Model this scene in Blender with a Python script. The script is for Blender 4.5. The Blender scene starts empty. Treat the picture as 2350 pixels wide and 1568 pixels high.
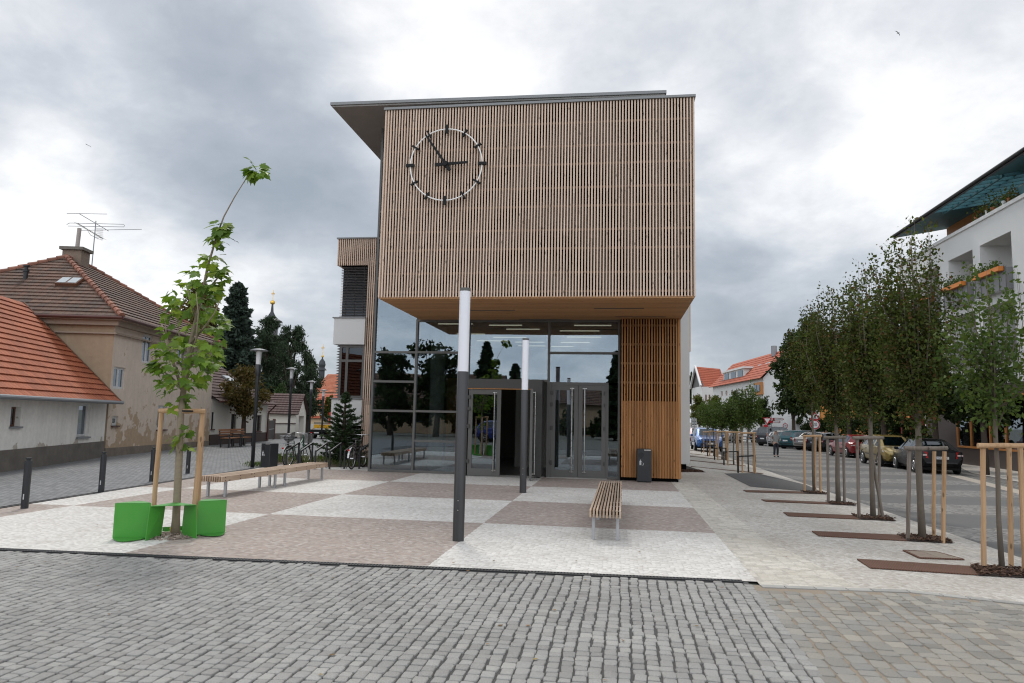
import bpy, bmesh, math, random
import numpy as np
from mathutils import Vector, Matrix
R_ = math.radians
rnd = random.Random(7)
nrs = np.random.RandomState(11)
S = bpy.context.scene
COL = S.collection
PI = math.pi

# ------------------------------------------------------------------ camera numbers (picture measured at 2350 px width)
CF, CYAW, CPIT, CROL, CH = 1650., .147, .1057, .021, 1.7
def _cam():
    r0 = np.array([math.cos(CYAW), math.sin(CYAW), 0]); h = np.array([-math.sin(CYAW), math.cos(CYAW), 0]); z = np.array([0, 0, 1.])
    F = h*math.cos(CPIT)+z*math.sin(CPIT); u0 = -h*math.sin(CPIT)+z*math.cos(CPIT)
    return math.cos(CROL)*r0+math.sin(CROL)*u0, math.cos(CROL)*u0-math.sin(CROL)*r0, F
CR, CU, CFW = _cam()
CO = np.array([0, 0, CH])
def ray(x, y): return CFW+(x-1175)/CF*CR-(y-784)/CF*CU
def zg(x):                                  # the ground: flat square, falling gently to the street on the right
    return -.3*min(max((x-3.0)/4., 0), 1)
def G(x, y, z=None):                        # where a line of sight meets the ground (or height z)
    d = ray(x, y)
    if z is not None: return CO+d*((z-CH)/d[2])
    zz = 0
    for i in range(30):
        p = CO+d*((zz-CH)/d[2]); zz = .5*zz+.5*zg(p[0])
    return p
def VY(x, y, Y): d = ray(x, y); return CO+d*(Y/d[1])
def VX(x, y, X): d = ray(x, y); return CO+d*(X/d[0])
def VP(x, y, p0, p1):                       # ... meets the vertical plane through p0 and p1
    d = ray(x, y); n = np.array([-(p1[1]-p0[1]), p1[0]-p0[0], 0.])
    return CO+d*(n@(np.array([p0[0], p0[1], 0.])-CO)/(n@d))
def pr(p):
    q = np.asarray(p, float)-CO; d = q@CFW
    return 1175+CF*(q@CR)/d, 784-CF*(q@CU)/d
def GX(px, Y, z=None):                      # ground point at depth Y seen in picture column px
    lo, hi = -60., 60.
    for i in range(50):
        m = (lo+hi)/2; p = (m, Y, zg(m) if z is None else z)
        if pr(p)[0] < px: lo = m
        else: hi = m
    return np.array([m, Y, zg(m) if z is None else z])

# ------------------------------------------------------------------ objects
def tag(o, label=None, cat=None, group=None, kind=None):
    if label: o['label'] = label
    if cat: o['category'] = cat
    if group: o['group'] = group
    if kind: o['kind'] = kind
    return o
def thing(name, loc, label, cat, group=None, rz=0.):
    o = bpy.data.objects.new(name, None); COL.objects.link(o)
    o.location = (float(loc[0]), float(loc[1]), float(loc[2])); o.rotation_euler = (0, 0, rz)
    o.empty_display_size = .2
    return tag(o, label, cat, group)
def kids(o): return [c for c in bpy.data.objects if c.parent == o]
def copy_tree(o, loc=None, rz=None, label=None, scale=None, parent=None):
    def rec(o, par):
        c = o.copy(); COL.objects.link(c); c.parent = par
        for k in kids(o): rec(k, c)
        return c
    c = rec(o, parent)
    if loc is not None: c.location = tuple(float(v) for v in loc)
    if rz is not None: c.rotation_euler = (0, 0, rz)
    if scale is not None: c.scale = scale if hasattr(scale, '__len__') else (scale,)*3
    if label: c['label'] = label
    return c

class MB:
    """collects faces, builds ONE mesh object"""
    def __init__(s): s.v = []; s.f = []; s.m = []; s.uv = None; s.cm = 0
    def add(s, vs, fs, mi=None):
        n = len(s.v); s.v += [tuple(float(c) for c in p) for p in vs]
        s.f += [tuple(i+n for i in f) for f in fs]; s.m += [s.cm if mi is None else mi]*len(fs); return s
    def quad(s, a, b, c, d): return s.add([a, b, c, d], [(0, 1, 2, 3)])
    def poly(s, pts): return s.add(pts, [tuple(range(len(pts)))])
    def box(s, c, d, rz=0., bev=0., rot=None):
        x, y, z = d[0]/2, d[1]/2, d[2]/2
        if bev > 0:
            b = min(bev, x*.9, y*.9, z*.9); vs = []
            for k, (sx, sy) in enumerate([(-1, -1), (1, -1), (1, 1), (-1, 1)]):
                for sz in (-1, 1):
                    vs += [(sx*(x-b), sy*(y-b), sz*z), (sx*x, sy*(y-b), sz*(z-b)), (sx*(x-b), sy*y, sz*(z-b))]
            # convex hull through bmesh
            bm = bmesh.new()
            for p in vs: bm.verts.new(p)
            r = bmesh.ops.convex_hull(bm, input=bm.verts)
            bm.verts.index_update(); vs = [tuple(p.co) for p in bm.verts]; fs = [tuple(q.index for q in f.verts) for f in bm.faces]
            bm.free()
        else:
            vs = [(-x, -y, -z), (x, -y, -z), (x, y, -z), (-x, y, -z), (-x, -y, z), (x, -y, z), (x, y, z), (-x, y, z)]
            fs = [(3, 2, 1, 0), (4, 5, 6, 7), (0, 1, 5, 4), (1, 2, 6, 5), (2, 3, 7, 6), (3, 0, 4, 7)]
        if rot is not None: M = rot
        else: M = Matrix.Rotation(rz, 3, 'Z')
        c = Vector([float(q) for q in c])
        return s.add([tuple(M@Vector(p)+c) for p in vs], fs)
    def bb(s, x0, x1, y0, y1, z0, z1, bev=0.): return s.box(((x0+x1)/2, (y0+y1)/2, (z0+z1)/2), (abs(x1-x0), abs(y1-y0), abs(z1-z0)), bev=bev)
    def bar(s, p, q, w, h, up=(0, 0, 1)):      # rectangular bar from p to q
        p, q = Vector([float(c) for c in p]), Vector([float(c) for c in q]); d = (q-p); L = d.length; d.normalize(); u = Vector(up)
        if abs(d.dot(u)) > .99: u = Vector((0, 1, 0))
        r = d.cross(u).normalized(); u = r.cross(d).normalized()
        M = Matrix((r, d, u)).transposed()
        return s.box((p+q)/2, (w, L, h), rot=M)
    def tube(s, pts, r, n=8, caps=True):
        pts = [Vector([float(c) for c in p]) for p in pts]
        if not hasattr(r, '__len__'): r = [r]*len(pts)
        rings = []; prev = None
        for i, p in enumerate(pts):
            a = pts[max(i-1, 0)]; b = pts[min(i+1, len(pts)-1)]; d = (b-a)
            d = d.normalized() if d.length > 1e-9 else Vector((0, 0, 1))
            if prev is None:
                u = Vector((1, 0, 0)) if abs(d.x) < .8 else Vector((0, 1, 0)); u = (u-d*u.dot(d)).normalized()
            else:
                u = prev-d*prev.dot(d); u = u.normalized() if u.length > 1e-6 else prev
            prev = u; w = d.cross(u)
            rings.append([tuple(p+(u*math.cos(2*PI*k/n)+w*math.sin(2*PI*k/n))*r[i]) for k in range(n)])
        vs = [q for g in rings for q in g]; fs = []
        for i in range(len(pts)-1):
            for k in range(n): fs.append((i*n+k, i*n+(k+1) % n, (i+1)*n+(k+1) % n, (i+1)*n+k))
        if caps: fs += [tuple(range(n))[::-1], tuple((len(pts)-1)*n+k for k in range(n))]
        return s.add(vs, fs)
    def torus(s, c, R0, r, axis='Y', n=28, m=7, M=None):
        vs = []; fs = []
        for i in range(n):
            a = 2*PI*i/n
            for j in range(m):
                b = 2*PI*j/m; q = (R0+r*math.cos(b)); p = (q*math.cos(a), r*math.sin(b), q*math.sin(a))
                if axis == 'Z': p = (p[0], p[2], p[1])
                if axis == 'X': p = (p[1], p[0], p[2])
                p = Vector(p)
                if M is not None: p = M@p
                vs.append((p[0]+c[0], p[1]+c[1], p[2]+c[2]))
        for i in range(n):
            for j in range(m): fs.append((i*m+j, ((i+1) % n)*m+j, ((i+1) % n)*m+(j+1) % m, i*m+(j+1) % m))
        return s.add(vs, fs)
    def lathe(s, prof, c=(0, 0, 0), n=16):
        vs = []; fs = []; k = len(prof)
        for i in range(n):
            a = 2*PI*i/n
            for (r, z) in prof: vs.append((c[0]+r*math.cos(a), c[1]+r*math.sin(a), c[2]+z))
        for i in range(n):
            for j in range(k-1): fs.append((i*k+j, ((i+1) % n)*k+j, ((i+1) % n)*k+j+1, i*k+j+1))
        return s.add(vs, fs)
    def prism(s, poly, d):                     # closed polygon (3-D points) swept by vector d
        n = len(poly); a = [Vector([float(c) for c in p]) for p in poly]; d = Vector([float(c) for c in d])
        vs = [tuple(p) for p in a]+[tuple(p+d) for p in a]
        return s.add(vs, [tuple(range(n))[::-1], tuple(range(n, 2*n))]+[(i, (i+1) % n, n+(i+1) % n, n+i) for i in range(n)])
    def build(s, name, mat, parent=None, world=False, smooth=False, loc=None):
        me = bpy.data.meshes.new(name); v = s.v
        if world and parent is not None:
            if parent.parent is not None: q = parent.parent.location+parent.location
            else: q = parent.location
            v = [(p[0]-q[0], p[1]-q[1], p[2]-q[2]) for p in v]
        me.from_pydata(v, [], s.f)
        mats = mat if isinstance(mat, (list, tuple)) else [mat]
        for m in mats: me.materials.append(m)
        if len(mats) > 1: me.polygons.foreach_set('material_index', s.m)
        if s.uv: 
            l = me.uv_layers.new(name='UVMap'); l.data.foreach_set('uv', [c for u in s.uv for c in u])
        if smooth: me.polygons.foreach_set('use_smooth', [True]*len(me.polygons))
        me.update()
        if not s.uv:
            bm = bmesh.new(); bm.from_mesh(me)
            if len(bm.faces) < 60000: bmesh.ops.recalc_face_normals(bm, faces=bm.faces)
            bm.to_mesh(me); bm.free()
        o = bpy.data.objects.new(name, me); COL.objects.link(o); o.parent = parent
        if loc is not None: o.location = tuple(float(c) for c in loc)
        return o
def npmesh(name, V, F, mat, parent=None, loc=None, k=4, smooth=False):   # fast: V (n,3), F (m,k)
    me = bpy.data.meshes.new(name); V = np.asarray(V, np.float32); F = np.asarray(F, np.int32)
    me.vertices.add(len(V)); me.vertices.foreach_set('co', V.ravel())
    me.loops.add(F.size); me.loops.foreach_set('vertex_index', F.ravel())
    me.polygons.add(len(F)); me.polygons.foreach_set('loop_start', np.arange(0, F.size, F.shape[1], dtype=np.int32))
    me.update(calc_edges=True); me.materials.append(mat)
    if smooth: me.polygons.foreach_set('use_smooth', np.ones(len(F), bool))
    o = bpy.data.objects.new(name, me); COL.objects.link(o); o.parent = parent
    if loc is not None: o.location = tuple(float(c) for c in loc)
    return o

# ------------------------------------------------------------------ materials
class NT:
    def __init__(s, name):
        s.m = bpy.data.materials.new(name); s.m.use_nodes = True; s.t = s.m.node_tree; s.t.nodes.clear()
        s.out = s.n('ShaderNodeOutputMaterial')
    def n(s, typ, **kw):
        o = s.t.nodes.new(typ)
        for k, v in kw.items(): setattr(o, k, v)
        return o
    def l(s, a, b): s.t.links.new(a, b)
    def val(s, sock, x):
        if hasattr(x, 'is_linked'): s.l(x, sock)
        else: sock.default_value = x
    def math(s, op, a, b=0., c=None, clamp=False):
        o = s.n('ShaderNodeMath', operation=op); o.use_clamp = clamp; s.val(o.inputs[0], a); s.val(o.inputs[1], b)
        if c is not None: s.val(o.inputs[2], c)
        return o.outputs[0]
    def mix(s, f, a, b, blend='MIX'):
        o = s.n('ShaderNodeMix', data_type='RGBA', blend_type=blend); o.clamp_factor = True
        s.val(o.inputs[0], f)
        for i, x in ((6, a), (7, b)):
            if isinstance(x, tuple): o.inputs[i].default_value = (*x[:3], 1)
            else: s.l(x, o.inputs[i])
        return o.outputs[2]
    def coords(s, kind='Object', scale=(1, 1, 1), rot=(0, 0, 0)):
        if kind == 'Position': src = s.n('ShaderNodeNewGeometry').outputs['Position']
        else: src = s.n('ShaderNodeTexCoord').outputs[kind]
        mp = s.n('ShaderNodeMapping'); mp.inputs['Scale'].default_value = scale; mp.inputs['Rotation'].default_value = rot
        s.l(src, mp.inputs[0]); return mp.outputs[0]
    def noise(s, vec, scale=5., detail=4., rough=.55, dist=0.):
        o = s.n('ShaderNodeTexNoise'); o.inputs['Scale'].default_value = scale; o.inputs['Detail'].default_value = detail
        o.inputs['Roughness'].default_value = rough; o.inputs['Distortion'].default_value = dist
        if vec is not None: s.l(vec, o.inputs['Vector'])
        return o.outputs[0]
    def ramp(s, f, stops, interp='LINEAR'):
        o = s.n('ShaderNodeValToRGB'); o.color_ramp.interpolation = interp; e = o.color_ramp.elements
        while len(e) > 1: e.remove(e[0])
        for i, (p, c) in enumerate(stops):
            k = e[0] if i == 0 else e.new(p)
            k.position = p; k.color = (*c, 1) if isinstance(c, tuple) else (c, c, c, 1)
        s.l(f, o.inputs[0]); return o.outputs[0]
    def bump(s, h, strength=.3, dist=.01):
        o = s.n('ShaderNodeBump'); o.inputs['Strength'].default_value = strength; o.inputs['Distance'].default_value = dist
        s.l(h, o.inputs['Height']); return o.outputs[0]
    def bsdf(s, col, rough=.6, metal=0., spec=.5, normal=None, **kw):
        o = s.n('ShaderNodeBsdfPrincipled')
        if isinstance(col, tuple): o.inputs['Base Color'].default_value = (*col[:3], 1)
        else: s.l(col, o.inputs['Base Color'])
        s.val(o.inputs['Roughness'], rough); o.inputs['Metallic'].default_value = metal; o.inputs['Specular IOR Level'].default_value = spec
        if normal is not None: s.l(normal, o.inputs['Normal'])
        for k, v in kw.items(): o.inputs[k.replace('_', ' ')].default_value = v
        return o.outputs[0]
    def done(s, sh): s.l(sh, s.out.inputs[0]); return s.m
def sh(c, k): return tuple(min(1, x*k) for x in c)
def pm(name, col, rough=.6, metal=0., var=.12, scale=6., bump=0., bscale=60., island=0., stretch=(1, 1, 1), spec=.5, dirt=0., coat=0.):
    t = NT(name); v = t.coords('Object', stretch)
    nz = t.noise(v, scale, 5.)
    c = t.mix(nz, sh(col, 1-var), sh(col, 1+var))
    if island:
        g = t.n('ShaderNodeNewGeometry').outputs['Random Per Island']
        c = t.mix(1., c, t.ramp(g, [(0, 1-island), (1, 1+island)]), 'MULTIPLY')
    if dirt:
        d = t.noise(v, scale*.35, 6., .65)
        c = t.mix(t.math('MULTIPLY', t.ramp(d, [(.45, 0.), (.7, 1.)]), dirt), c, sh(col, .45))
    nm = t.bump(t.noise(v, bscale, 3.), bump, .01) if bump else None
    r = t.math('ADD', t.math('MULTIPLY', nz, .15), rough-.07)
    return t.done(t.bsdf(c, r, metal, spec, nm, **({'Coat_Weight': coat, 'Coat_Roughness': .05} if coat else {})))
def wood(name, c0, c1, axis=2, island=.18, rough=.65, knots=True, sc=1.):
    """timber: grain stretched along one local axis, knots, each board its own tone"""
    t = NT(name); st = [14.*sc]*3; st[axis] = .7*sc
    g = t.n('ShaderNodeNewGeometry'); ri = g.outputs['Random Per Island']
    tc = t.n('ShaderNodeTexCoord').outputs['Object']
    off = t.n('ShaderNodeVectorMath', operation='MULTIPLY_ADD'); cx = t.n('ShaderNodeCombineXYZ')
    for i in range(3): t.l(ri, cx.inputs[i])
    t.l(cx.outputs[0], off.inputs[0]); off.inputs[1].default_value = (37., 53., 71.); t.l(tc, off.inputs[2])
    mp = t.n('ShaderNodeMapping'); mp.inputs['Scale'].default_value = st; t.l(off.outputs[0], mp.inputs[0])
    n = t.noise(mp.outputs[0], 1.6, 6., .6, .6)
    c = t.mix(t.ramp(n, [(.3, 0.), (.7, 1.)]), c0, c1)
    c = t.mix(1., c, t.ramp(ri, [(0, 1-island), (.5, 1.), (1, 1+island*.6)]), 'MULTIPLY')
    if knots:
        st2 = [9.*sc]*3; st2[axis] = 3.4*sc
        mp2 = t.n('ShaderNodeMapping'); mp2.inputs['Scale'].default_value = st2; t.l(off.outputs[0], mp2.inputs[0])
        vo = t.n('ShaderNodeTexVoronoi', feature='F1'); vo.inputs['Scale'].default_value = 1.; t.l(mp2.outputs[0], vo.inputs['Vector'])
        k = t.ramp(vo.outputs['Distance'], [(.09, 1.), (.17, 0.)])
        c = t.mix(t.math('MULTIPLY', k, .75), c, sh(c0, .32))
    return t.done(t.bsdf(c, rough, 0, .3, t.bump(n, .15, .004)))
def leafmat(name, cols, trans=.35, rough=.62):
    t = NT(name); g = t.n('ShaderNodeNewGeometry').outputs['Random Per Island']
    st = [(i/max(1, len(cols)-1), c) for i, c in enumerate(cols)]
    c = t.ramp(g, st)
    v = t.coords('Object'); n = t.noise(v, 1.1, 3.)
    c = t.mix(1., c, t.ramp(n, [(.3, .7), (.7, 1.25)]), 'MULTIPLY')
    d = t.bsdf(c, rough, 0, .16); tr = t.n('ShaderNodeBsdfTranslucent')
    t.l(t.mix(1., c, (1.1, 1.25, .55), 'MULTIPLY'), tr.inputs[0])
    m = t.n('ShaderNodeMixShader'); m.inputs[0].default_value = trans; t.l(d, m.inputs[1]); t.l(tr.outputs[0], m.inputs[2])
    return t.done(m.outputs[0])
EXPO = 0.32
# ------------------------------------------------------------------ render, camera, light, sky
S.render.engine = 'CYCLES'
S.cycles.use_denoising = True; S.cycles.filter_width = 1.15
S.cycles.max_bounces = 8; S.cycles.transparent_max_bounces = 16; S.cycles.glossy_bounces = 4
S.cycles.caustics_reflective = False; S.cycles.caustics_refractive = False
S.view_settings.view_transform = "Standard"; S.view_settings.look = "None"; S.view_settings.gamma = 1; S.view_settings.use_curve_mapping = False; S.view_settings.exposure = EXPO
cd = bpy.data.cameras.new('camera'); cam = bpy.data.objects.new('camera', cd); COL.objects.link(cam)
cd.sensor_width = 36; cd.lens = CF/2350*36; cd.clip_end = 4000; cd.clip_start = .1
Mc = Matrix(((CR[0], CU[0], -CFW[0], 0), (CR[1], CU[1], -CFW[1], 0), (CR[2], CU[2], -CFW[2], CH), (0, 0, 0, 1)))
cam.matrix_world = Mc; S.camera = cam
SUN_EL, SUN_AZ = R_(52), R_(-22)                     # azimuth measured from +Y towards +X
sd = bpy.data.lights.new('sun', 'SUN'); so = bpy.data.objects.new('sun', sd); COL.objects.link(so)
sd.energy = 1.35; sd.angle = R_(12); sd.color = (1, .965, .91)
sv = Vector((math.sin(SUN_AZ)*math.cos(SUN_EL), math.cos(SUN_AZ)*math.cos(SUN_EL), math.sin(SUN_EL)))
so.rotation_euler = sv.to_track_quat('Z', 'Y').to_euler(); so.location = (0, 0, 30)

W = bpy.data.worlds.new('World'); S.world = W; W.use_nodes = True
def world():
    t = NT.__new__(NT); t.t = W.node_tree; t.t.nodes.clear(); t.out = t.n('ShaderNodeOutputWorld')
    sky = t.n('ShaderNodeTexSky', sky_type='NISHITA'); sky.sun_disc = False; sky.sun_elevation = SUN_EL; sky.sun_rotation = SUN_AZ
    bg1 = t.n('ShaderNodeBackground'); bg1.inputs[1].default_value = .1; t.l(sky.outputs[0], bg1.inputs[0])
    gen = t.n('ShaderNodeTexCoord').outputs['Generated']
    nrm = t.n('ShaderNodeVectorMath', operation='NORMALIZE'); t.l(gen, nrm.inputs[0]); d0 = nrm.outputs[0]
    # stretch the cloud field towards the horizon, as a cloud deck seen in perspective
    sep = t.n('ShaderNodeSeparateXYZ'); t.l(d0, sep.inputs[0])
    dz = t.math('ADD', t.math('ABSOLUTE', sep.outputs[2]), .42)
    cb = t.n('ShaderNodeCombineXYZ'); t.l(t.math('DIVIDE', sep.outputs[0], dz), cb.inputs[0]); t.l(t.math('DIVIDE', sep.outputs[1], dz), cb.inputs[1]); t.l(sep.outputs[2], cb.inputs[2])
    wn = t.n('ShaderNodeTexNoise'); wn.inputs['Scale'].default_value = 2.2; wn.inputs['Detail'].default_value = 5; t.l(cb.outputs[0], wn.inputs['Vector'])
    off = t.n('ShaderNodeVectorMath', operation='SUBTRACT'); t.l(wn.outputs['Color'], off.inputs[0]); off.inputs[1].default_value = (.5, .5, .5)
    ma = t.n('ShaderNodeVectorMath', operation='MULTIPLY_ADD'); t.l(off.outputs[0], ma.inputs[0]); ma.inputs[1].default_value = (.22, .22, .16); t.l(d0, ma.inputs[2])
    dn = t.n('ShaderNodeVectorMath', operation='NORMALIZE'); t.l(ma.outputs[0], dn.inputs[0])
    n1 = t.noise(cb.outputs[0], 2.6, 9., .58, .25); n2 = t.noise(cb.outputs[0], 7.5, 8., .6, .3)
    f = t.math('ADD', t.math('MULTIPLY', t.math('SUBTRACT', n1, .5), 1.15), t.math('MULTIPLY', t.math('SUBTRACT', n2, .5), .50))
    f = t.math('ADD', f, .60)
    for (px, py, sg, am) in [(620, 430, 6.5, -.46), (820, 520, 4.5, -.26), (330, 330, 5, -.22), (650, 210, 6, -.10), (560, 560, 3, -.15),
                             (1040, 150, 5, .27), (1250, 170, 5, .14), (870, 60, 6, .16), (60, 480, 4, .36), (230, 540, 4, .24), (420, 610, 4.5, .36), (640, 690, 3.5, .25), (700, 640, 4, .2),
                             (1700, 740, 4, -.36), (1640, 670, 4, -.25), (1850, 640, 3.5, .06), (1790, 470, 6, -.10), (1700, 580, 3, .25), (1640, 430, 4, .16), (1950, 360, 4, .16), (1860, 580, 3, .18),
                             (2140, 130, 7, .22), (2290, 180, 6, .12), (1560, 120, 5, .05), (100, 90, 7, .12), (40, 250, 5, -.05), (720, 780, 3, -.30), (1990, 720, 3, -.2), (2050, 450, 3.5, .12)]:
        r = ray(px, py); r = r/np.linalg.norm(r)
        dp = t.n('ShaderNodeVectorMath', operation='DOT_PRODUCT'); t.l(dn.outputs[0], dp.inputs[0]); dp.inputs[1].default_value = tuple(r)
        k = 1/R_(sg)**2
        e = t.math('EXPONENT', t.math('MULTIPLY', t.math('SUBTRACT', dp.outputs['Value'], 1.), k))
        f = t.math('MULTIPLY_ADD', e, am, f)
    c = t.ramp(f, [(0., (.285, .325, .375)), (.3, (.365, .403, .452)), (.55, (.495, .527, .572)), (.78, (.68, .695, .72)), (1., (.88, .88, .88))])
    # extra brightness added to the sky behind and overhead, to light the front walls
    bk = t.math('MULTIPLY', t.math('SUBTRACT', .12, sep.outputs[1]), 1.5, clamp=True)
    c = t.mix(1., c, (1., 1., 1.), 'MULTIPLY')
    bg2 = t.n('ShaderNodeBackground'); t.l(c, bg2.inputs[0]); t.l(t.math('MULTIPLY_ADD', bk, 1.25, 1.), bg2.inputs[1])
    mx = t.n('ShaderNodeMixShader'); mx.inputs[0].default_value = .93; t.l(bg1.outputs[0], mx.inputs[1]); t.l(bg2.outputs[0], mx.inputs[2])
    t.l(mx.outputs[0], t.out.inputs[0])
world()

# ------------------------------------------------------------------ paving materials
def mosaic(t, pos, size, sx=1.):
    """small cut stones: irregular cells; returns (per-stone random, joint mask)"""
    mp = t.n('ShaderNodeMapping'); mp.inputs['Scale'].default_value = (sx/size, 1/size, 1); t.l(pos, mp.inputs[0])
    v = t.n('ShaderNodeTexVoronoi', voronoi_dimensions='2D', feature='F1', distance='CHEBYCHEV'); v.inputs['Scale'].default_value = 1.; v.inputs['Randomness'].default_value = .62; t.l(mp.outputs[0], v.inputs['Vector'])
    s = t.n('ShaderNodeSeparateColor'); t.l(v.outputs['Color'], s.inputs[0])
    return s.outputs[0], s.outputs[1], t.ramp(v.outputs['Distance'], [(.40, 0.), (.56, 1.)])
def plaza_mat():
    t = NT('plaza_mosaic'); pos = t.coords('Position')
    X0, CWD, Y0, DY = -2.13, 3.68, 11.66, 3.27
    sp = t.n('ShaderNodeSeparateXYZ'); t.l(pos, sp.inputs[0])
    wob = t.math('MULTIPLY', t.math('SUBTRACT', t.noise(pos, 9., 2.), .5), .05)
    a = t.math('FLOOR', t.math('DIVIDE', t.math('ADD', t.math('SUBTRACT', sp.outputs[0], X0), wob), CWD))
    b = t.math('FLOOR', t.math('DIVIDE', t.math('ADD', t.math('SUBTRACT', t.math('MAXIMUM', sp.outputs[1], 8.6), Y0), wob), DY))
    chk = t.math('ABSOLUTE', t.math('MODULO', t.math('ADD', t.math('ADD', a, b), 1.), 2.))
    r1, r2, j = mosaic(t, pos, .052)
    wv = t.ramp(r1, [(0, (.525, .50, .46)), (.35, (.60, .575, .535)), (.8, (.65, .63, .595)), (1, (.69, .665, .62))])
    pk = t.ramp(r1, [(0, (.275, .228, .20)), (.3, (.335, .275, .24)), (.6, (.375, .305, .265)), (.85, (.37, .325, .292)), (1, (.47, .405, .36))])
    c = t.mix(chk, wv, pk)
    big = t.noise(pos, .55, 5., .6); c = t.mix(1., c, t.ramp(big, [(.25, .87), (.75, 1.08)]), 'MULTIPLY')
    # trodden dirt and gravel crumbs
    d = t.noise(pos, 1.7, 7., .7); c = t.mix(t.math('MULTIPLY', t.ramp(d, [(.50, 0.), (.74, 1.)]), .38), c, (.33, .285, .24))
    sp2 = t.noise(pos, 60., 2.); c = t.mix(t.math('MULTIPLY', t.ramp(sp2, [(.70, 0.), (.76, 1.)]), .55), c, (.16, .13, .11))
    c = t.mix(t.math('MULTIPLY', j, .45), c, sh((.42, .39, .36), .8))
    h = t.math('SUBTRACT', t.math('MULTIPLY', r2, .4), j)
    return t.done(t.bsdf(c, .85, 0, .25, t.bump(h, .35, .006)))
def side_mat(name, cols, size, dirt=(.30, .26, .21), joint=(.33, .30, .27), dk=.55):
    t = NT(name); pos = t.coords('Position'); r1, r2, j = mosaic(t, pos, size)
    n = len(cols); c = t.ramp(r1, [(i/(n-1), q) for i, q in enumerate(cols)])
    big = t.noise(pos, .5, 6., .62); c = t.mix(t.math('MULTIPLY', t.ramp(big, [(.42, 0.), (.68, 1.)]), dk), c, dirt)
    sp2 = t.noise(pos, 38., 3., .7); c = t.mix(t.math('MULTIPLY', t.ramp(sp2, [(.58, 0.), (.66, 1.)]), .6), c, sh(dirt, .4))
    c = t.mix(t.math('MULTIPLY', j, .5), c, joint)
    return t.done(t.bsdf(c, .88, 0, .2, t.bump(t.math('SUBTRACT', t.math('MULTIPLY', r2, .4), j), .4, .008)))
def cobble_sheet_mat(name, cols, size, joint, rot=0.):
    t = NT(name); pos = t.coords('Position', rot=(0, 0, rot))
    b = t.n('ShaderNodeTexBrick'); b.inputs['Scale'].default_value = 1.; b.inputs['Brick Width'].default_value = size*1.15; b.inputs['Row Height'].default_value = size
    b.inputs['Mortar Size'].default_value = size*.09; b.inputs['Mortar Smooth'].default_value = .6; b.inputs['Color1'].default_value = (0, 0, 0, 1); b.inputs['Color2'].default_value = (1, 1, 1, 1); b.inputs['Mortar'].default_value = (.5, .5, .5, 1)
    wn = t.n('ShaderNodeTexNoise'); wn.inputs['Scale'].default_value = 5.; wn.inputs['Detail'].default_value = 2; t.l(pos, wn.inputs['Vector'])
    ma = t.n('ShaderNodeVectorMath', operation='MULTIPLY_ADD'); t.l(wn.outputs['Color'], ma.inputs[0]); ma.inputs[1].default_value = (.07, .07, 0); t.l(pos, ma.inputs[2]); t.l(ma.outputs[0], b.inputs['Vector'])
    sc_ = t.n('ShaderNodeSeparateColor'); t.l(b.outputs['Color'], sc_.inputs[0])
    n = len(cols); c = t.ramp(sc_.outputs[0], [(i/(n-1), q) for i, q in enumerate(cols)])
    big = t.noise(pos, .35, 5., .6); c = t.mix(1., c, t.ramp(big, [(.25, .84), (.75, 1.12)]), 'MULTIPLY')
    c = t.mix(t.math('MULTIPLY', b.outputs['Fac'], .85), c, joint)
    fine = t.noise(pos, 90., 2.)
    h = t.math('SUBTRACT', t.math('MULTIPLY', fine, .15), b.outputs['Fac'])
    return t.done(t.bsdf(c, .8, 0, .3, t.bump(h, .6, .012)))
def street_mat():
    t = NT('street_stripes'); pos = t.coords('Position'); sp = t.n('ShaderNodeSeparateXYZ'); t.l(pos, sp.inputs[0])
    wob = t.math('MULTIPLY', t.math('SUBTRACT', t.noise(pos, 4., 3.), .5), .25)
    ph = t.math('FRACT', t.math('DIVIDE', t.math('ADD', t.math('ADD', sp.outputs[1], t.math('MULTIPLY', sp.outputs[0], -.10)), wob), 4.4))
    m = t.ramp(ph, [(.46, 0.), (.48, 1.)])
    r1, r2, j = mosaic(t, pos, .11)
    cob = t.ramp(r1, [(0, (.155, .15, .145)), (.5, (.20, .195, .185)), (1, (.27, .26, .245))]); cob = t.mix(t.math('MULTIPLY', j, .8), cob, (.09, .085, .08))
    fine = t.noise(pos, 70., 4., .7); asp = t.mix(fine, (.09, .09, .09), (.155, .152, .148))
    c = t.mix(m, cob, asp)
    big = t.noise(pos, .4, 5., .6); c = t.mix(t.math('MULTIPLY', t.ramp(big, [(.45, 0.), (.75, 1.)]), .4), c, (.24, .215, .185))
    h = t.math('MULTIPLY', t.math('SUBTRACT', t.math('MULTIPLY', fine, .2), j), t.math('SUBTRACT', 1.05, m))
    return t.done(t.bsdf(c, .85, 0, .25, t.bump(h, .4, .008)))
M = {}
M['plaza'] = plaza_mat()
M['side'] = side_mat('sidewalk_mosaic', [(.40, .365, .32), (.475, .445, .40), (.53, .50, .455), (.58, .555, .515)], .055)
M['band'] = side_mat('cream_band_stone', [(.47, .44, .38), (.55, .52, .455), (.61, .575, .51), (.53, .49, .42)], .12, dk=.4)
M['road'] = cobble_sheet_mat('road_cobbles', [(.17, .172, .175), (.22, .222, .225), (.265, .265, .262)], .12, (.075, .075, .075))
M['park'] = cobble_sheet_mat('parking_cobbles', [(.13, .125, .12), (.17, .165, .155), (.22, .21, .19)], .13, (.07, .065, .06))
M['street'] = street_mat()
M['asphalt'] = pm('dark_asphalt', (.085, .083, .080), .9, var=.25, scale=40., bump=.4, bscale=120.)
M['kerb'] = pm('kerb_granite', (.31, .30, .28), .85, var=.18, scale=9., bump=.3, island=.15)
M['kerbpale'] = pm('pale_border_stone', (.36, .32, .27), .85, var=.15, scale=7., bump=.3)
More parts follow.
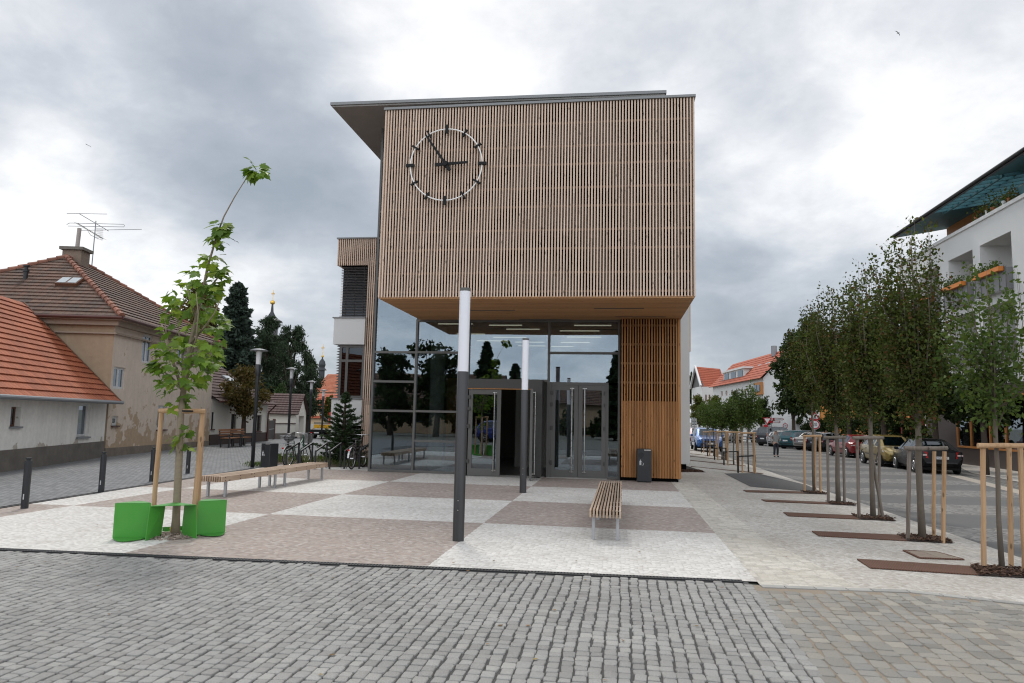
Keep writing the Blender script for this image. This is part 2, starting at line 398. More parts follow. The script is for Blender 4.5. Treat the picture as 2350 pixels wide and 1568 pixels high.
M['ground'] = pm('bare_ground', (.16, .155, .13), .95, var=.3, scale=.6)
M['gravelbed'] = pm('joint_gravel', (.085, .083, .079), .95, var=.45, scale=160., bump=.8, bscale=200.)
M['sandbed'] = pm('joint_sand', (.27, .22, .165), .95, var=.35, scale=120., bump=.6, bscale=200.)

def sheet(name, pts, dz, mat, grid=None, kind='structure'):
    bm = bmesh.new(); f = bm.faces.new([bm.verts.new((float(x), float(y), 0)) for x, y in pts])
    for xx in (3., 4., 5., 6., 7.):
        bmesh.ops.bisect_plane(bm, geom=bm.verts[:]+bm.edges[:]+bm.faces[:], plane_co=(xx, 0, 0), plane_no=(1, 0, 0))
    for v in bm.verts: v.co.z = zg(v.co.x)+dz
    bmesh.ops.recalc_face_normals(bm, faces=bm.faces)
    if bm.faces[0].normal.z < 0:
        for q in bm.faces: q.normal_flip()
    me = bpy.data.meshes.new(name); bm.to_mesh(me); bm.free(); me.materials.append(mat)
    o = bpy.data.objects.new(name, me); COL.objects.link(o); o['kind'] = kind
    return o
g2 = lambda x, y: tuple(G(x, y)[:2])
sheet('ground', [(-900, -60), (900, -60), (900, 1500), (-900, 1500)], -.03, M['ground'])
# left kerb line of the square
KL = [g2(0, 1167), g2(230, 1131), g2(600, 1050)]
kd = np.array(KL[1])-np.array(KL[0]); kd = kd/np.linalg.norm(kd)
def kerb_at(Y): return KL[0][0]+kd[0]/kd[1]*(Y-KL[0][1])
DRL, DRR = g2(0, 1260), g2(1715, 1334)
def drain_y(x): return DRL[1]+(DRR[1]-DRL[1])*(x-DRL[0])/(DRR[0]-DRL[0])
sheet('cobbled_road', [(-70, -8), (kerb_at(-8), -8), (kerb_at(70), 70), (kerb_at(70), 110), (-70, 110)], -.012, M['road'])
sheet('plaza_paving', [(kerb_at(7.3), drain_y(kerb_at(7.3))), (1.5, drain_y(1.5)), (1.5, 26), (-7, 26), (-7, 40), (kerb_at(40), 40)], 0., M['plaza'])
CURB = [g2(1720, 1342), g2(2350, 1384)]
def curb_y(x): return CURB[0][1]+(CURB[1][1]-CURB[0][1])*(x-CURB[0][0])/(CURB[1][0]-CURB[0][0])
sheet('sidewalk', [(1.5, curb_y(1.5)), (6.0, curb_y(6.0)), (6.15, 60), (2.2, 60), (1.5, 26)], -.004, M['side'])
sheet('cream_paving_band', [(1.5, curb_y(1.5)), (2.55, curb_y(2.55)), (2.15, 11.5), (2.05, 21), (1.5, 21)], .001, M['band'])
SB = [g2(1953, 1034), g2(2348, 1136)]
def border_x(Y): return SB[0][0]+(SB[1][0]-SB[0][0])*(Y-SB[0][1])/(SB[1][1]-SB[0][1])
sheet('street', [(6.0, -8), (border_x(-8), -8), (border_x(75), 75), (border_x(75), 110), (2, 110), (2, 60), (6.15, 60)], -.010, M['street'])
sheet('street_border', [(border_x(-8), -8), (border_x(-8)+.55, -8), (border_x(75)+.55, 75), (border_x(75), 75)], -.006, M['kerbpale'])
sheet('parking_strip', [(border_x(-8)+.55, -8), (40, -8), (40, 110), (border_x(75)+.55, 110), (border_x(75)+.55, 75)], -.014, M['park'])
sheet('asphalt_apron', [g2(1662, 1087), g2(1736, 1086), g2(1850, 1113), g2(1890, 1131), g2(1722, 1117)], .004, M['asphalt'])
sheet('cobble_bed', [(-12, 1.5), (8, 1.5), (8, curb_y(8)), (1.4, curb_y(1.4)), (1.4, drain_y(1.4)), (kerb_at(7.3), drain_y(kerb_at(7.3))), (-12, 7.0)], -.006, M['gravelbed'])
sheet('sand_bed', [(1.36, 1.5), (8, 1.5), (8, curb_y(8)), (1.36, curb_y(1.36))], -.003, M['sandbed'])

# ---- the cobbles in front: real stones
def stone_mat(name, cols, joint=None):
    t = NT(name); g = t.n('ShaderNodeNewGeometry').outputs['Random Per Island']; n = len(cols)
    c = t.ramp(g, [(i/(n-1), q) for i, q in enumerate(cols)]); pos = t.coords('Position')
    f = t.noise(pos, 140., 3., .7); c = t.mix(1., c, t.ramp(f, [(.3, .72), (.7, 1.22)]), 'MULTIPLY')
    b = t.noise(pos, .8, 4.); c = t.mix(1., c, t.ramp(b, [(.3, .88), (.7, 1.1)]), 'MULTIPLY')
    if joint:
        d = t.noise(pos, 1.1, 6., .65); c = t.mix(t.math('MULTIPLY', t.ramp(d, [(.52, 0.), (.72, 1.)]), .5), c, joint)
    return t.done(t.bsdf(c, .78, 0, .35, t.bump(f, .5, .004)))
M['stone'] = stone_mat('granite_cobble', [(.235, .226, .212), (.27, .262, .247), (.295, .287, .27), (.315, .306, .288), (.25, .24, .224), (.34, .328, .305)])
M['stone2'] = stone_mat('old_cobble', [(.195, .182, .16), (.25, .234, .205), (.28, .26, .225), (.23, .222, .205), (.33, .302, .255)], (.30, .25, .19))
def cobbles(name, x0, x1, y0, ytop, w, mat, gap, hz, jit):
    V = []; F = []; n = 0; col = 0; x = x0
    while x < x1:
        ww = w*rnd.uniform(.93, 1.07); y = y0+rnd.uniform(0, w)
        while True:
            L = w*rnd.uniform(.85, 1.35)
            ox = .07*w*math.sin(y*2.3+col*.35)+.14*w*math.sin(y*.9+x*.6)+rnd.uniform(-.07, .07)*w
            if y+L > ytop(x): break
            cx, cy = x+ww/2+ox, y+L/2
            a, b = (ww-gap*rnd.uniform(.75, 1.3))/2, (L-gap*rnd.uniform(.45, .9))/2
            z0 = zg(cx); hh = hz+rnd.uniform(-.003, .003); tx, ty = rnd.uniform(-.03, .03), rnd.uniform(-.03, .03)
            rings = []
            for k, (s, z) in enumerate(((1.0, -.012), (.975, hh*.62), (.88, hh))):
                ring = []
                for (sx, sy) in ((-1, -.78), (-.78, -1), (.78, -1), (1, -.78), (1, .78), (.78, 1), (-.78, 1), (-1, .78)):
                    px = sx*a*s; py = sy*b*s
                    ring.append((px, py, z+(px*tx+py*ty if k else 0)))
                rings.append(ring)
            jx = [rnd.uniform(-jit, jit) for _ in range(16)]; 
            for k in range(3):
                for i, p in enumerate(rings[k]): V.append((cx+p[0]+jx[i], cy+p[1]+jx[i+8], z0+p[2]))
            V.append((cx, cy, z0+hh+.0015))
            for k in range(2):
                for i in range(8):
                    j = (i+1) % 8; F.append((n+k*8+i, n+k*8+j, n+k*8+8+j, n+k*8+8+i))
            for i in range(0, 8, 2): F.append((n+16+i, n+16+i+1, n+16+(i+2) % 8, n+24))
            n += 25; y += L
        x += ww; col += 1
    o = npmesh(name, V, F, mat, smooth=False); o['kind'] = 'structure'; return o
cobbles('granite_cobbles', -10.4, 1.34, 2.6, lambda x: drain_y(x)-.09, .099, M['stone'], .012, .008, .0055)
cobbles('old_cobbles', 1.37, 6.3, 2.6, lambda x: curb_y(x)-.14, .14, M['stone2'], .012, .007, .009)
# kerb stones along the sidewalk
kb = MB(); x = 1.5
while x < 6.2:
    L = rnd.uniform(.22, .42); a = np.array([x, curb_y(x)-.07]); b = np.array([x+L-.012, curb_y(x+L)-.07])
    kb.bar((a[0], a[1], zg(a[0])-.03), (b[0], b[1], zg(b[0])-.03), .11, .075); x += L
tag(kb.build('kerb_stones', M['kerb']), kind='structure')
# ------------------------------------------------------------------ shared object materials
M['slat'] = wood('pale_larch_slats', (.53, .39, .295), (.67, .52, .41), 2, .10)
M['slatx'] = wood('pale_larch_slats_flat', (.55, .41, .325), (.72, .575, .475), 0, .2)
M['batten'] = wood('dark_battens', (.16, .095, .058), (.24, .145, .09), 0, .1)
M['larch'] = wood('orange_larch_boards', (.28, .125, .042), (.46, .225, .085), 2, .22)
M['soffit'] = wood('soffit_boards', (.37, .19, .085), (.53, .30, .145), 0, .15)
M['dark'] = pm('black_membrane', (.005, .004, .004), .95, spec=.1)
M['zinc'] = pm('grey_aluminium', (.105, .102, .096), .5, 0., .08, 3.)
M['zinc2'] = pm('dark_cladding', (.055, .052, .048), .45, 0., .10, 2.)
M['roofmetal'] = pm('pale_roof_edge', (.20, .205, .205), .45, .2, .1, 3.)
M['concrete'] = pm('grey_concrete', (.30, .29, .27), .85, var=.2, scale=1.2, dirt=.3)
M['whitepl'] = pm('white_render', (.66, .66, .645), .9, var=.05, scale=.8, bump=.15, bscale=90.)
M['anth'] = pm('anthracite_paint', (.022, .024, .027), .45, 0., .15, 4.)
M['steel'] = pm('brushed_steel', (.55, .54, .52), .28, 1., .1, 8.)
M['galv'] = pm('galvanised_steel', (.42, .43, .44), .5, .6, .15, 12.)
M['black'] = pm('black_plastic', (.012, .012, .013), .5)
M['lit'] = None
def emit(name, col, s):
    t = NT(name); e = t.n('ShaderNodeEmission'); e.inputs[0].default_value = (*col, 1); e.inputs[1].default_value = s; return t.done(e.outputs[0])
M['lit'] = emit('lit_tube', (1., .86, .66), .6)
def glass(name, refl=.26, tint=(.62, .68, .68), gcol=(.80, .90, 1.), rough=0.):
    t = NT(name); fr = t.n('ShaderNodeLayerWeight'); fr.inputs[0].default_value = .35
    f = t.math('MULTIPLY_ADD', t.math('POWER', fr.outputs['Facing'], 3.), .6, refl, clamp=True)
    tr = t.n('ShaderNodeBsdfTransparent'); tr.inputs[0].default_value = (*tint, 1)
    wv = t.bump(t.noise(t.coords('Position'), .55, 1.), .05, .06)
    g = t.n('ShaderNodeBsdfGlossy'); g.inputs[0].default_value = (*gcol, 1); g.inputs['Roughness'].default_value = rough; t.l(wv, g.inputs['Normal'])
    m = t.n('ShaderNodeMixShader'); t.l(f, m.inputs[0]); t.l(tr.outputs[0], m.inputs[1]); t.l(g.outputs[0], m.inputs[2]); return t.done(m.outputs[0])
M['glass'] = glass('coated_glass', .19)
M['winglass'] = glass('house_window_glass', .24, (.16, .17, .18))
M['carglass'] = glass('car_glass', .14, (.16, .17, .17), (.9, .95, 1.))

YG, YF, ZB = 21.2, 17.3, 4.66
XL, XR = -6.0, 1.80
bld = thing('civic_building', (-2.5, 21.2, 0), 'modern civic building with a jutting timber slat box over a glazed entrance', 'building')
B = dict(parent=bld, world=True)
ZT = (VY(888.8, 248.3, YF)[2]+VY(1589.5, 220.3, YF)[2])/2
# --- timber box: vertical slats in front of a dark membrane
mb = MB(); n = 105; pitch = (XR-XL)/n
for i in range(n+1):
    x = XL+i*pitch; zt = ZT-.05
    zs = ZB+(zt-ZB)*rnd.uniform(.25, .75)
    w = .037+rnd.uniform(-.001, .001)
    mb.bb(x-w/2, x+w/2, YF, YF+.034, ZB-.0, zs-.002); mb.bb(x-w/2+.0005, x+w/2+.0005, YF+rnd.uniform(-.002, .002), YF+.034, zs, zt)
for i in range(1, 54):
    y = YF+i*pitch
    for xx in (XL, XR): mb.bb(xx-.02, xx+.02, y, y+.04, ZB, ZT-.05)
mb.build('slat_cladding', M['slat'], **B)
mb = MB()
k = 0; z = ZB+.12
while z < ZT-.2:
    mb.bb(XL+.03, XR-.03, YF+.060, YF+.10, z, z+.055); z += (.47, .60)[k % 2]; k += 1
mb.build('batten', M['batten'], **B)
MB().bb(XL+.05, XR-.05, YF+.20, YG+9, ZB+.09, ZT-.12).build('backing_membrane', M['dark'], **B)
mb = MB()
ny = 42
for i in range(ny):
    y = YF+.05+i*(YG-YF-.1)/ny
    mb.bb(XL, XR, y, y+(YG-YF-.1)/ny-.006, ZB-.03-.001*(i % 2), ZB+.03)
mb.build('soffit', M['soffit'], **B)
# recessed light slots in the soffit
for (px, py, L) in ((1040, 737, 1.6), (1250, 733, 1.5), (1470, 727, 1.4), (1120, 712, 1.5), (1420, 708, 1.3)):
    p = G(px, py, ZB-.033); MB().bb(p[0]-L/2, p[0]+L/2, p[1]-.03, p[1]+.03, ZB-.045, ZB-.0335).build('soffit_light_slot', M['zinc'], **B)
MB().bb(XL-.05, XR+.05, YF-.04, YG+9.05, ZT-.045, ZT+.015).build('parapet_cap', M['roofmetal'], **B)
# --- thin roof slab with a wide eave on the left
ZR = VY(878, 296.4, YG)[2]
RL = G(762, 246, ZR); RR_ = G(1526, 219, ZR)
mb = MB(); yf0, yf1 = RL[1], RR_[1]
mb.prism([(RL[0], yf0, ZR), (RR_[0], yf1, ZR), (RR_[0], 38, ZR), (RL[0], 38, ZR)], (0, 0, .09))
mb.build('roof', M['concrete'], **B)
mb = MB(); mb.prism([(RL[0]-.04, yf0-.05, ZR+.045), (RR_[0]+.04, yf1-.05, ZR+.045), (RR_[0]+.04, 38.05, ZR+.045), (RL[0]-.04, 38.05, ZR+.045)], (0, 0, .085))
mb.build('roof_edge', M['roofmetal'], **B)
# --- curtain wall
XGL = VY(847, 1084, YG)[0]; Xm = [VY(948, 1040, YG)[0], VY(1076, 800, YG)[0], VY(1260, 800, YG)[0], VY(1393.5, 1000, YG)[0], VY(1420, 1000, YG)[0]]
zz = lambda x, y, Y=YG: VY(x, y, Y)[2]
FR = MB(); FW = .065; FD0, FD1 = YG-.05, YG+.10
def vbar(x, z0, z1): FR.bb(x-FW/2, x+FW/2, FD0, FD1, z0, z1)
def hbar(x0, x1, z): FR.bb(x0+FW/2, x1-FW/2, FD0+.003, FD1-.003, z-FW/2, z+FW/2)
panes = []
ZC = ZB-.03
def bay(x0, x1, zs):
    for a, b in zip(zs[:-1], zs[1:]): panes.append((x0+FW/2, x1-FW/2, a+FW/2, b-FW/2))
    for z in zs: hbar(x0, x1, z)
zl = [.04, zz(897, 943), zz(897, 875.8), zz(897, 808.5)]
vbar(XGL, 0, ZR); vbar(Xm[0], 0, ZC); vbar(Xm[1], 0, ZC); vbar(Xm[2], 0, ZC); vbar(Xm[4], 0, ZC)
ztop = [zz(872, 640), zz(874, 548), zz(876, 487), zz(877, 372), ZR-.03]
bay(XGL, Xm[0], zl+[ztop[0]])
for a, b in zip(ztop[:-1], ztop[1:]): panes.append((XGL+FW/2, XL-.02, a+FW/2, b-FW/2)); hbar(XGL, XL+.06, b)
bay(Xm[0], Xm[1], [.04, zz(1000, 1013), zz(1000, 944.6), zz(1000, 809), ZC-.03])
ZV = zz(1160, 873)
bay(Xm[1], Xm[2], [ZV, ZC-.03])
zd = zz(1340, 880.6)
bay(Xm[2], Xm[4], [zd, zz(1340, 810.6), ZC-.03])
vbar(Xm[3], 0, zd-FW/2); bay(Xm[3], Xm[4], [.04, zd])
FR.build('curtain_wall_frame', M['zinc'], **B)
for p in panes: MB().bb(p[0], p[1], YG+.02, YG+.032, p[2], p[3]).build('glass_pane', M['glass'], **B)
# --- doors
def door_leaf(parent, W, H, hinge_side, rz, loc, hz0=.13, glassmat=None):
    d = bpy.data.objects.new('door', None); COL.objects.link(d); d.parent = parent; d.empty_display_size = .1
    d.location = tuple(float(a-b) for a, b in zip(loc, parent.location)); d.rotation_euler = (0, 0, rz)
    s = hinge_side                                    # leaf spans x 0..s*W
    f = MB(); st = .115
    f.bb(0, s*st, -.035, .035, .0, H); f.bb(s*(W-st), s*W, -.035, .035, 0, H)
    f.bb(s*st, s*(W-st), -.034, .034, 0, .20); f.bb(s*st, s*(W-st), -.034, .034, H-.14, H)
    f.build('leaf_frame', M['zinc'], d)
    MB().bb(s*st, s*(W-st), -.006, .006, .20, H-.14).build('glass_pane', M['glass'], d)
    h = MB(); x = s*(W-.18); h.tube([(x, -.10, hz0), (x, -.10, H-.07)], .017, 10)
    for z in (hz0+.02, H-.09): h.bar((x, -.10, z), (x, -.03, z), .02, .02); h.bar((x-.06, -.045, z), (x+.06, -.045, z), .02, .02)
    h.build('handle', M['steel'], d)
    for z in (.35, 1.35, H-.62, H-.28): MB().bb(s*.0-.025, s*.0+.05*s, -.075, -.036, z, z+.11, .006).build('hinge', M['zinc2'], d)
    return d
HD = zd-.04-.05
xa, xb = Xm[2]+.10, Xm[3]-.05; wd = (xb-xa)/2-.006
door_leaf(bld, wd, HD, 1, 0, (xa, YG-.03, .03)); door_leaf(bld, wd, HD, -1, 0, (xb, YG-.03, .03))
MB().bb(Xm[2]+FW/2, xa-.004, FD0-.01, FD1, .0, zd-FW/2).bb(xb+.004, Xm[3]-FW/2, FD0-.01, FD1, 0, zd-FW/2).bb(xa, xb, FD0-.01, FD1, .035+HD, zd-FW/2).build('door_frame', M['zinc'], **B)
MB().bb(Xm[2], Xm[3], YG-.22, YG-.04, 0, .025).build('threshold', M['concrete'], **B)
# --- entrance lobby box in front of the glass
YV = 20.62
XV0 = VY(1071.5, 1000, YV)[0]; XV1 = VY(1242.5, 1000, YV)[0]; XJ = VY(1221.5, 1000, YV)[0]
ZF = zz(1150, 891.5, YV)
v = MB(); v.bb(XV0-.05, XV1, YV, YG-.055, ZF, ZV+.0); v.bb(XJ, XV1, YV+.001, YG-.055, 0.05, ZF); v.bb(XV0-.08, XV0, YV+.001, YG-.055, 0.0, ZF)
v.build('lobby_surround', M['zinc2'], **B)
MB().bb(XV0-.05, XJ, YV-.02, YV-.002, ZF-.03, ZF-.004).bb(XV0-.115, XV0-.082, YV-.02, YG-.06, 0, ZF+.1).build('copper_trim', M['larch'], **B)
wl = (VY(1148, 1000, YV)[0]-XV0-.03)
door_leaf(bld, wl, ZF-.07, 1, 0, (XV0+.03, YV+.04, .03))
door_leaf(bld, wl, ZF-.07, -1, R_(97), (XJ-.035, YV-.03, .03))
MB().bb(XV0-.1, XV1, YV-.14, YV, 0, .02).build('threshold', M['concrete'], **B)
# --- the hall inside
i_ = MB(); i_.bb(XGL, 1.7, YG+.15, YG+9, -.02, .012); i_.build('hall_floor', pm('hall_floor', (.10, .095, .09), .35, var=.15), **B)
MB().bb(XGL+.05, 1.7, YG+.15, YG+9, ZC-.02, ZB+.08).build('hall_ceiling', pm('hall_ceiling', (.16, .15, .14), .8), **B)
MB().bb(XGL, 1.7, YG+9, YG+9.2, 0, ZR).build('hall_back_wall', pm('hall_wall', (.10, .085, .075), .85, var=.3, scale=.8), **B)
hsw = pm('hall_side', (.13, .12, .11), .8); MB().bb(1.66, 1.76, YG-.3, YG+9, .08, ZB).build('hall_side_wall', hsw, **B)
MB().bb(XGL-.02, XGL+.02, YG+.12, YG+9, 0, ZR).build('hall_side_wall', hsw, **B)
xc = VY(1000, 1000, YG+1.6)[0]; MB().lathe([(.24, 0), (.24, ZC)], (xc, YG+1.6, 0), 24).build('column', M['concrete'], smooth=True, **B)
MB().bb(-6.6, -5.7, YG+6.3, YG+6.4, 0.01, 3.2).build('orange_panel', pm('orange_panel', (.42, .16, .02), .6), **B)
MB().bb(-3.55, -2.45, YG+4., YG+4.1, 0.01, 3.3).bb(-2.4, -1.3, YG+4, YG+4.1, 0.01, 2.9).build('inner_door', pm('inner_door', (.24, .22, .19), .6), **B)
for (px, py, L, dd) in ((1160, 743, 1.05, 1.), (1200, 757, 1.1, 2.), (1045, 733, 1.1, .7), (1360, 746, 1.15, 1.), (1330, 766, 1.3, 2.4), (1340, 785, 1.2, 4.2), (1080, 775, 1.0, 3.4), (1170, 783, 1.2, 4.4), (1130, 796, 1.2, 5.6), (1215, 802, 1.1, 6.0), (1220, 815, 1.1, 7.4), (1320, 800, 1.1, 6.), (1290, 817, .9, 7.6)):
    p = VY(px, py, YG+dd); MB().bb(p[0]-L/2, p[0]+L/2, p[1]-.025, p[1]+.025, ZC-.05, ZC-.02).build('ceiling_lamp', M['lit'], **B)
# --- larch wall beside the doors, with an open slatted upper part
YW = 20.9; XW0 = VY(1424, 1000, YW)[0]; XW1 = VY(1562.5, 1000, YW)[0]; ZW = zz(1490, 921, YW)
mb = MB(); n = 22; pw = (XW1-XW0)/n
for i in range(n):
    x = XW0+(i+.5)*pw
    if i == n-1: mb.bb(x-pw*.5, XW1, YW-.04, YW+.02, .10, ZC-.0); continue
    mb.bb(x-pw*.25, x+pw*.25, YW-.050-.006*rnd.random(), YW, .10, ZC)
    mb.bb(x+pw*.26, x+pw*.74, YW-.012, YW+.012, .10, ZW)
for i in range(60):
    y = YW+.06+i*.085; mb.bb(XW1-.03, XW1-.003, y, y+.06, .10, ZC)
mb.build('larch_cladding', M['larch'], **B)
mb = MB()
for j in range(4): mb.bb(XW0, XW1-.06, YW+.02, YW+.05, ZW+.5+.55*j, ZW+.56+.55*j)
mb.build('batten', M['batten'], **B)
MB().bb(XW0, XW1-.06, YW+.10, YW+.30, .0, ZC).build('backing_membrane', M['dark'], **B)
# --- white block on the right and the rear volume
XB = VY(1583.3, 1000, 26.)[0]
MB().bb(XW1-.2, XB, 26., 44, .22, 9.0).build('rendered_wall', M['whitepl'], **B)
MB().bb(XW1-.2, XB-.12, 26.1, 44, -.1, .22).build('plinth', M['dark'], **B)
mb = MB()
for i in range(24): mb.bb(XB+.0+.02, XB+.07, 26.25+i*.09, 26.25+i*.09+.045, 4.2, 9.0)
mb.build('slat_cladding', M['slat'], **B)
MB().bb(XGL, XW1-.21, YG+9.25, 44, 0, ZR-.01).build('rear_volume', M['whitepl'], **B)
# --- left wing
Y2 = 26.
def rx(x0, y0, x1, y1, Y=Y2):
    a, b = VY(x0, (y0+y1)/2, Y), VY(x1, (y0+y1)/2, Y); return a[0], b[0], VY((x0+x1)/2, y1, Y)[2], VY((x0+x1)/2, y0, Y)[2]
WX0, WX1, WZ0, WZT = rx(775, 548, 866, 609)
XS = VY(838, 800, Y2)[0]
mb = MB(); pw = .0785; x = WX0
while x < WX1+1.2:
    if x < XS-.05: mb.bb(x, x+.042, Y2, Y2+.045, WZ0, WZT)
    else: mb.bb(x, x+.042, Y2, Y2+.045, .12, WZT)
    if x > XS: mb.bb(x+.043, x+pw, Y2+.02, Y2+.045, .12, VY(840, 930, Y2)[2])
    x += pw
for i in range(50): mb.bb(WX0, WX0+.04, Y2+.08+i*pw, Y2+.12+i*pw, WZ0, WZT)
mb.build('slat_cladding', M['slat'], **B)
mb = MB()
for z in np.arange(WZ0+.1, WZT, .55): mb.bb(WX0+.02, WX1+1, Y2+.05, Y2+.08, z, z+.07)
for z in np.arange(.6, WZ0, .55): mb.bb(XS+.0, WX1+1, Y2+.05, Y2+.08, z, z+.07)
mb.build('batten', M['batten'], **B)
MB().bb(WX0+.06, WX1+1.2, Y2+.1, 44, WZ0+.03, WZT-.03).bb(XS+.02, WX1+1.2, Y2+.1, 44, .05, WZ0+.03).build('backing_membrane', M['dark'], **B)
MB().bb(WX0-.05, WX1+1.2, Y2-.04, 44, WZT, WZT+.05).build('parapet_cap', M['roofmetal'], **B)
bx0, bx1, bz0, bz1 = rx(780, 611, 841, 729)
MB().bb(bx0+.05, XS, Y2+.16, 43, bz0, bz1).build('window', M['winglass'], **B)
mb = MB(); z = bz0+.05
while z < bz1: mb.box(((bx0+XS)/2, Y2+.10, z), (XS-bx0, .075, .006), rot=Matrix.Rotation(R_(28), 3, 'X')); z += .062
for i in range(3): mb.bb(bx0+.2+i*(XS-bx0-.4)/2-.01, bx0+.2+i*(XS-bx0-.4)/2+.01, Y2+.13, Y2+.135, bz0, bz1)
mb.bb(bx0, XS, Y2+.06, Y2+.15, bz0, bz0+.05); mb.build('blinds', pm('blind_slats', (.10, .09, .085), .5), **B)
px0, px1, pz0, pz1 = rx(767.5, 731, 836, 791)
MB().bb(px0, XS-.02, Y2-.08, 43.5, pz0, pz1).build('rendered_panel', M['whitepl'], **B)
MB().bb(px0-.06, XS-.02, Y2-.12, 43.5, pz1, pz1+.04).build('window_sill', M['roofmetal'], **B)
lx0, lx1, lz0, lz1 = rx(777, 792, 834, 914)
fr = MB()
for x in (lx0+.04, XS-.06, lx0+.30): fr.bb(x-.05, x+.05, Y2+.02, Y2+.1, lz0, lz1)
for z in (lz0+.05, lz1-.05, VY(800, 828, Y2)[2]): fr.bb(lx0+.09, XS-.11, Y2+.022, Y2+.098, z-.045, z+.045)
w_ = fr.build('window_frame', M['zinc'], **B)
MB().bb(lx0+.02, XS-.02, Y2+.06, Y2+.07, lz0, lz1).build('glass_pane', glass('low_reflect_glass', .05, (.16, .17, .18)), **B)  # pane with its reflection turned down
MB().bb(lx0+.06, XS-.02, Y2+.5, Y2+.6, lz0, lz1).bb(lx0+.04, lx0+.10, Y2+.12, Y2+.49, lz0, lz1).build('room_wall', M['zinc2'], **B)
mb = MB(); z = lz0+.1
while z < lz1: mb.box((lx0-.09, Y2+1.2, z), (.13, 2.2, .012), rot=Matrix.Rotation(R_(-18), 3, 'Y')); z += .105
mb.build('sun_louvre', M['roofmetal'], **B)
qx0, qx1, qz0, qz1 = rx(761, 915, 832, 977)
MB().bb(qx0, XS-.02, Y2-.06, 43.5, qz0, lz0-.04).build('rendered_panel', M['whitepl'], **B)
MB().bb(qx0-.05, XS-.02, Y2-.10, 43.5, lz0-.04, lz0).build('window_sill', M['roofmetal'], **B)
mb = MB(); z = .15
while z < qz0-.04: mb.box(((qx0+XS)/2, Y2+.02, z), (XS-qx0, .08, .02), rot=Matrix.Rotation(R_(30), 3, 'X')); z += .10
mb.build('ventilation_louvre', M['roofmetal'], **B)
MB().bb(qx0+.1, XS, Y2+.1, 43, 0, qz0).build('basement_wall', M['dark'], **B)

# ------------------------------------------------------------------ the clock on the slats
def clock():
    c = VY(1025.5, 381, YF); A = VY(944, 381, YF); R0 = (VY(1026, 298, YF)[2]-VY(1023, 464, YF)[2])/2-.02
    ck = thing('wall_clock', (c[0], YF-.10, c[2]), 'large open clock of black bars on a white ring, on the timber slats', 'clock')
    MB().torus((0, 0, 0), R0, .016, 'Y', 72, 8).build('ring', pm('white_enamel', (.80, .80, .78), .4), ck, smooth=True)
    bk = pm('clock_black', (.006, .007, .007), .6, spec=.25)
    for h in range(12):
        a = R_(90-30*h); big = h % 3 == 0; L, w = (.215, .075) if big else (.20, .042)
        p = Vector((math.cos(a), 0, math.sin(a)))
        m_ = MB(); m_.bar(p*(R0-L/2), p*(R0+L/2), w, .07, (0, 1, 0)); m_.bar(p*R0+Vector((0, .03, 0)), p*R0+Vector((0, .09, 0)), .03, .03); m_.build('hour_marker', bk, ck)
    for nm, deg, L, tail, w, y in (('hour_hand', 90-30*(2+54/60.), .58, .28, .085, -.06), ('minute_hand', 90-6*54.2, .92, .22, .080, -.10)):
        a = R_(deg); p = Vector((math.cos(a), 0, math.sin(a))); q = Vector((-p.z, 0, p.x)); m_ = MB()
        o = Vector((0, y, 0)); t0, t1 = w/2, w*.30
        m_.prism([o-p*tail-q*t0*1.05, o-p*.1-q*t0*.9, o+p*L-q*t1, o+p*L+q*t1, o-p*.1+q*t0*.9, o-p*tail+q*t0*1.05], (0, .035, 0)); m_.build(nm, bk, ck)
    MB().tube([(0, -.13, 0), (0, .1, 0)], .062, 16).build('hub', bk, ck)
clock()
# ------------------------------------------------------------------ light columns
z8 = lambda x, y: ((3100+x/1.6506)/1.743, (1500+y/1.6506)/1.743)
z6 = lambda x, y: ((1000+x/3.9167)/1.743, (1600+y/3.9167)/1.743)
z3 = lambda x, y: ((700+x/1.7425)/1.743, (1050+y/1.7425)/1.743)
M['acryl'] = pm('white_acrylic', (.78, .78, .82), .35, var=.02)
def light_columns():
    p = G(1051.5, 1241); top = VY(1067, 662, p[1])[2]; zl = VY(1061, 853, p[1])[2]; r = 13./CF*p[1]*1.01
    lab = ['tall dark grey light column with white tube, nearer and left of two', 'tall dark grey light column with white tube, closer to the glass doors']
    t = thing('light_column', p, lab[0], 'light column', 'light columns on the square')
    m = MB(); m.lathe([(r, -.05), (r, zl-.02), (r*.96, zl-.015), (r*.96, zl)], n=28); m.build('post', pm('column_paint', (.034, .034, .035), .4, var=.15, scale=2.), t, smooth=True)
    m = MB(); m.lathe([(r*.97, zl), (r*.97, top-.04)], n=28); m.build('lamp_tube', M['acryl'], t, smooth=True)
    m = MB(); m.lathe([(0, top), (r*.99, top), (r*.99, top-.045), (0, top-.045)], n=28); m.build('cap', M['zinc'], t)
    m = MB(); m.tube([(.0, -r*1.0, .42), (.0, -r*1.03, .42)], .008, 8); m.tube([(.0, -r*1.0, .55), (.0, -r*1.03, .55)], .008, 8); m.build('screw', M['steel'], t)
    p2 = G(1200, 1131); h2 = VY(1206, 777, p2[1])[2]
    copy_tree(t, p2, label=lab[1], scale=(1, 1, h2/top))
light_columns()
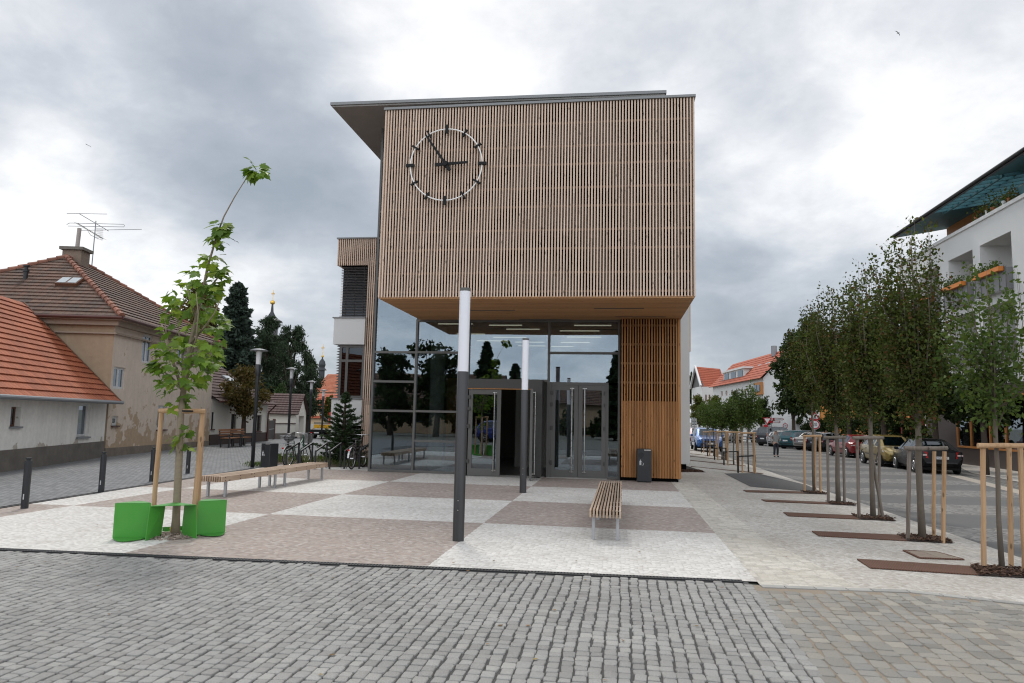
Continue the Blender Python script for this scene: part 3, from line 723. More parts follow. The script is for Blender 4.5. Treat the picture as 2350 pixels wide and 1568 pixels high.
# ------------------------------------------------------------------ benches
M['benchw'] = wood('bench_timber', (.33, .235, .165), (.47, .36, .27), 1, .28)
def bench(name, a, b, w, ht, label, gap, pairs):
    a, b = np.array(a[:2]), np.array(b[:2]); d = b-a; L = np.linalg.norm(d); rz = math.atan2(-d[0], d[1])
    t = thing(name, (a[0], a[1], 0), label, 'bench', None, rz)
    sw = .6
    for s0, s1 in ((0, L/2-.006), (L/2+.006, L)):
        m = MB(); n = 10; p = w/n
        for i in range(n): m.box((-w/2+(i+.5)*p, (s0+s1)/2, ht-.055+rnd.uniform(-.002, .002)), (p*sw, s1-s0, .11), bev=.004)
        o = m.build('seat', M['benchw'], t)
        for k in range(5):
            m = MB(); y = s0+.12+(s1-s0-.24)*k/4; m.box((0, y, ht-.055), (w*.93, .012, .05))
            for zz_ in (-.03, .03):
                for sx in (-1, 1): m.box((sx*(w/2-p*.2+.001), y, ht-.055+zz_), (.006, .022, .016))
            m.build('spacer', M['black'], o)
        for y in (s0+.22, s1-.22):
            for sx in (-1, 1): MB().box((sx*(w/2-.06), y, (ht-.11)/2), (.045, .06, ht-.11), bev=.004).build('leg', M['galv'], t)
            MB().box((0, y, ht-.118), (w-.12, .05, .016)).build('crossbar', M['galv'], t)
    return t
fa = [G(486.5, 1139), G(516.6, 1139)]; fb = [G(707.7, 1100.7), G(731.2, 1100)]
m0 = (fa[0]+fa[1])/2; m1 = (fb[0]+fb[1])/2; dd = (m1-m0)/np.linalg.norm(m1-m0)
bench('bench', m0-dd*.3, m1+dd*.3, .50, .42, 'long low timber slat bench left of the tall light column', .02, 2)
q0 = G(1389, 1171, .44); q1 = G(1402, 1104, .44)
bench('bench', q0, q1, .46, .44, 'timber slat bench seen end on in front of the glass doors', .02, 2)
# ------------------------------------------------------------------ litter bins
def bin_(p, h, w, d, rz, label):
    t = thing('litter_bin', (p[0], p[1], 0), label, 'litter bin', 'litter bins on the square', rz)
    m = MB(); m.box((0, 0, h/2+.01), (w, d, h-.02), bev=.012); m.build('body', M['anth'], t)
    m = MB(); m.tube([(-.22*w, -d/2-.004, h*.81), (-.22*w, -d/2+.03, h*.81)], w*.19, 24); m.build('opening', M['black'], t)
    MB().torus((-.22*w, -d/2, h*.81), w*.195, .006, 'Y', 28, 6).build('rim', M['anth'], t)
    MB().box((w*.22, -d/2-.002, h*.965), (w*.46, .008, .03)).build('ash_plate', M['steel'], t)
    m = MB(); y = -d/2-.003; cx, cz = -.25*w, h*.58          # litter pictogram: a person dropping rubbish in a basket
    m.tube([(cx, y, cz+.075), (cx, y-.003, cz+.075)], .014, 12)
    m.bar((cx-.012, y, cz+.055), (cx-.012, y, cz-.06), .03, .004, (0, 1, 0)); m.bar((cx, y, cz+.045), (cx+.045, y, cz+.015), .012, .004, (0, 1, 0))
    for a_, b_ in (((.03, -.0), (.035, -.06)), ((.035, -.06), (.075, -.06)), ((.075, -.06), (.08, 0))): m.bar((cx+a_[0], y, cz+a_[1]), (cx+b_[0], y, cz+b_[1]), .008, .004, (0, 1, 0))
    m.build('pictogram', pm('white_sticker', (.6, .6, .6), .6), t)
    return t
pb = G(617, 1074); bin_(pb, VY(620, 1017.5, pb[1])[2], .40, .34, R_(-22), 'dark litter bin beside the bicycles, at the edge of the planting bed')
pb = GX(1478, 20.62, 0); hb = VY(1478, 1030, pb[1])[2]; bin_(pb, hb, 32./CF*pb[1]*1.0, .30, 0, 'dark litter bin standing against the orange timber wall')
# ------------------------------------------------------------------ bollards
def bollards():
    bs = [(56, 1167, 1050), (232, 1129, 1037), (348, 1104, 1027), (430.5, 1086, 1025)]
    lab = ['dark steel bollard nearest the left picture edge', 'dark steel bollard in front of the beige house corner', 'dark steel bollard just left of the staked maple', 'dark steel bollard just right of the staked maple, farthest of its row']
    t = None
    for i, (x, y, yt) in enumerate(bs):
        p = G(x, y); h = VY(x+3, yt, p[1])[2]
        if t is None:
            t = thing('bollard', p, lab[0], 'bollard', 'bollards along the cobbled lane'); r = .058; h0 = h
            m = MB(); m.lathe([(r, -.02), (r, h-.07), (r*.98, h-.055), (r*.55, h-.05), (r*.55, h-.022)], n=8); m.build('post', M['anth'], t)
            m = MB(); m.lathe([(0, h), (r*.8, h), (r*.8, h-.022), (0, h-.022)], n=8); m.build('cap', M['anth'], t)
            m = MB(); m.box((.012, -r*.97, .20), (.018, .006, .09)); m.build('sticker', pm('pale_sticker', (.5, .5, .5), .6), t)
        else: copy_tree(t, p, label=lab[i], scale=(1, 1, h/h0))
bollards()
# ------------------------------------------------------------------ drainage channels
def channel(name, a, b, w, label, slots):
    a, b = np.array(a), np.array(b); d = b-a; L = np.linalg.norm(d); t = thing(name, (a[0], a[1], 0), label, 'drain channel', None, math.atan2(d[1], d[0]))
    MB().bb(0, L, -w/2, w/2, -.06, .002).build('channel', M['black'], t)
    m = MB(); m.bb(0, L, -w/2, -w/2+.014, .0, .009); m.bb(0, L, w/2-.014, w/2, .0, .009)
    if slots:
        n = int(L/.036)
        for i in range(n): m.box((.018+i*.036, 0, .004), (.019, w-.03, .009))
    m.build('grating', pm('cast_iron', (.035, .036, .038), .6, .3, .2, 20.), t)
    return t
channel('drain_channel', (kerb_at(7.3), drain_y(kerb_at(7.3))-.03), (1.34, drain_y(1.34)-.03), .10, 'straight slotted iron drain channel along the front of the square', True)
channel('drain_channel', (kerb_at(6.6)-.05, 6.6), (kerb_at(48)-.05, 48), .13, 'dark slotted channel between the cobbled lane and the square', False)
# ------------------------------------------------------------------ street lamps
def lamps():
    p = G(579, 1072); h = VY(590, 802, p[1])[2]
    labs = ['dark street lamp nearest, left of the litter bin', 'dark street lamp behind the bicycle with baskets', 'slim dark street lamp in front of the white truck', 'slim dark street lamp farthest, beside the fir']
    t = thing('street_lamp', p, labs[0], 'street lamp', 'street lamps along the lane')
    m = MB(); m.tube([(0, 0, -.05), (0, 0, h-.85), (0, 0, h-.84)], [.058, .055, .055], 14); m.build('pole', M['anth'], t, smooth=True)
    MB().lathe([(.06, h-.85), (.085, h-.78), (.085, h-.50), (.06, h-.48)], n=16).build('collar', M['anth'], t, smooth=True)
    MB().lathe([(.075, h-.48), (.085, h-.06)], n=16).build('lamp_glass', pm('lamp_glass', (.62, .63, .64), .3), t, smooth=True)
    MB().lathe([(0, h+.03), (.10, h+.02), (.28, h-.03), (.28, h-.05), (.09, h-.055), (0, h-.055)], n=28).build('hood', pm('lamp_hood', (.16, .17, .18), .4), t)
    for i, (bx, by, tx, ty) in enumerate(((660, 1033, 668.5, 845), (708, 1022, 717, 875), (737.5, 1008, 742, 895))):
        q = G(bx, by); hq = VY(tx, ty, q[1])[2]; s = hq/h
        copy_tree(t, q, label=labs[i+1], scale=(1.0, 1.0, s))
lamps()
# ------------------------------------------------------------------ bike racks
def racks():
    f0, b0 = G(*z6(1475, 1081)), G(*z6(1632, 1056)); ft = VY(*z6(1455, 800), f0[1])[2]; bt = VY(*z6(1615, 675), b0[1])[2]
    v = b0-f0; t = thing('bike_rack', f0, 'slanted dark steel bike hoop, second from the glass corner', 'bike rack', 'slanted bike hoops by the planting bed')
    m = MB(); s = .045
    m.bar((0, 0, -.03), (0, 0, ft), s, s, (1, 0, 0)); m.bar((v[0], v[1], -.03), (v[0], v[1], bt), s, s, (1, 0, 0)); m.bar((0, 0, ft-.01), (v[0], v[1], bt-.01), s, s)
    m.build('hoop', M['anth'], t)
    pos = [G(*z6(x, 1081)) for x in (780, 1015, 1245, 1710)]+[G(*z6(560, 1075))]
    labs = ['slanted dark steel bike hoop just right of the bicycle with baskets', 'slanted dark steel bike hoop left of the young fir', 'slanted dark steel bike hoop right in front of the young fir', 'slanted dark steel bike hoop at the glass corner with the dark bicycle', 'slanted dark steel bike hoop hidden behind the bicycle with baskets']
    for q, l in zip(pos, labs): copy_tree(t, q, label=l)
racks()
# ------------------------------------------------------------------ bicycles
M['tyre'] = pm('tyre_rubber', (.02, .02, .02), .85); M['chrome'] = pm('chrome', (.6, .6, .6), .2, 1., .05)
def bicycle(p, rz, label, paint, guard, baskets, grp='bicycles at the hoops'):
    t = thing('bicycle', p, label, 'bicycle', grp, rz); R0 = .335; wb = 1.06
    for x in (0, wb):
        w = MB().torus((x, 0, R0), R0-.018, .019, 'Y', 36, 7).build('wheel', M['tyre'], t, smooth=True)
        MB().torus((x, 0, R0), R0-.045, .012, 'Y', 36, 6).build('rim', M['chrome'], w, smooth=True)
        m = MB()
        for k in range(14):
            a = 2*PI*k/14; m.tube([(x, .02*(-1)**k, R0), (x+(R0-.05)*math.cos(a), 0, R0+(R0-.05)*math.sin(a))], .0022, 4)
        m.tube([(x, -.05, R0), (x, .05, R0)], .022, 10); m.build('spokes', M['chrome'], w)
        g = MB(); pts = [(x+(R0+.022)*math.cos(R_(a)), R0+(R0+.022)*math.sin(R_(a))) for a in (range(25, 190, 15) if x == 0 else range(40, 200, 15))]
        for (a, b), (c, d) in zip(pts[:-1], pts[1:]): g.bar((a, 0, b), (c, 0, d), .055, .006, (0, 0, 1) if abs(c-a) > .03 else (1, 0, 0))
        g.build('mudguard', guard, t)
    f = MB(); bb = (.44, 0, .29); st = (.30, 0, .80); hd0, hd1 = (.90, 0, .66), (.86, 0, .90)
    f.tube([bb, st], .018, 8); f.tube([bb, (.62, 0, .45), hd0], .02, 8); f.tube([(.36, 0, .60), (.60, 0, .62), hd1], .016, 8); f.tube([hd0, hd1, (.845, 0, .98)], .02, 8)
    for s in (-1, 1):
        f.tube([(0, .06*s, R0), (.44, .04*s, .29)], .011, 6); f.tube([(0, .06*s, R0), (.32, .02*s, .70)], .010, 6); f.tube([(.885, .035*s, .70), (wb-.05, .06*s, .45), (wb, .06*s, R0)], .013, 6)
    f.build('frame', paint, t, smooth=True)
    m = MB(); m.tube([(.29, 0, .80), (.28, 0, .90)], .013, 8); m.build('seat_post', M['chrome'], t)
    m = MB(); m.box((.25, 0, .93), (.22, .17, .05), bev=.02); m.box((.38, 0, .93), (.14, .06, .045), bev=.015); m.build('saddle', M['black'], t)
    hb = MB(); hb.tube([(.845, 0, .97), (.84, 0, 1.04)], .013, 8); hb.tube([(.70, -.29, 1.06), (.78, -.27, 1.07), (.86, -.12, 1.05), (.86, .12, 1.05), (.78, .27, 1.07), (.70, .29, 1.06)], .012, 8); o = hb.build('handlebar', M['chrome'], t, smooth=True)
    for s in (-1, 1): MB().tube([(.66, .295*s, 1.055), (.76, .28*s, 1.07)], .018, 8).build('grip', M['black'], o)
    c = MB(); c.tube([(.44, -.055, .29), (.44, -.07, .29)], .09, 18); c.bar((.44, -.08, .29), (.52, -.08, .14), .02, .012); c.box((.53, -.12, .13), (.09, .08, .02)); c.bar((.44, .08, .29), (.36, .08, .44), .02, .012); c.box((.35, .12, .45), (.09, .08, .02)); c.bar((0, -.06, R0+.04), (.44, -.06, .37), .008, .01); c.bar((0, -.06, R0-.04), (.44, -.06, .21), .008, .01); c.build('crank', M['zinc'], t)
    MB().box((-.34, 0, .60), (.03, .07, .05), bev=.01).build('tail_reflector', pm('red_reflector', (.5, .01, .01), .3), t)
    m = MB(); m.tube([(.05, .10, R0), (.08, .2, .02)], .012, 6); m.build('kickstand', M['zinc'], t)
    r = MB()
    for s in (-1, 0, 1): r.tube([(.24, .06*s, .73), (-.22, .06*s, .73)], .006, 5)
    for s in (-1, 1): r.tube([(0, .06*s, R0), (-.1, .06*s, .73)], .006, 5)
    r.build('carrier', M['chrome'], t)
    if baskets:
        def basket(name, cx, cz, w, d, h, mat, dense):
            m = MB(); n = dense
            for z in np.linspace(0, h, max(3, n//2)):
                s = .8+.2*z/h; q = [(cx-d/2*s, -w/2*s, cz+z), (cx+d/2*s, -w/2*s, cz+z), (cx+d/2*s, w/2*s, cz+z), (cx-d/2*s, w/2*s, cz+z), (cx-d/2*s, -w/2*s, cz+z)]
                m.tube(q, .0035, 5)
            for i in range(n):
                u = i/(n-1)-.5
                for (ax, ay) in ((u*d, -w/2), (u*d, w/2), (-d/2, u*w), (d/2, u*w)): m.tube([(cx+ax*.8, ay*.8, cz), (cx+ax, ay, cz+h)], .003, 4)
            for i in range(n): m.tube([(cx-d*.4, (i/(n-1)-.5)*w*.8, cz), (cx+d*.4, (i/(n-1)-.5)*w*.8, cz)], .003, 4)
            return m.build(name, mat, t)
        basket('rear_basket', -.10, .75, .34, .34, .24, M['galv'], 8); basket('front_basket', 1.06, .74, .36, .30, .27, M['zinc'], 18)
    return t
G0 = pm('green_bike_paint', (.03, .10, .07), .3, .2); GW = pm('pale_mudguard', (.55, .56, .53), .35, .3)
pr1 = G(*z6(590, 1052)); bk1 = bicycle(pr1, R_(84), 'green city bicycle with wire baskets front and back', G0, GW, True)
pr2 = G(*z6(1590, 1090)); bicycle(pr2, R_(91), 'dark bicycle with silver mudguards parked at the glass corner', pm('dark_bike_paint', (.03, .015, .015), .3, .2), pm('silver_mudguard', (.5, .5, .5), .3, .5), False)
# a black bag with pale letters lying in the rear basket
def text_mesh(name, body, size, mat, parent, loc, rot, extrude=.002, align='CENTER', sx=1.):
    c = bpy.data.curves.new(name, 'FONT'); c.body = body; c.size = size; c.extrude = extrude; c.align_x = align; c.align_y = 'CENTER'; c.resolution_u = 3
    tmp = bpy.data.objects.new(name, c); COL.objects.link(tmp); dg = bpy.context.evaluated_depsgraph_get(); me = bpy.data.meshes.new_from_object(tmp.evaluated_get(dg))
    bpy.data.objects.remove(tmp); me.materials.clear(); me.materials.append(mat)
    o = bpy.data.objects.new(name, me); COL.objects.link(o); o.parent = parent; o.location = tuple(float(v) for v in loc); o.rotation_euler = rot; o.scale = (sx, 1, 1); return o
def bag():
    c, s = math.cos(R_(84)), math.sin(R_(84)); q = (pr1[0]-.02*c, pr1[1]-.02*s, .93)
    t = thing('bag', q, 'black bag with pale lettering stuffed in the rear bicycle basket', 'bag')
    m = MB(); m.lathe([(0, -.14), (.10, -.12), (.16, -.04), (.165, .03), (.13, .10), (.05, .13), (0, .13)], n=18); m.build('pouch', M['black'], t, smooth=True)
    text_mesh('lettering', 'H   DIC', .085, pm('bag_print', (.6, .6, .6), .6), t, (0.01, -.172, .04), (R_(90), 0, 0))
bag()
# ------------------------------------------------------------------ green seats round the young maple
TP = G(402, 1229)
M['green'] = pm('green_powder_coat', (.065, .30, .04), .42, 0., .10, 5., dirt=.12)
t_ = NT('green_perforated'); vo = t_.n('ShaderNodeTexVoronoi'); vo.inputs['Scale'].default_value = 55.; vo.inputs['Randomness'].default_value = 0.; t_.l(t_.coords('Object', rot=(0, 0, .78)), vo.inputs['Vector'])
M['green2'] = t_.done(t_.bsdf(t_.mix(t_.ramp(vo.outputs['Distance'], [(.30, 1.), (.36, 0.)]), (.065, .30, .04), (.03, .15, .025)), .4))
def seats():
    t = thing('planter_bench', (TP[0], TP[1], 0), 'bright green folded metal tree seat around the young maple', 'seat', None, .57); t.scale = (1.06, 1.06, 1.0); th = .007; H = .46
    def arcpts(p, q, bulge, n=10):
        p, q = np.array(p), np.array(q); d = q-p; nr = np.array([-d[1], d[0]])/np.linalg.norm(d)
        return [tuple(p+d*k/n+nr*bulge*4*(k/n)*(1-k/n)) for k in range(n+1)]
    def z_panel(p, q, hb, bt, bb_):
        m = MB(); p3 = lambda a, z: (a[0], a[1], z)
        m.prism([p3(p, .012), p3(q, .012), p3(q, H), p3(p, H)], (0, th, 0))
        m.prism([p3(a, H-.004) for a in arcpts(p, q, bt)], (0, 0, th)); o = m.build('seat_panel', M['green'], t)
        m = MB(); m.prism([p3(a, .012) for a in arcpts(p, q, -bb_)], (0, 0, th)); m.build('foot_plate', M['green2'], o)
    z_panel((-.71, -.06), (-.30, -.16), 1, .22, .28)
    z_panel((.25, -.10), (.60, .0), 1, .20, .24)
    m = MB(); fl, fr, ap = (-.335, -.33), (.245, -.33), (-.02, .02)
    bl, br = (-.17, -.06), (.07, -.06); tl, tr = (-.31, -.33), (.225, -.33)
    m.prism([(*tl, H-.02), (*tr, H-.02), (*ap, H-.02)], (0, 0, th))
    for f0, f1, g0 in ((fl, tl, bl), (fr, tr, br)):
        tt = (np.array(f1)*.25+np.array(ap)*.75)
        m.prism([(*f0, .0), (*g0, .0), (*(np.array(f1)*.42+np.array(ap)*.58), H-.02), (*f1, H-.02)], (th, 0, 0))
    m.build('arch_seat', M['green'], t)
    m = MB(); p, q = (-.16, .32), (.30, .36); m.prism([(*p, .01), (*q, .01), (*q, .07), (*p, .07)], (0, th, 0)); m.prism([(*a, .012) for a in arcpts(p, q, -.14)], (0, 0, th)); m.build('foot_plate', M['green2'], t)
seats()
def pebbles(name, poly_c, rx_, ry_, n, s, mat, label, flat=.6, z0=0.):
    V = []; F = []; ico = [(0, 0, 1), (.89, 0, .45), (.28, .85, .45), (-.72, .53, .45), (-.72, -.53, .45), (.28, -.85, .45), (.72, .53, -.45), (-.28, .85, -.45), (-.89, 0, -.45), (-.28, -.85, -.45), (.72, -.53, -.45), (0, 0, -1)]
    fi = [(0, 1, 2), (0, 2, 3), (0, 3, 4), (0, 4, 5), (0, 5, 1), (1, 6, 2), (2, 7, 3), (3, 8, 4), (4, 9, 5), (5, 10, 1), (6, 7, 2), (7, 8, 3), (8, 9, 4), (9, 10, 5), (10, 6, 1), (11, 7, 6), (11, 8, 7), (11, 9, 8), (11, 10, 9), (11, 6, 10)]
    for k in range(n):
        a = rnd.uniform(0, 2*PI); r = math.sqrt(rnd.random()); x, y = r*math.cos(a)*rx_, r*math.sin(a)*ry_; q = s*rnd.uniform(.5, 1.2); b = len(V); rz = rnd.uniform(0, PI); st = rnd.uniform(.7, 1.4)
        for p in ico:
            u, v = p[0]*q*st, p[1]*q; V.append((x+u*math.cos(rz)-v*math.sin(rz), y+u*math.sin(rz)+v*math.cos(rz), z0+p[2]*q*flat+.03*(1-r)))
        F += [(i+b, j+b, l+b) for i, j, l in fi]
    o = npmesh(name, V, F, mat, None, poly_c); o['kind'] = 'stuff'; tag(o, label, 'gravel'); return o
def islmat(name, cols, rough=.85):
    t = NT(name); g = t.n('ShaderNodeNewGeometry').outputs['Random Per Island']; n = len(cols)
    c = t.ramp(g, [(i/max(1, n-1), q) for i, q in enumerate(cols)]); return t.done(t.bsdf(c, rough, 0, .25))
pebbles('gravel', (TP[0]-.02, TP[1]-.08, .01), .36, .34, 520, .016, islmat('pebbles', [(.10, .075, .06), (.22, .17, .14), (.36, .30, .26), (.16, .12, .10), (.30, .22, .18)]), 'loose pebbles around the foot of the young maple')
def cup():
    p = G(418.5-7, 1217.5); p = G(384, 1214.5+8); t = thing('drain_ring', (TP[0]-.12, TP[1]+.12, .05), 'small yellow plastic watering pipe end in the pebbles', 'pipe')
    MB().lathe([(.035, -.05), (.035, .02), (.042, .022), (.042, .03), (.028, .03), (.028, -.03)], n=16).build('pipe_end', pm('yellow_plastic', (.6, .40, .02), .5), t)
cup()
# ------------------------------------------------------------------ tree stakes
M['stakeN'] = wood('new_stake_timber', (.36, .215, .11), (.52, .345, .205), 2, .15)
M['stakeG'] = wood('weathered_stake_timber', (.13, .105, .085), (.22, .185, .155), 2, .2)
M['strap'] = M['black']
def stake_frame(base, feet, barends, ztop, mats, label, name='tree_stake', r=.032, lean=None, group='stakes that hold the street trees', barmat=None, tree=None):
    """feet: list of ground points; tops: points; barends: two world points of the crossbar"""
    t = thing(name, base, label, 'tree stake', group); b = np.array(base)
    for (f, tp), m in zip(feet, mats):
        f, tp = np.array(f)-b, np.array(tp)-b; q = []
        for k in range(7):
            u = k/6; q.append(tuple(f+(tp-f)*u+np.array([rnd.uniform(-.004, .004), rnd.uniform(-.004, .004), 0])))
        MB().tube(q, [r*rnd.uniform(.93, 1.05) for _ in q], 9).build('stake', m, t, smooth=False)
    a, c = np.array(barends[0])-b, np.array(barends[1])-b
    MB().tube([tuple(a+(c-a)*k/5+np.array([0, 0, rnd.uniform(-.004, .004)])) for k in range(6)], [r*1.08]*6, 10).build('crossbar', barmat or mats[0], t)
    if tree is not None:
        q = np.array(tree)-b; s = MB(); s.torus((q[0], q[1], q[2]), .075, .014, 'Z', 14, 5); w = q+(a+c)/2; mid = a+(c-a)*np.clip(((q-a)@(c-a))/((c-a)@(c-a)), 0, 1); s.bar(tuple(q), tuple(mid), .05, .02); s.build('strap', M['strap'], t)
    return t
# maple: three new stakes
Yb = TP[1]
ls, rs = G(347.5, 1228), G(441, 1228); lt = VY(371, 943, ls[1]); rt = VY(466, 944, rs[1])
bs = np.array([TP[0]+.05, TP[1]+.42, 0]); zt_ = (lt[2]+rt[2])/2
stake_frame(TP, [(ls, lt), (rs, rt), (bs, (TP[0]+.06, TP[1]+.38, zt_-.01))], [VY(365, 943, ls[1]-.02), VY(471, 944, rs[1]-.02)], zt_, [M['stakeN']]*3, 'three new timber stakes with a crossbar holding the young maple', r=.033, tree=(TP[0]+.06, TP[1]+.02, zt_))
# ------------------------------------------------------------------ the row of trees on the right: stakes, mulch, gratings
ROW = []     # (base of trunk, scale)
def zrow(pts): return [G(*p) for p in pts]
rowdef = [  # trunk(D px), stakes [(x,ybase,material)], bar (x0,x1,y)
 ((2300, 1309), [((2258, 1307), (2256, 1022), 'N'), ((2320, 1302), (2316, 1024), 'N'), ((2352, 1314), (2341, 1024), 'N')], (2244, 2349, 1021), 'new pale stakes and crossbar nearest the right picture edge'),
 ((2117, 1240), [((2083, 1240), (2087, 1030), 'G'), ((2142, 1236), (2144, 1036), 'N'), ((2164, 1246), (2168, 1036), 'N')], (2075, 2174, 1027), 'stakes around the tree beside the black car, one weathered and two pale'),
 ((2004, 1190), [((1971, 1190), (1967, 1006), 'G'), ((2018, 1184), (2017, 1006), 'G'), ((2027, 1192), (1995, 1008), 'G')], (1956, 2028, 1003), 'weathered grey stakes with one leaning across, in front of the gold car'),
 ((1924, 1156), [((1901, 1155), (1899, 1004), 'G'), ((1938, 1157), (1936, 1004), 'G'), ((1926, 1150), (1922, 1003), 'G')], (1890, 1941, 1002), 'weathered grey stakes in front of the dark hatchback'),
 ((1868, 1131), [((1847, 1130), (1846, 1001), 'N'), ((1871, 1128), (1871, 1001), 'N'), ((1883, 1133), (1881, 1001), 'N')], (1843, 1886, 999), 'pale stakes in front of the silver saloon car'),
 ((1718, 1084), [((1704, 1085), (1703, 993), 'N'), ((1730, 1083), (1728, 993), 'N'), ((1733, 1087), (1730, 993), 'N')], (1699, 1735, 992), 'pale stakes behind the nearest black guard hoop'),
 ((1684, 1067), [((1670.5, 1068), (1670.5, 991), 'N'), ((1692, 1066), (1690, 991), 'N'), ((1696, 1069), (1693, 991), 'N')], (1665, 1698, 990), 'pale stakes behind the second black guard hoop'),
 ((1657, 1055), [((1647, 1056), (1649, 991), 'N'), ((1665, 1054), (1665, 991), 'N'), ((1668, 1057), (1667, 991), 'N')], (1646, 1672, 989), 'pale stakes behind the middle black guard hoop'),
 ((1638, 1047), [((1628.5, 1047), (1629.5, 990), 'N'), ((1642, 1046), (1643, 990), 'N'), ((1644, 1049), (1645, 990), 'N')], (1627, 1647, 988), 'pale stakes in front of the bonnet of the blue car'),
 ((1623, 1038), [((1615, 1039), (1615.5, 991), 'N'), ((1628, 1037), (1628, 991), 'N'), ((1630, 1040), (1630, 991), 'N')], (1613, 1631, 989.5), 'farthest pale stakes, in front of the headlight of the blue car'),
]
for (tx, ty), st, (bx0_, bx1_, by_), lab in rowdef:
    b = G(tx, ty); ROW.append(b); feet = []; mats = []
    for (f, tp, m) in st:
        fp = G(*f); feet.append((fp+np.array([0, 0, -.03]), VY(tp[0], tp[1], fp[1]))); mats.append(M['stake'+m])
    Yq = feet[0][0][1]-.04
    e0, e1 = VY(bx0_, by_+2, Yq), VY(bx1_, by_+2, Yq)
    zt_ = (e0[2]+e1[2])/2
    stake_frame(b, feet, [e0, e1], zt_, mats, lab, tree=(b[0], b[1], zt_))
# black guard hoops
def hoops():
    hd = [((1694, 1085), (1733, 1086), 1046), ((1661.5, 1067.5), (1694, 1069), 1036), ((1640, 1055.5), (1666, 1057), 1028), ((1624, 1047), (1646, 1048), 1022.5), ((1609.5, 1039), (1630, 1040), 1016.5)]
    lab = ['nearest black steel guard hoop on the sidewalk', 'second nearest black steel guard hoop on the sidewalk', 'middle one of five black steel guard hoops', 'fourth black steel guard hoop, by the blue car bonnet', 'farthest black steel guard hoop, against the blue car']
    t = None
    for (l, r, yt), lb in zip(hd, lab):
        a, b = G(*l), G(*r); h = VY(l[0], yt, a[1])[2]-a[2]; w = np.linalg.norm(b-a); rz = math.atan2(b[1]-a[1], b[0]-a[0])
        if t is None:
            t = thing('guard_hoop', a, lb, 'guard hoop', 'black guard hoops at the young trees', rz); w0, h0 = w, h
            m = MB(); m.box((0, 0, h/2-.02), (.05, .05, h+.04)); m.box((w, 0, h/2-.02), (.05, .05, h+.04)); m.box((w/2, 0, h-.025), (w-.05, .05, .05)); m.build('hoop', M['black'], t)
        else: copy_tree(t, a, rz, lb, (w/w0, 1, h/h0))
hoops()
# rusty gratings + bark mulch
t_ = NT('rusty_grating'); v_ = t_.coords('Object', (1, 1, 1)); w_ = t_.n('ShaderNodeTexWave', wave_type='BANDS', bands_direction='X'); w_.inputs['Scale'].default_value = 8.; t_.l(v_, w_.inputs['Vector'])
nz_ = t_.noise(v_, 3., 5.); cc = t_.mix(nz_, (.125, .062, .040), (.19, .10, .066)); cc = t_.mix(t_.math('MULTIPLY', w_.outputs[1], .55), cc, (.035, .018, .012))
M['rust'] = t_.done(t_.bsdf(cc, .8, .0, .3, t_.bump(w_.outputs[1], .6, .01)))
M['bark'] = islmat('bark_chips', [(.030, .016, .011), (.07, .036, .022), (.11, .062, .040), (.045, .025, .018), (.16, .10, .07)])
M['soil'] = pm('dark_soil', (.035, .022, .016), .95, var=.4, scale=20., bump=.6, bscale=60.)
def bed(i, gpoly, mpoly, n):
    pts = [G(*z8(*p)) for p in gpoly]; c = sum(pts)/len(pts)
    labs = ['rusty slotted tree grating nearest the viewer', 'rusty slotted tree grating leading to the tree beside the black car', 'rusty slotted tree grating leading to the leaning stake', 'rusty slotted tree grating, fourth from the front', 'rusty slotted tree grating by the asphalt apron']
    t = thing('tree_grating', (c[0], c[1], c[2]), labs[i], 'tree grating', 'rusty gratings between sidewalk and trees')
    m = MB(); q = [(p[0], p[1], zg(p[0])+.002) for p in pts]; m.prism(q, (0, 0, .012)); m.build('grate_plate', M['rust'], t, world=True)
    mp = [G(*z8(*p)) for p in mpoly]; chips(i, mp, n)
def chips(i, mp, n):
    m = MB(); q = [(p[0], p[1], zg(p[0])+.006) for p in mp]; m.prism(q, (0, 0, .008))
    V = list(m.v); F = []
    a, b, c, d = [np.array(p) for p in mp]
    ch = MB(); ch.v = []; 
    for k in range(n):
        u, v = rnd.random(), rnd.random(); p = (a*(1-u)+b*u)*(1-v)+(d*(1-u)+c*u)*v; p = p+np.array([rnd.gauss(0, .03), rnd.gauss(0, .03), 0])
        L, w = rnd.uniform(.03, .09), rnd.uniform(.012, .03); rz = rnd.uniform(0, PI); ex = Vector((math.cos(rz), math.sin(rz), rnd.uniform(-.45, .45)))*L/2; ey = Vector((-math.sin(rz), math.cos(rz), rnd.uniform(-.4, .4)))*w/2; o = Vector((p[0], p[1], zg(p[0])+.02+rnd.random()*.028))
        up = Vector((0, 0, .006)); ch.add([o-ex-ey, o+ex-ey*.5, o+ex*.9+ey, o-ex*.8+ey, o-ex-ey+up, o+ex-ey*.5+up, o+ex*.9+ey+up, o-ex*.8+ey+up], [(3, 2, 1, 0), (4, 5, 6, 7), (0, 1, 5, 4), (1, 2, 6, 5), (2, 3, 7, 6), (3, 0, 4, 7)])
    m.cm = 0; m.m = [0]*len(m.f); nb = len(m.v); m.v += ch.v; m.f += [tuple(x+nb for x in f) for f in ch.f]; m.m += [1]*len(ch.f)
    o = m.build('bark_mulch', [M['soil'], M['bark']]); tag(o, None, None, None, 'stuff')
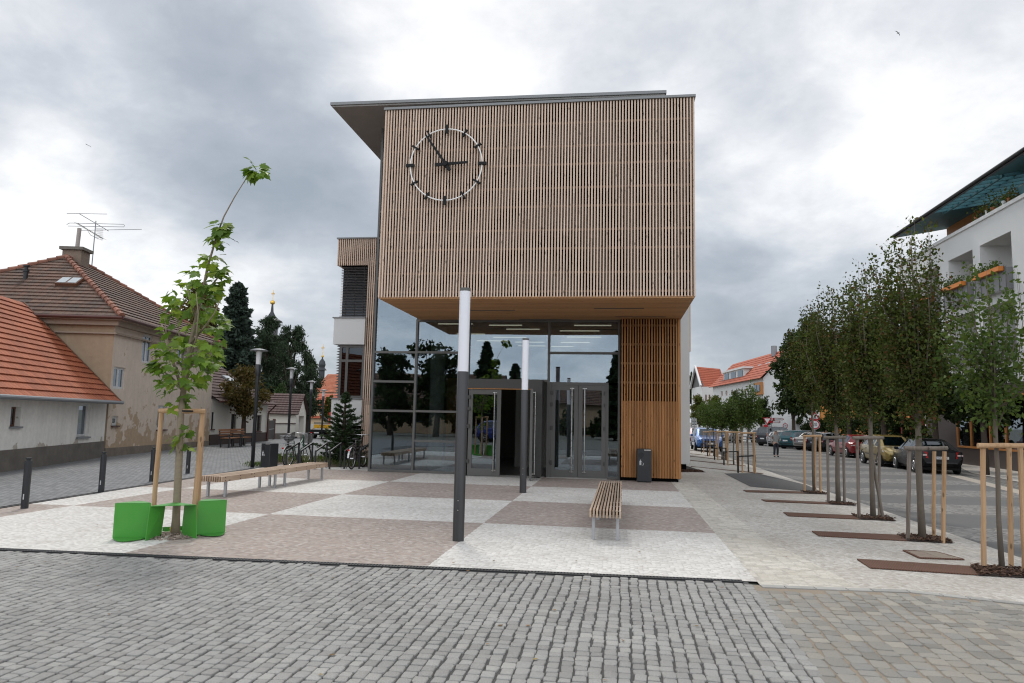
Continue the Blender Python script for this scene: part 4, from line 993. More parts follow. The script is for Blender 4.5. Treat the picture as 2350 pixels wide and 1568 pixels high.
BED = [([(540, 1220), (1290, 1268), (1345, 1325), (628, 1278)], [(1290, 1268), (1760, 1296), (1830, 1352), (1345, 1325)], 620),
       ([(243, 1035), (820, 1060), (870, 1098), (290, 1066)], [(820, 1060), (1110, 1078), (1175, 1113), (870, 1098)], 420),
       ([(55, 910), (510, 930), (560, 955), (88, 934)], [(510, 930), (740, 940), (800, 966), (560, 955)], 320),
       ([(-90, 825), (330, 842), (370, 856), (-60, 838)], [(330, 842), (490, 850), (535, 864), (370, 856)], 220),
       ([(-210, 763), (170, 772), (200, 784), (-185, 775)], [(170, 772), (310, 778), (345, 790), (200, 784)], 160)]
for i, b in enumerate(BED): bed(i, *b)
fl_ = ['by the nearest black guard hoop', 'by the second black guard hoop', 'by the middle black guard hoop', 'by the fourth black guard hoop', 'by the farthest black guard hoop']
for i, b in enumerate(ROW[5:]):
    t = thing('tree_grating', (b[0]-1.0, b[1], b[2]), 'narrow rusty tree grating '+fl_[i], 'tree grating', 'rusty gratings between sidewalk and trees')
    MB().prism([(b[0]-2.1, b[1]-.16, zg(b[0]-2.1)+.002), (b[0]+.5, b[1]-.2, zg(b[0]+.5)+.002), (b[0]+.5, b[1]+.16, zg(b[0]+.5)+.002), (b[0]-2.1, b[1]+.16, zg(b[0]-2.1)+.002)], (0, 0, .012)).build('grate_plate', M['rust'], t, world=True)
def drain_cover():
    pts = [G(*z8(*p)) for p in ((850, 1163), (1060, 1172), (1245, 1222), (955, 1212))]; c = sum(pts)/4
    t = thing('drain_cover', c, 'worn drain cover, half plate and half iron bars, set in the sidewalk', 'drain cover')
    a, b, c_, d = pts; mid0, mid1 = (a+b)/2, (c_+d)/2; up = np.array([0, 0, .008])
    MB().prism([tuple(p+up*.6) for p in (a, mid0, mid1, d)], (0, 0, .006)).build('plate', pm('worn_plate', (.26, .20, .155), .8, var=.3, scale=10.), t, world=True)
    m = MB(); fr = [a, b, c_, d]
    for p, q in zip(fr, fr[1:]+fr[:1]): m.bar(tuple(p+up), tuple(q+up), .03, .016)
    m.build('frame', M['rust'], t, world=True)
    MB().prism([tuple(p+up*.3) for p in (mid0, b, c_, mid1)], (0, 0, .002)).build('pit', M['black'], t, world=True)
    m = MB()
    for k in range(12):
        u = (k+.5)/12; m.bar(tuple(mid0+(b-mid0)*u+up), tuple(mid1+(c_-mid1)*u+up), .022, .012)
    m.build('grating', pm('worn_iron', (.28, .23, .18), .75, .2), t, world=True)
drain_cover()
# ------------------------------------------------------------------ foliage
def rand_unit(n):
    v = nrs.normal(size=(n, 3)); return v/np.linalg.norm(v, axis=1)[:, None]
def leaf_quads(P, L, Wd, up=.3, Adir=None, spread=1.):
    """one kite-shaped leaf per point; returns V,F"""
    n = len(P); a = rand_unit(n)*spread
    if Adir is not None: a = a+Adir
    a[:, 2] += up; a /= np.linalg.norm(a, axis=1)[:, None]
    b = np.cross(a, rand_unit(n)); b /= np.linalg.norm(b, axis=1)[:, None]
    c = np.cross(a, b)
    s = nrs.uniform(.7, 1.25, (n, 1)); l = L*s; w = Wd*s
    V = np.stack([P-a*l*.5, P+b*w*.5+c*w*.12, P+a*l*.5, P-b*w*.5+c*w*.12], 1).reshape(-1, 3)
    return V, np.arange(4*n).reshape(n, 4)
def clumps(n, ctrs, rad, sub):
    """points gathered in small tufts around centres"""
    k = len(ctrs); pick = nrs.randint(0, k, max(1, n//sub)); d = rand_unit(len(pick))*(nrs.uniform(0, 1, (len(pick), 1))**.45)
    t = ctrs[pick]+d*rad[pick]
    q = np.repeat(t, sub, 0); return q+nrs.normal(size=q.shape)*.30*rad.mean()
def tree_thing(name, base, label, cat='tree', group=None, rz=0.): return thing(name, base, label, cat, group, rz)
M['barkg'] = pm('grey_bark', (.14, .115, .09), .9, var=.3, scale=14., bump=.6, bscale=40., stretch=(1, 1, .25))
M['barkd'] = pm('dark_bark', (.065, .048, .036), .95, var=.35, scale=12., bump=.6, bscale=30., stretch=(1, 1, .25))
M['leafpear'] = leafmat('pear_leaves', [(.036, .052, .013), (.052, .074, .017), (.070, .094, .020), (.095, .112, .024), (.050, .068, .019), (.12, .050, .022)], .28)
M['leafyoung'] = leafmat('young_tree_leaves', [(.05, .085, .022), (.07, .11, .028), (.10, .135, .03), (.07, .10, .03)], .32)
M['leafdark'] = leafmat('dark_leaves', [(.018, .032, .009), (.028, .045, .012), (.038, .055, .014)], .2)
M['leafmaple'] = leafmat('maple_leaves', [(.075, .135, .020), (.115, .20, .028), (.17, .265, .036), (.24, .31, .045), (.135, .215, .036), (.09, .16, .028)], .38, .45)
M['leafbrown'] = leafmat('brownish_leaves', [(.085, .062, .020), (.11, .075, .024), (.085, .085, .024), (.14, .078, .028)], .25)
M['needle'] = leafmat('dark_needles', [(.026, .044, .022), (.038, .060, .030), (.054, .080, .042)], .08, .6)
M['needleb'] = leafmat('blue_green_needles', [(.034, .052, .040), (.050, .074, .056), (.070, .098, .074)], .08, .6)
M['needlef'] = leafmat('fir_needles', [(.028, .052, .020), (.044, .078, .030), (.065, .105, .042)], .1, .55)
def upright_tree(name, base, label, H, z0, W, nb, nl, mat, leaf=.075, tr=.055, group='street trees along the sidewalk', spiky=.9, seed=1):
    """pear-like street tree: clear stem, many steep branches each ending in its own tip"""
    rs = random.Random(seed); t = tree_thing(name, base, label, 'tree', group)
    tb = MB(); zf = z0-.15
    tb.tube([(0, 0, -.05), (.012*rs.uniform(-1, 1), .01, z0*.35), (.02*rs.uniform(-1, 1), .015*rs.uniform(-1, 1), z0*.7), (0, 0, zf), (.03, 0, z0+.5*(H-z0)), (0, .02, H*.93)], [tr*1.25, tr, tr*.95, tr*.9, tr*.5, tr*.12], 10)
    C = []; Rr = []; D = []
    for i in range(nb):
        a = i*2.399+rs.uniform(-.4, .4); zs = z0+(H-z0)*.42*(i/nb)*rs.uniform(.7, 1.1)-.05; rr = W/2*rs.uniform(.25, 1.0)*(1-.35*i/nb)
        top = z0+(H-z0)*rs.uniform(.60, 1.0)*(1-.22*(rr/(W/2))**2)
        if i < 4: top = H*rs.uniform(.93, 1.0); rr *= .55
        p0 = Vector((0, 0, zs)); p1 = Vector((rr*.7*math.cos(a), rr*.7*math.sin(a), zs+(top-zs)*.32)); p2 = Vector((rr*math.cos(a), rr*math.sin(a), zs+(top-zs)*.66)); p3 = Vector((rr*.92*math.cos(a), rr*.92*math.sin(a), top))
        tb.tube([p0, p1, p2, p2.lerp(p3, .93)], [tr*.42, tr*.28, tr*.14, tr*.03], 6)
        for k in range(14):
            u = (k+.5)/14*3; s = int(u); q = [p0, p1, p2, p3]; p = q[s].lerp(q[s+1], u-s)
            if p.z < z0+.05: continue
            C.append(p); w = .27*W*(1-.78*max(0, (u-1.0)/2.)**spiky)*(.55+.45*min(1, u/.6)); Rr.append((w, w, w*1.1)); D.append(1.)
    tb.build('trunk', M['barkg'], t, smooth=True)
    C = np.array([tuple(c) for c in C]); Rr = np.array(Rr)
    wgt = (Rr[:, 0]**1.5)+.016; wgt /= wgt.sum(); idx = nrs.choice(len(C), nl//4, p=wgt)
    q = C[idx]+rand_unit(len(idx))*(nrs.uniform(0, 1, (len(idx), 1))**.5)*Rr[idx]
    q = np.repeat(q, 4, 0)+nrs.normal(size=(len(idx)*4, 3))*.045
    V, F = leaf_quads(q, leaf, leaf*.62, .25)
    npmesh('crown', V, F, mat, t)
    return t
def blob_tree(name, base, label, blobs, n, leaf, mat, trunk, bark, cat='tree', group=None, up=.2, sub=6, asp=.6, ratio=.13):
    """blobs: (x,y,z,rx,ry,rz) boughs of the crown; trunk: (height, radius)"""
    t = tree_thing(name, base, label, cat, group); tb = MB(); h, r = trunk
    zc = np.mean([b[2] for b in blobs])
    tb.tube([(0, 0, -.1), (.02, 0, h*.5), (0, .02, h), (0, 0, max(h+.1, zc))], [r*1.3, r, r*.85, r*.4], 10)
    for b in blobs: tb.tube([(0, 0, h*.92), (b[0]*.45, b[1]*.45, (h+b[2])/2), (b[0], b[1], b[2])], [r*.5, r*.32, r*.1], 6)
    tb.build('trunk', bark, t, smooth=True)
    C = []; R2 = []; vol = np.array([b[3]*b[4]*b[5] for b in blobs])**.67
    for b, v in zip(blobs, vol/vol.sum()):
        for k in range(max(5, int(v*60))):
            d = rand_unit(1)[0]*nrs.uniform(.45, 1.); C.append((b[0]+d[0]*b[3]*.8, b[1]+d[1]*b[4]*.8, b[2]+d[2]*b[5]*.8)); s = nrs.uniform(.4, .75)*min(b[3:6]); R2.append((s*1.1, s*1.1, s*.9))
    q = clumps(n, np.array(C), np.array(R2), sub); V, F = leaf_quads(q, leaf, leaf*asp, up)
    npmesh('crown', V, F, mat, t); return t
def conifer(name, base, label, H, W, z0, mat, n_wh, tw, nq, cat='tree', group=None, droop=.25, asp=.22, seed=3, rise=.0, dens=1.):
    """spruce or fir: whorls of boughs carrying twigs"""
    rs = random.Random(seed); t = tree_thing(name, base, label, cat, group); tb = MB(); tb.tube([(0, 0, -.05), (0, 0, H*.6), (0, 0, H)], [W*.045+.02, W*.028+.01, .008], 8)
    P = []; A = []; n = 0
    for i in range(n_wh):
        f = i/(n_wh-1); z = z0+(H-z0)*(f**.92)*.985; R0 = W/2*((1-f)**.80)*(.86+.14*math.sin(i*2.1))+.02
        for k in range(max(4, int(9-4*f))):
            a = 2*PI*(k+rs.random()*.7)/max(4, int(9-4*f))+i*.9; L = R0*rs.uniform(.72, 1.1); dz = (rise*L*1.0+(.55*L if f > .8 else 0))-droop*L*(1-f)
            pts = []
            for s in range(5):
                u = s/4; pts.append(Vector((L*u*math.cos(a), L*u*math.sin(a), z+dz*u+.18*L*u*u*rs.uniform(.6, 1.1))))
            tb.tube(pts, [.012*W*(1-.75*s/4)+.002 for s in range(5)], 4, False)
            m = max(3, int(tw*L/(W/2)))
            for s in range(m):
                u = .18+.82*(s+.5)/m; q = pts[min(3, int(u*4))].lerp(pts[min(4, int(u*4)+1)], u*4-int(u*4)) if u < .999 else pts[4]
                for side in (-1, 0, 1):
                    b = a+side*rs.uniform(.55, 1.0); l2 = (L*.34*(1.08-u)+.06*W*.5)*rs.uniform(.6, 1.2)
                    d = Vector((math.cos(b), math.sin(b), rs.uniform(-.30, .15)+(.25 if rise else 0)))
                    for w in range(nq):
                        v = (w+.5)/nq; P.append(tuple(q+d*l2*v)); A.append(tuple(d*1.2))
    tb.build('trunk', M['barkd'], t); P = np.array(P); A = np.array(A); l = (W*.5*.34*.55/max(1, nq)*1.6+.03)*dens
    V, F = leaf_quads(P+nrs.normal(size=P.shape)*.01*W, l, l*asp*1.6, -.08, A, .75); V2, F2 = leaf_quads(P+nrs.normal(size=P.shape)*.012*W, l, l*asp*1.6, -.2, A, 1.1)
    npmesh('crown', np.concatenate([V, V2]), np.concatenate([F, F2+len(V)]), mat, t); return t

# ---- the young maple in front, leaf by leaf
def maple():
    t = tree_thing('maple_tree', (TP[0], TP[1], 0), 'young maple with a bare leaning leader, held by new stakes', 'tree'); Y = TP[1]; o = np.array([TP[0], TP[1], 0])
    P = lambda x, y, dy=0.: VY(x, y, Y+dy)-o
    tb = MB()
    tb.tube([P(402, 1232), P(404, 1190), P(407, 1130), P(411, 1050), P(415, 950), P(420, 905)], [.070, .052, .050, .048, .044, .041], 14)
    tb.tube([P(420, 905), P(427, 850), P(437, 790), P(450, 730), P(463, 680), P(476, 615), P(492, 560), P(506, 518), P(514, 497), P(538, 453), P(566, 408)], [.041, .036, .030, .025, .021, .017, .014, .011, .010, .008, .005], 8)
    br = [[(421, 900), (400, 872, .1), (372, 850, .2), (350, 835, .25)], [(421, 900), (398, 830, -.1), (382, 770, -.2), (378, 730, -.25)], [(430, 850), (465, 810, .15), (495, 780, .25), (512, 745, .3)],
          [(421, 902), (418, 820, .25), (408, 740, .4), (402, 690, .45)], [(437, 790), (470, 750, -.2), (492, 720, -.3), (505, 690, -.35)], [(428, 850), (450, 780, -.35), (455, 720, -.5), (450, 670, -.5)],
          [(421, 905), (385, 800, .35), (370, 740, .4)], [(450, 730), (436, 690, .1), (428, 655, .15)], [(463, 680), (490, 650, .1), (512, 622, .15)], [(421, 905), (440, 870, .3), (480, 840, .5)]]
    tips = []
    for b in br:
        pts = [P(*q) for q in b]; tb.tube(pts, [.018, .013, .009, .005][:len(pts)], 6); tips += [(pts[0]+(pts[-1]-pts[0])*u) for u in (.5, .7, .85, 1.)]+[pts[1], pts[2]]
    tb.tube([P(411, 1040, -.04), P(422, 1015, -.08), P(428, 985, -.1)], [.006, .004, .003], 5); tb.tube([P(411, 1030, -.04), P(402, 1012, -.1)], [.005, .003], 5)
    tb.build('trunk', pm('maple_bark', (.235, .19, .13), .8, var=.22, scale=10., bump=.4, bscale=30., stretch=(1, 1, 3.)), t, smooth=True)
    half = [(.0, .02), (.10, -.03), (.22, -.09), (.33, -.10), (.31, .02), (.40, .05), (.54, .10), (.47, .19), (.56, .31), (.70, .50), (.55, .47), (.47, .52), (.36, .44), (.30, .46), (.30, .60), (.22, .74), (.12, .78), (.06, .92), (.0, 1.08)]
    out = half+[(-x, y) for x, y in half[-2:0:-1]]; no = len(out)
    V = []; F = []
    def leaf(p, ax, nrm, s):
        ax = np.array(ax, float); ax /= np.linalg.norm(ax); nrm = np.array(nrm, float); nrm -= ax*(nrm@ax); nrm /= np.linalg.norm(nrm); side = np.cross(ax, nrm); b0 = len(V); cu = nrs.uniform(.10, .42); fo = nrs.uniform(.05, .35)
        V.append(tuple(p+ax*s*.30+nrm*s*.02))
        for x, y in out: V.append(tuple(p+side*x*s+ax*y*s+nrm*s*(-cu*(y-.3)**2+fo*abs(x)*.6-.25*x*x)))
        for i in range(no): F.append((b0, b0+1+i, b0+1+(i+1) % no))
    env = [(500, 482, 528), (540, 476, 526), (575, 464, 512), (610, 440, 522), (640, 405, 524), (665, 372, 516), (700, 368, 500), (740, 368, 536), (790, 338, 536), (830, 336, 512), (860, 340, 496), (890, 352, 464), (915, 372, 430)]
    wts = np.array([8, 9, 9, 20, 26, 40, 52, 66, 70, 66, 50, 34, 10.]); ys = np.array([e[0] for e in env]); 
    for k in range(350):
        i = nrs.choice(len(env), p=wts/wts.sum()); y = env[i][0]+nrs.uniform(-22, 22); xl = np.interp(y, ys, [e[1] for e in env]); xr = np.interp(y, ys, [e[2] for e in env])
        c, hw = (xl+xr)/2, (xr-xl)/2*.95; u = nrs.uniform(-1, 1); u = np.sign(u)*abs(u)**.75; dep = hw/172*nrs.uniform(-1, 1)*math.sqrt(max(0, 1-u*u))*.95
        x = c+u*hw*.88; p = P(x, y, dep)
        outw = np.array([u, dep/(hw/172+.01), 0])*.9+np.array([nrs.normal()*.5, nrs.normal()*.5, -.45+nrs.normal()*.25]); nr = np.array([u*.5+nrs.normal()*.35, dep*1.2-.35+nrs.normal()*.35, .75])
        leaf(p, outw, nr, nrs.uniform(.095, .168))
    for (x, y, n, sp_, s) in ((583, 390, 24, 24, .17), (505, 518, 14, 16, .16), (497, 545, 8, 13, .14), (483, 600, 8, 16, .14), (428, 990, 5, 9, .12), (398, 1003, 4, 10, .12), (405, 1025, 5, 12, .12), (432, 1028, 4, 8, .11), (420, 1005, 3, 12, .11), (350, 838, 6, 16, .16), (512, 640, 5, 10, .14)):
        for k in range(n):
            a = nrs.uniform(0, 2*PI); q = P(x+sp_*math.cos(a)*nrs.uniform(.2, 1), y+sp_*.75*math.sin(a)*nrs.uniform(.2, 1), nrs.uniform(-.10, .10))
            leaf(q, (math.cos(a), nrs.normal()*.6, -.35-math.sin(a)*.6), (nrs.normal()*.4, -.5+nrs.normal()*.3, .8), s*nrs.uniform(.75, 1.15))
    npmesh('crown', V, F, M['leafmaple'], t)
maple()
# ---- row on the right
d12 = lambda i: np.linalg.norm(ROW[i][:2])
def hpx(i, y): return VY(2000, y, ROW[i][1])[2]-ROW[i][2] if False else VY(pr(ROW[i])[0], y, ROW[i][1])[2]-ROW[i][2]
tA = upright_tree('pear_tree', ROW[1], 'tall dense pear tree rising beside the black car, between mixed stakes', hpx(1, 496), hpx(1, 985), 1.8, 20, 13500, M['leafpear'], .066, .052, seed=4)
tB = upright_tree('pear_tree', ROW[2], 'dense pear tree with the leaning stake, in front of the gold car', hpx(2, 575), hpx(2, 975), 1.9, 20, 12500, M['leafpear'], .070, .047, seed=9)
upright_tree('young_tree', ROW[0], 'sparse young tree between the nearest pale stakes on the right', hpx(0, 585), hpx(0, 985), 1.75, 13, 3000, M['leafyoung'], .072, .030, seed=21)
copy_tree(tA, ROW[3], 1.9, 'dense pear tree behind two weathered stakes, in front of the dark hatchback', (1.0, 1.0, hpx(3, 645)/hpx(1, 496)))
upright_tree('pear_tree', ROW[4], 'slim pear tree between pale stakes by the speed limit sign', hpx(4, 680), hpx(4, 945), 1.7, 17, 9000, M['leafpear'], .072, .032, seed=14)
tY = upright_tree('young_tree', ROW[5], 'slender young tree behind the nearest black guard hoop', hpx(5, 872), hpx(5, 985), 1.35, 13, 3400, M['leafyoung'], .085, .026, seed=31)
for i, s, yt, lb in ((6, 1.15, 902, 'slender young tree behind the second black guard hoop'), (7, 1.25, 908, 'slender young tree behind the middle black guard hoop'), (8, 1.2, 914, 'slender young tree left of the bonnet of the blue car'), (9, 1.3, 912, 'slender young tree farthest along the sidewalk')):
    copy_tree(tY, ROW[i], i*1.3, lb, (s, s, hpx(i, yt)/hpx(5, 872)))
# ---- beyond the street: dark trees behind the cars and greenery at the far end
FT = []
def far_tree(px, Y, ytop, wpx, ybot, mat, label, n=2600, leaf=.3, group='trees across the street', bark=None, z=None):
    b = GX(px, Y); H = VY(px, ytop, Y)[2]-b[2]; W = wpx/CF*Y; zb = max(.8, VY(px, ybot, Y)[2]-b[2]); bl = []
    for k in range(9):
        f = k/8; a = k*2.4; r = W*.22*math.sin(PI*min(.92, max(.12, f*.8+.18))); zz_ = zb+(H-zb)*(.16+.68*f); bl.append((r*math.cos(a), r*math.sin(a), zz_, W*.34*(1-.45*f), W*.34*(1-.45*f), (H-zb)*.20))
    return blob_tree('tree', b, label, bl, n, leaf, mat, (zb*1.05, .03*W+.05), bark or M['barkd'], 'tree', group)
M['leafdg'] = leafmat('dark_green_leaves', [(.022, .042, .011), (.035, .06, .014), (.048, .075, .018), (.06, .06, .02)], .2)  # dark green tones, varied from leaf to leaf
M['leafyg'] = leafmat('yellowing_leaves', [(.06, .085, .02), (.09, .11, .022), (.13, .13, .03), (.10, .07, .025)], .3)
far_tree(1822, 66, 745, 95, 965, M['leafdark'], 'tall very dark tree in front of the orange timber building', 5200, .36)
far_tree(1868, 56, 705, 95, 960, M['leafdg'], 'dark green tree left of the speed limit sign', 5200, .32)
far_tree(2030, 44, 800, 130, 965, M['leafdark'], 'shady dark tree behind the red hatchback', 4200, .3)
far_tree(2150, 38, 820, 130, 960, M['leafdark'], 'shady dark tree over the red posts', 4200, .28)
t_ft = G(2265, 1090); far_tree(2262, t_ft[1], 850, 120, 975, M['leafdark'], 'dark street tree by the shop window', 3600, .2)
far_tree(1950, 52, 760, 110, 960, M['leafdark'], 'shady dark tree behind the dark hatchback', 4200, .3)
far_tree(1605, 74, 905, 46, 975, M['leafyg'], 'yellow green tree at the far end, left of the white gabled house', 3800, .22, 'small trees at the far end of the street')
far_tree(1640, 78, 908, 50, 970, M['leafyg'], 'yellow green tree before the dark gable', 3800, .22, 'small trees at the far end of the street')
far_tree(1690, 72, 900, 54, 975, M['leafdg'], 'green tree in front of the long red roof', 4000, .22, 'small trees at the far end of the street')
far_tree(1748, 70, 912, 56, 972, M['leafdg'], 'green tree before the corner window of the red roofed house', 4000, .22, 'small trees at the far end of the street')
far_tree(1588, 130, 848, 34, 930, M['leafdark'], 'dark tree top behind the white side wall', 900, .6, 'small trees at the far end of the street')
# ---- left background
ws = GX(526, 52); conifer('spruce_tree', ws, 'tall pointed blue green spruce behind the brown roofed house', VY(546, 652, 52)[2], 200/CF*52, 1.0, M['needleb'], 40, 18, 3, 'tree', 'conifers behind the houses', .35, .32, seed=5, dens=1.7)
def pine(px, Y, ytop, wpx, ybot, label, seed):
    b = GX(px, Y); H = VY(px, ytop, Y)[2]; W = wpx/CF*Y; zb = VY(px, ybot, Y)[2]; rs = random.Random(seed); bl = []
    for k in range(15):
        f = k/14; a = k*2.4; r = W*.30*(1-f*.9)*rs.uniform(.6, 1.1); bl.append((r*math.cos(a), r*math.sin(a), zb+(H-zb)*(.10+.84*f), W*.36*(1-.66*f), W*.36*(1-.66*f), (H-zb)*.095))
    return blob_tree('pine_tree', b, label, bl, 9000, .34, M['needle'], (zb, .22), M['barkd'], 'tree', 'conifers behind the houses', .9, 10, .22)
pine(600, 57, 728, 165, 905, 'dark pine in front of the church turret', 4); pine(660, 55, 748, 190, 925, 'broad dark pine left of the far street lamps', 8); pine(632, 63, 775, 150, 930, 'dark pine between the other two pines', 17); pine(703, 60, 822, 90, 960, 'low dark pine bough by the far street lamps', 12)
far_tree(436, 56, 655, 130, 800, M['leafbrown'], 'brownish green tree behind the beige house', 5200, .34, 'trees behind the houses')
bt = G(558, 1020); far_tree(556, bt[1], 828, 120, 962, M['leafbrown'], 'round brownish tree at the benches by the white wall', 5200, .16, 'trees along the lane')
th_ = GX(638, 50); blob_tree('thuja', th_, 'green columnar thuja behind the low garden wall', [(0, 0, VY(638, y, 50)[2], w/CF*50, w/CF*50, .9) for y, w in ((900, 9), (915, 14), (935, 18), (955, 19), (975, 18))], 4200, .26, leafmat('thuja_green', [(.025, .048, .015), (.038, .068, .02), (.05, .08, .026)], .15), (1.0, .1), M['barkd'], 'shrub', None, 1.2, 8, .3)
far_tree(752, 60, 905, 40, 975, M['leafyg'], 'small yellow green bush left of the wing', 1500, .22, 'trees along the lane')
fb_ = GX(786, 24.2, 0); conifer('fir_tree', fb_, 'young fir in the planting bed, before the white wall', VY(790, 903, fb_[1])[2], 112/CF*fb_[1]*1.2, .12, M['needlef'], 14, 11, 4, 'tree', None, .12, .16, 7, .30)
# greenery that the glass front mirrors, behind the viewer
for i, (px, ytop, w, kind, lb) in enumerate(((895, 800, 85, 'b', 'broad dark tree behind the viewer, mirrored in the left panes'), (1000, 786, 120, 'b', 'tallest broad tree behind the viewer, mirrored in the glass'), (1112, 788, 85, 'c', 'pointed spruce behind the viewer, mirrored above the lobby'), (1180, 838, 60, 'c', 'small spruce behind the viewer, mirrored above the lobby'), (1412, 806, 70, 'c', 'dark conifer behind the viewer, mirrored beside the timber wall'))):
    Yv = 62.; v = GX(px, Yv, 0); H = VY(px, ytop, Yv)[2]; b = (v[0], 2*YG-Yv, 0); W = w/CF*Yv
    if kind == 'c': conifer('spruce_tree', b, lb, H, W*1.2, .6, M['needle'], 30, 11, 2, 'tree', 'trees behind the viewer', .3, .4, seed=40+i, dens=1.6)
    else: blob_tree('tree', b, lb, [(W*.25*math.cos(k*2.4), W*.25*math.sin(k*2.4), H*(.25+.07*k), W*.3, W*.3, H*.13) for k in range(10)], 3500, .45, M['leafdark'], (H*.3, .25), M['barkd'], 'tree', 'trees behind the viewer')
# ground cover in the planting bed
def bedcover():
    pts = [G(598, 1069), G(640, 1066), G(*z6(1180, 1058)), G(*z6(1850, 1050)), (-7.6, 27.5, 0), (-11.9, 27.5, 0), (-13.2, 27.5, 0)]
    sheet('planting_bed', [tuple(p[:2]) for p in pts], .006, pm('bed_soil', (.07, .045, .032), .95, var=.45, scale=9., bump=.7, bscale=40.))
    P = []; poly = [tuple(p[:2]) for p in pts]
    def inside(x, y):
        c = False
        for i in range(len(poly)):
            (x1, y1), (x2, y2) = poly[i], poly[i-1]
            if (y1 > y) != (y2 > y) and x < (x2-x1)*(y-y1)/(y2-y1)+x1: c = not c
        return c
    ce = [(rnd.uniform(-13, -7.5), rnd.uniform(21, 27)) for _ in range(46)]
    while len(P) < 5200:
        c = rnd.choice(ce); x, y = c[0]+rnd.gauss(0, .35), c[1]+rnd.gauss(0, .35)
        if inside(x, y): P.append((x, y, rnd.uniform(.01, .16)))
    V, F = leaf_quads(np.array(P), .15, .022, 1.6); o = npmesh('grass', V, F, leafmat('bed_grass', [(.06, .10, .02), (.09, .15, .03), (.13, .13, .05), (.05, .07, .025)], .25)); o['kind'] = 'stuff'
    p2 = G(593, 1070); V, F = leaf_quads(np.array([(p2[0]+rnd.gauss(0, .22), p2[1]+rnd.gauss(0, .12), rnd.uniform(.01, .12)) for _ in range(260)]), .14, .02, 1.6); o = npmesh('weeds', V, F, bpy.data.materials['bed_grass']); o['kind'] = 'stuff'
    Q = [(rnd.uniform(2.0, 2.9), rnd.uniform(25.3, 26.3), .02) for _ in range(500)]
    V, F = leaf_quads(np.array(Q), .07, .03, .1); o = npmesh('dry_leaves', V, F, M['bark']); o['kind'] = 'stuff'
    sheet('foundation_bed', [(1.8, 25.0), (3.0, 25.4), (2.5, 30), (1.8, 30)], .005, M['soil'])
bedcover()
# ------------------------------------------------------------------ houses
def tile_mat(name, cols, dirt=(.05, .04, .035), damt=.4, tw=.24):
    t = NT(name); uv = t.n('ShaderNodeTexCoord').outputs['UV']; sp = t.n('ShaderNodeSeparateXYZ'); t.l(uv, sp.inputs[0])
    cu = t.math('FLOOR', t.math('DIVIDE', sp.outputs[0], tw)); cv = t.math('FLOOR', sp.outputs[1]); cb = t.n('ShaderNodeCombineXYZ'); t.l(cu, cb.inputs[0]); t.l(cv, cb.inputs[1])
    wn = t.n('ShaderNodeTexWhiteNoise', noise_dimensions='2D'); t.l(cb.outputs[0], wn.inputs[0]); n = len(cols)
    c = t.ramp(wn.outputs[0], [(i/(n-1), q) for i, q in enumerate(cols)])
    pos = t.coords('Position'); d = t.noise(pos, .9, 6., .65); c = t.mix(t.math('MULTIPLY', t.ramp(d, [(.45, 0.), (.7, 1.)]), damt), c, dirt)
    f = t.noise(pos, 25., 3.); c = t.mix(1., c, t.ramp(f, [(.3, .8), (.7, 1.15)]), 'MULTIPLY')
    w = t.math('ABSOLUTE', t.math('SINE', t.math('MULTIPLY', sp.outputs[0], PI/tw)))
    c = t.mix(t.math('MULTIPLY', t.ramp(w, [(.0, 1.), (.22, 0.)]), .55), c, sh(dirt, .7))
    return t.done(t.bsdf(c, .75, 0, .3, t.bump(w, .8, .03)))
M['tileo'] = tile_mat('orange_tiles', [(.36, .105, .048), (.42, .132, .062), (.385, .115, .052), (.32, .09, .042)], (.16, .06, .035), .45)
M['tileb'] = tile_mat('weathered_tiles', [(.115, .060, .042), (.15, .080, .055), (.09, .06, .047), (.165, .092, .063), (.125, .072, .052)], (.045, .038, .032), .65)
M['tiled'] = tile_mat('dark_brown_tiles', [(.060, .030, .028), (.080, .042, .037), (.068, .036, .032)], (.07, .055, .05), .15)
M['tiler'] = tile_mat('red_tiles', [(.36, .085, .045), (.42, .11, .055), (.39, .095, .05)], (.20, .06, .04), .3, .35)
M['hiptile'] = pm('hip_tiles', (.23, .095, .06), .75, var=.3, scale=6., island=.25)
def tiled(name, a, b, c, d, mat, parent, course=.34, ref=None):
    """stepped tile courses on the quad a-b (eave) c-d (ridge, c above b)"""
    a, b, c, d = [np.array(p, float) for p in (a, b, c, d)]; nv = np.cross(b-a, d-a); 
    if np.linalg.norm(nv) < 1e-6: nv = np.cross(b-a, c-a)
    nv /= np.linalg.norm(nv); nv = nv if nv[2] > 0 else -nv
    ed = (b-a)/np.linalg.norm(b-a); m = MB(); m.uv = []
    H = np.linalg.norm((c+d)/2-(a+b)/2); n = max(3, int(H/course)); o0 = np.array(a if ref is None else ref)
    for k in range(n):
        t0, t1 = k/n, min(1, (k+1.08)/n); p = [a+(d-a)*t0+nv*.055, b+(c-b)*t0+nv*.055, b+(c-b)*t1+nv*.012, a+(d-a)*t1+nv*.012]; q = [a+(d-a)*t0, b+(c-b)*t0]
        U = lambda x: float((x-o0)@ed)
        m.quad(*p); m.uv += [(U(p[0]), k+.1), (U(p[1]), k+.1), (U(p[2]), k+.9), (U(p[3]), k+.9)]
        m.quad(q[0], q[1], p[1], p[0]); m.uv += [(U(q[0]), k+.05), (U(q[1]), k+.05), (U(p[1]), k+.1), (U(p[0]), k+.1)]
    m.quad(a-nv*.02, b-nv*.02, c-nv*.02, d-nv*.02); m.uv += [(0, 0)]*4
    return m.build(name, mat, parent, world=True)
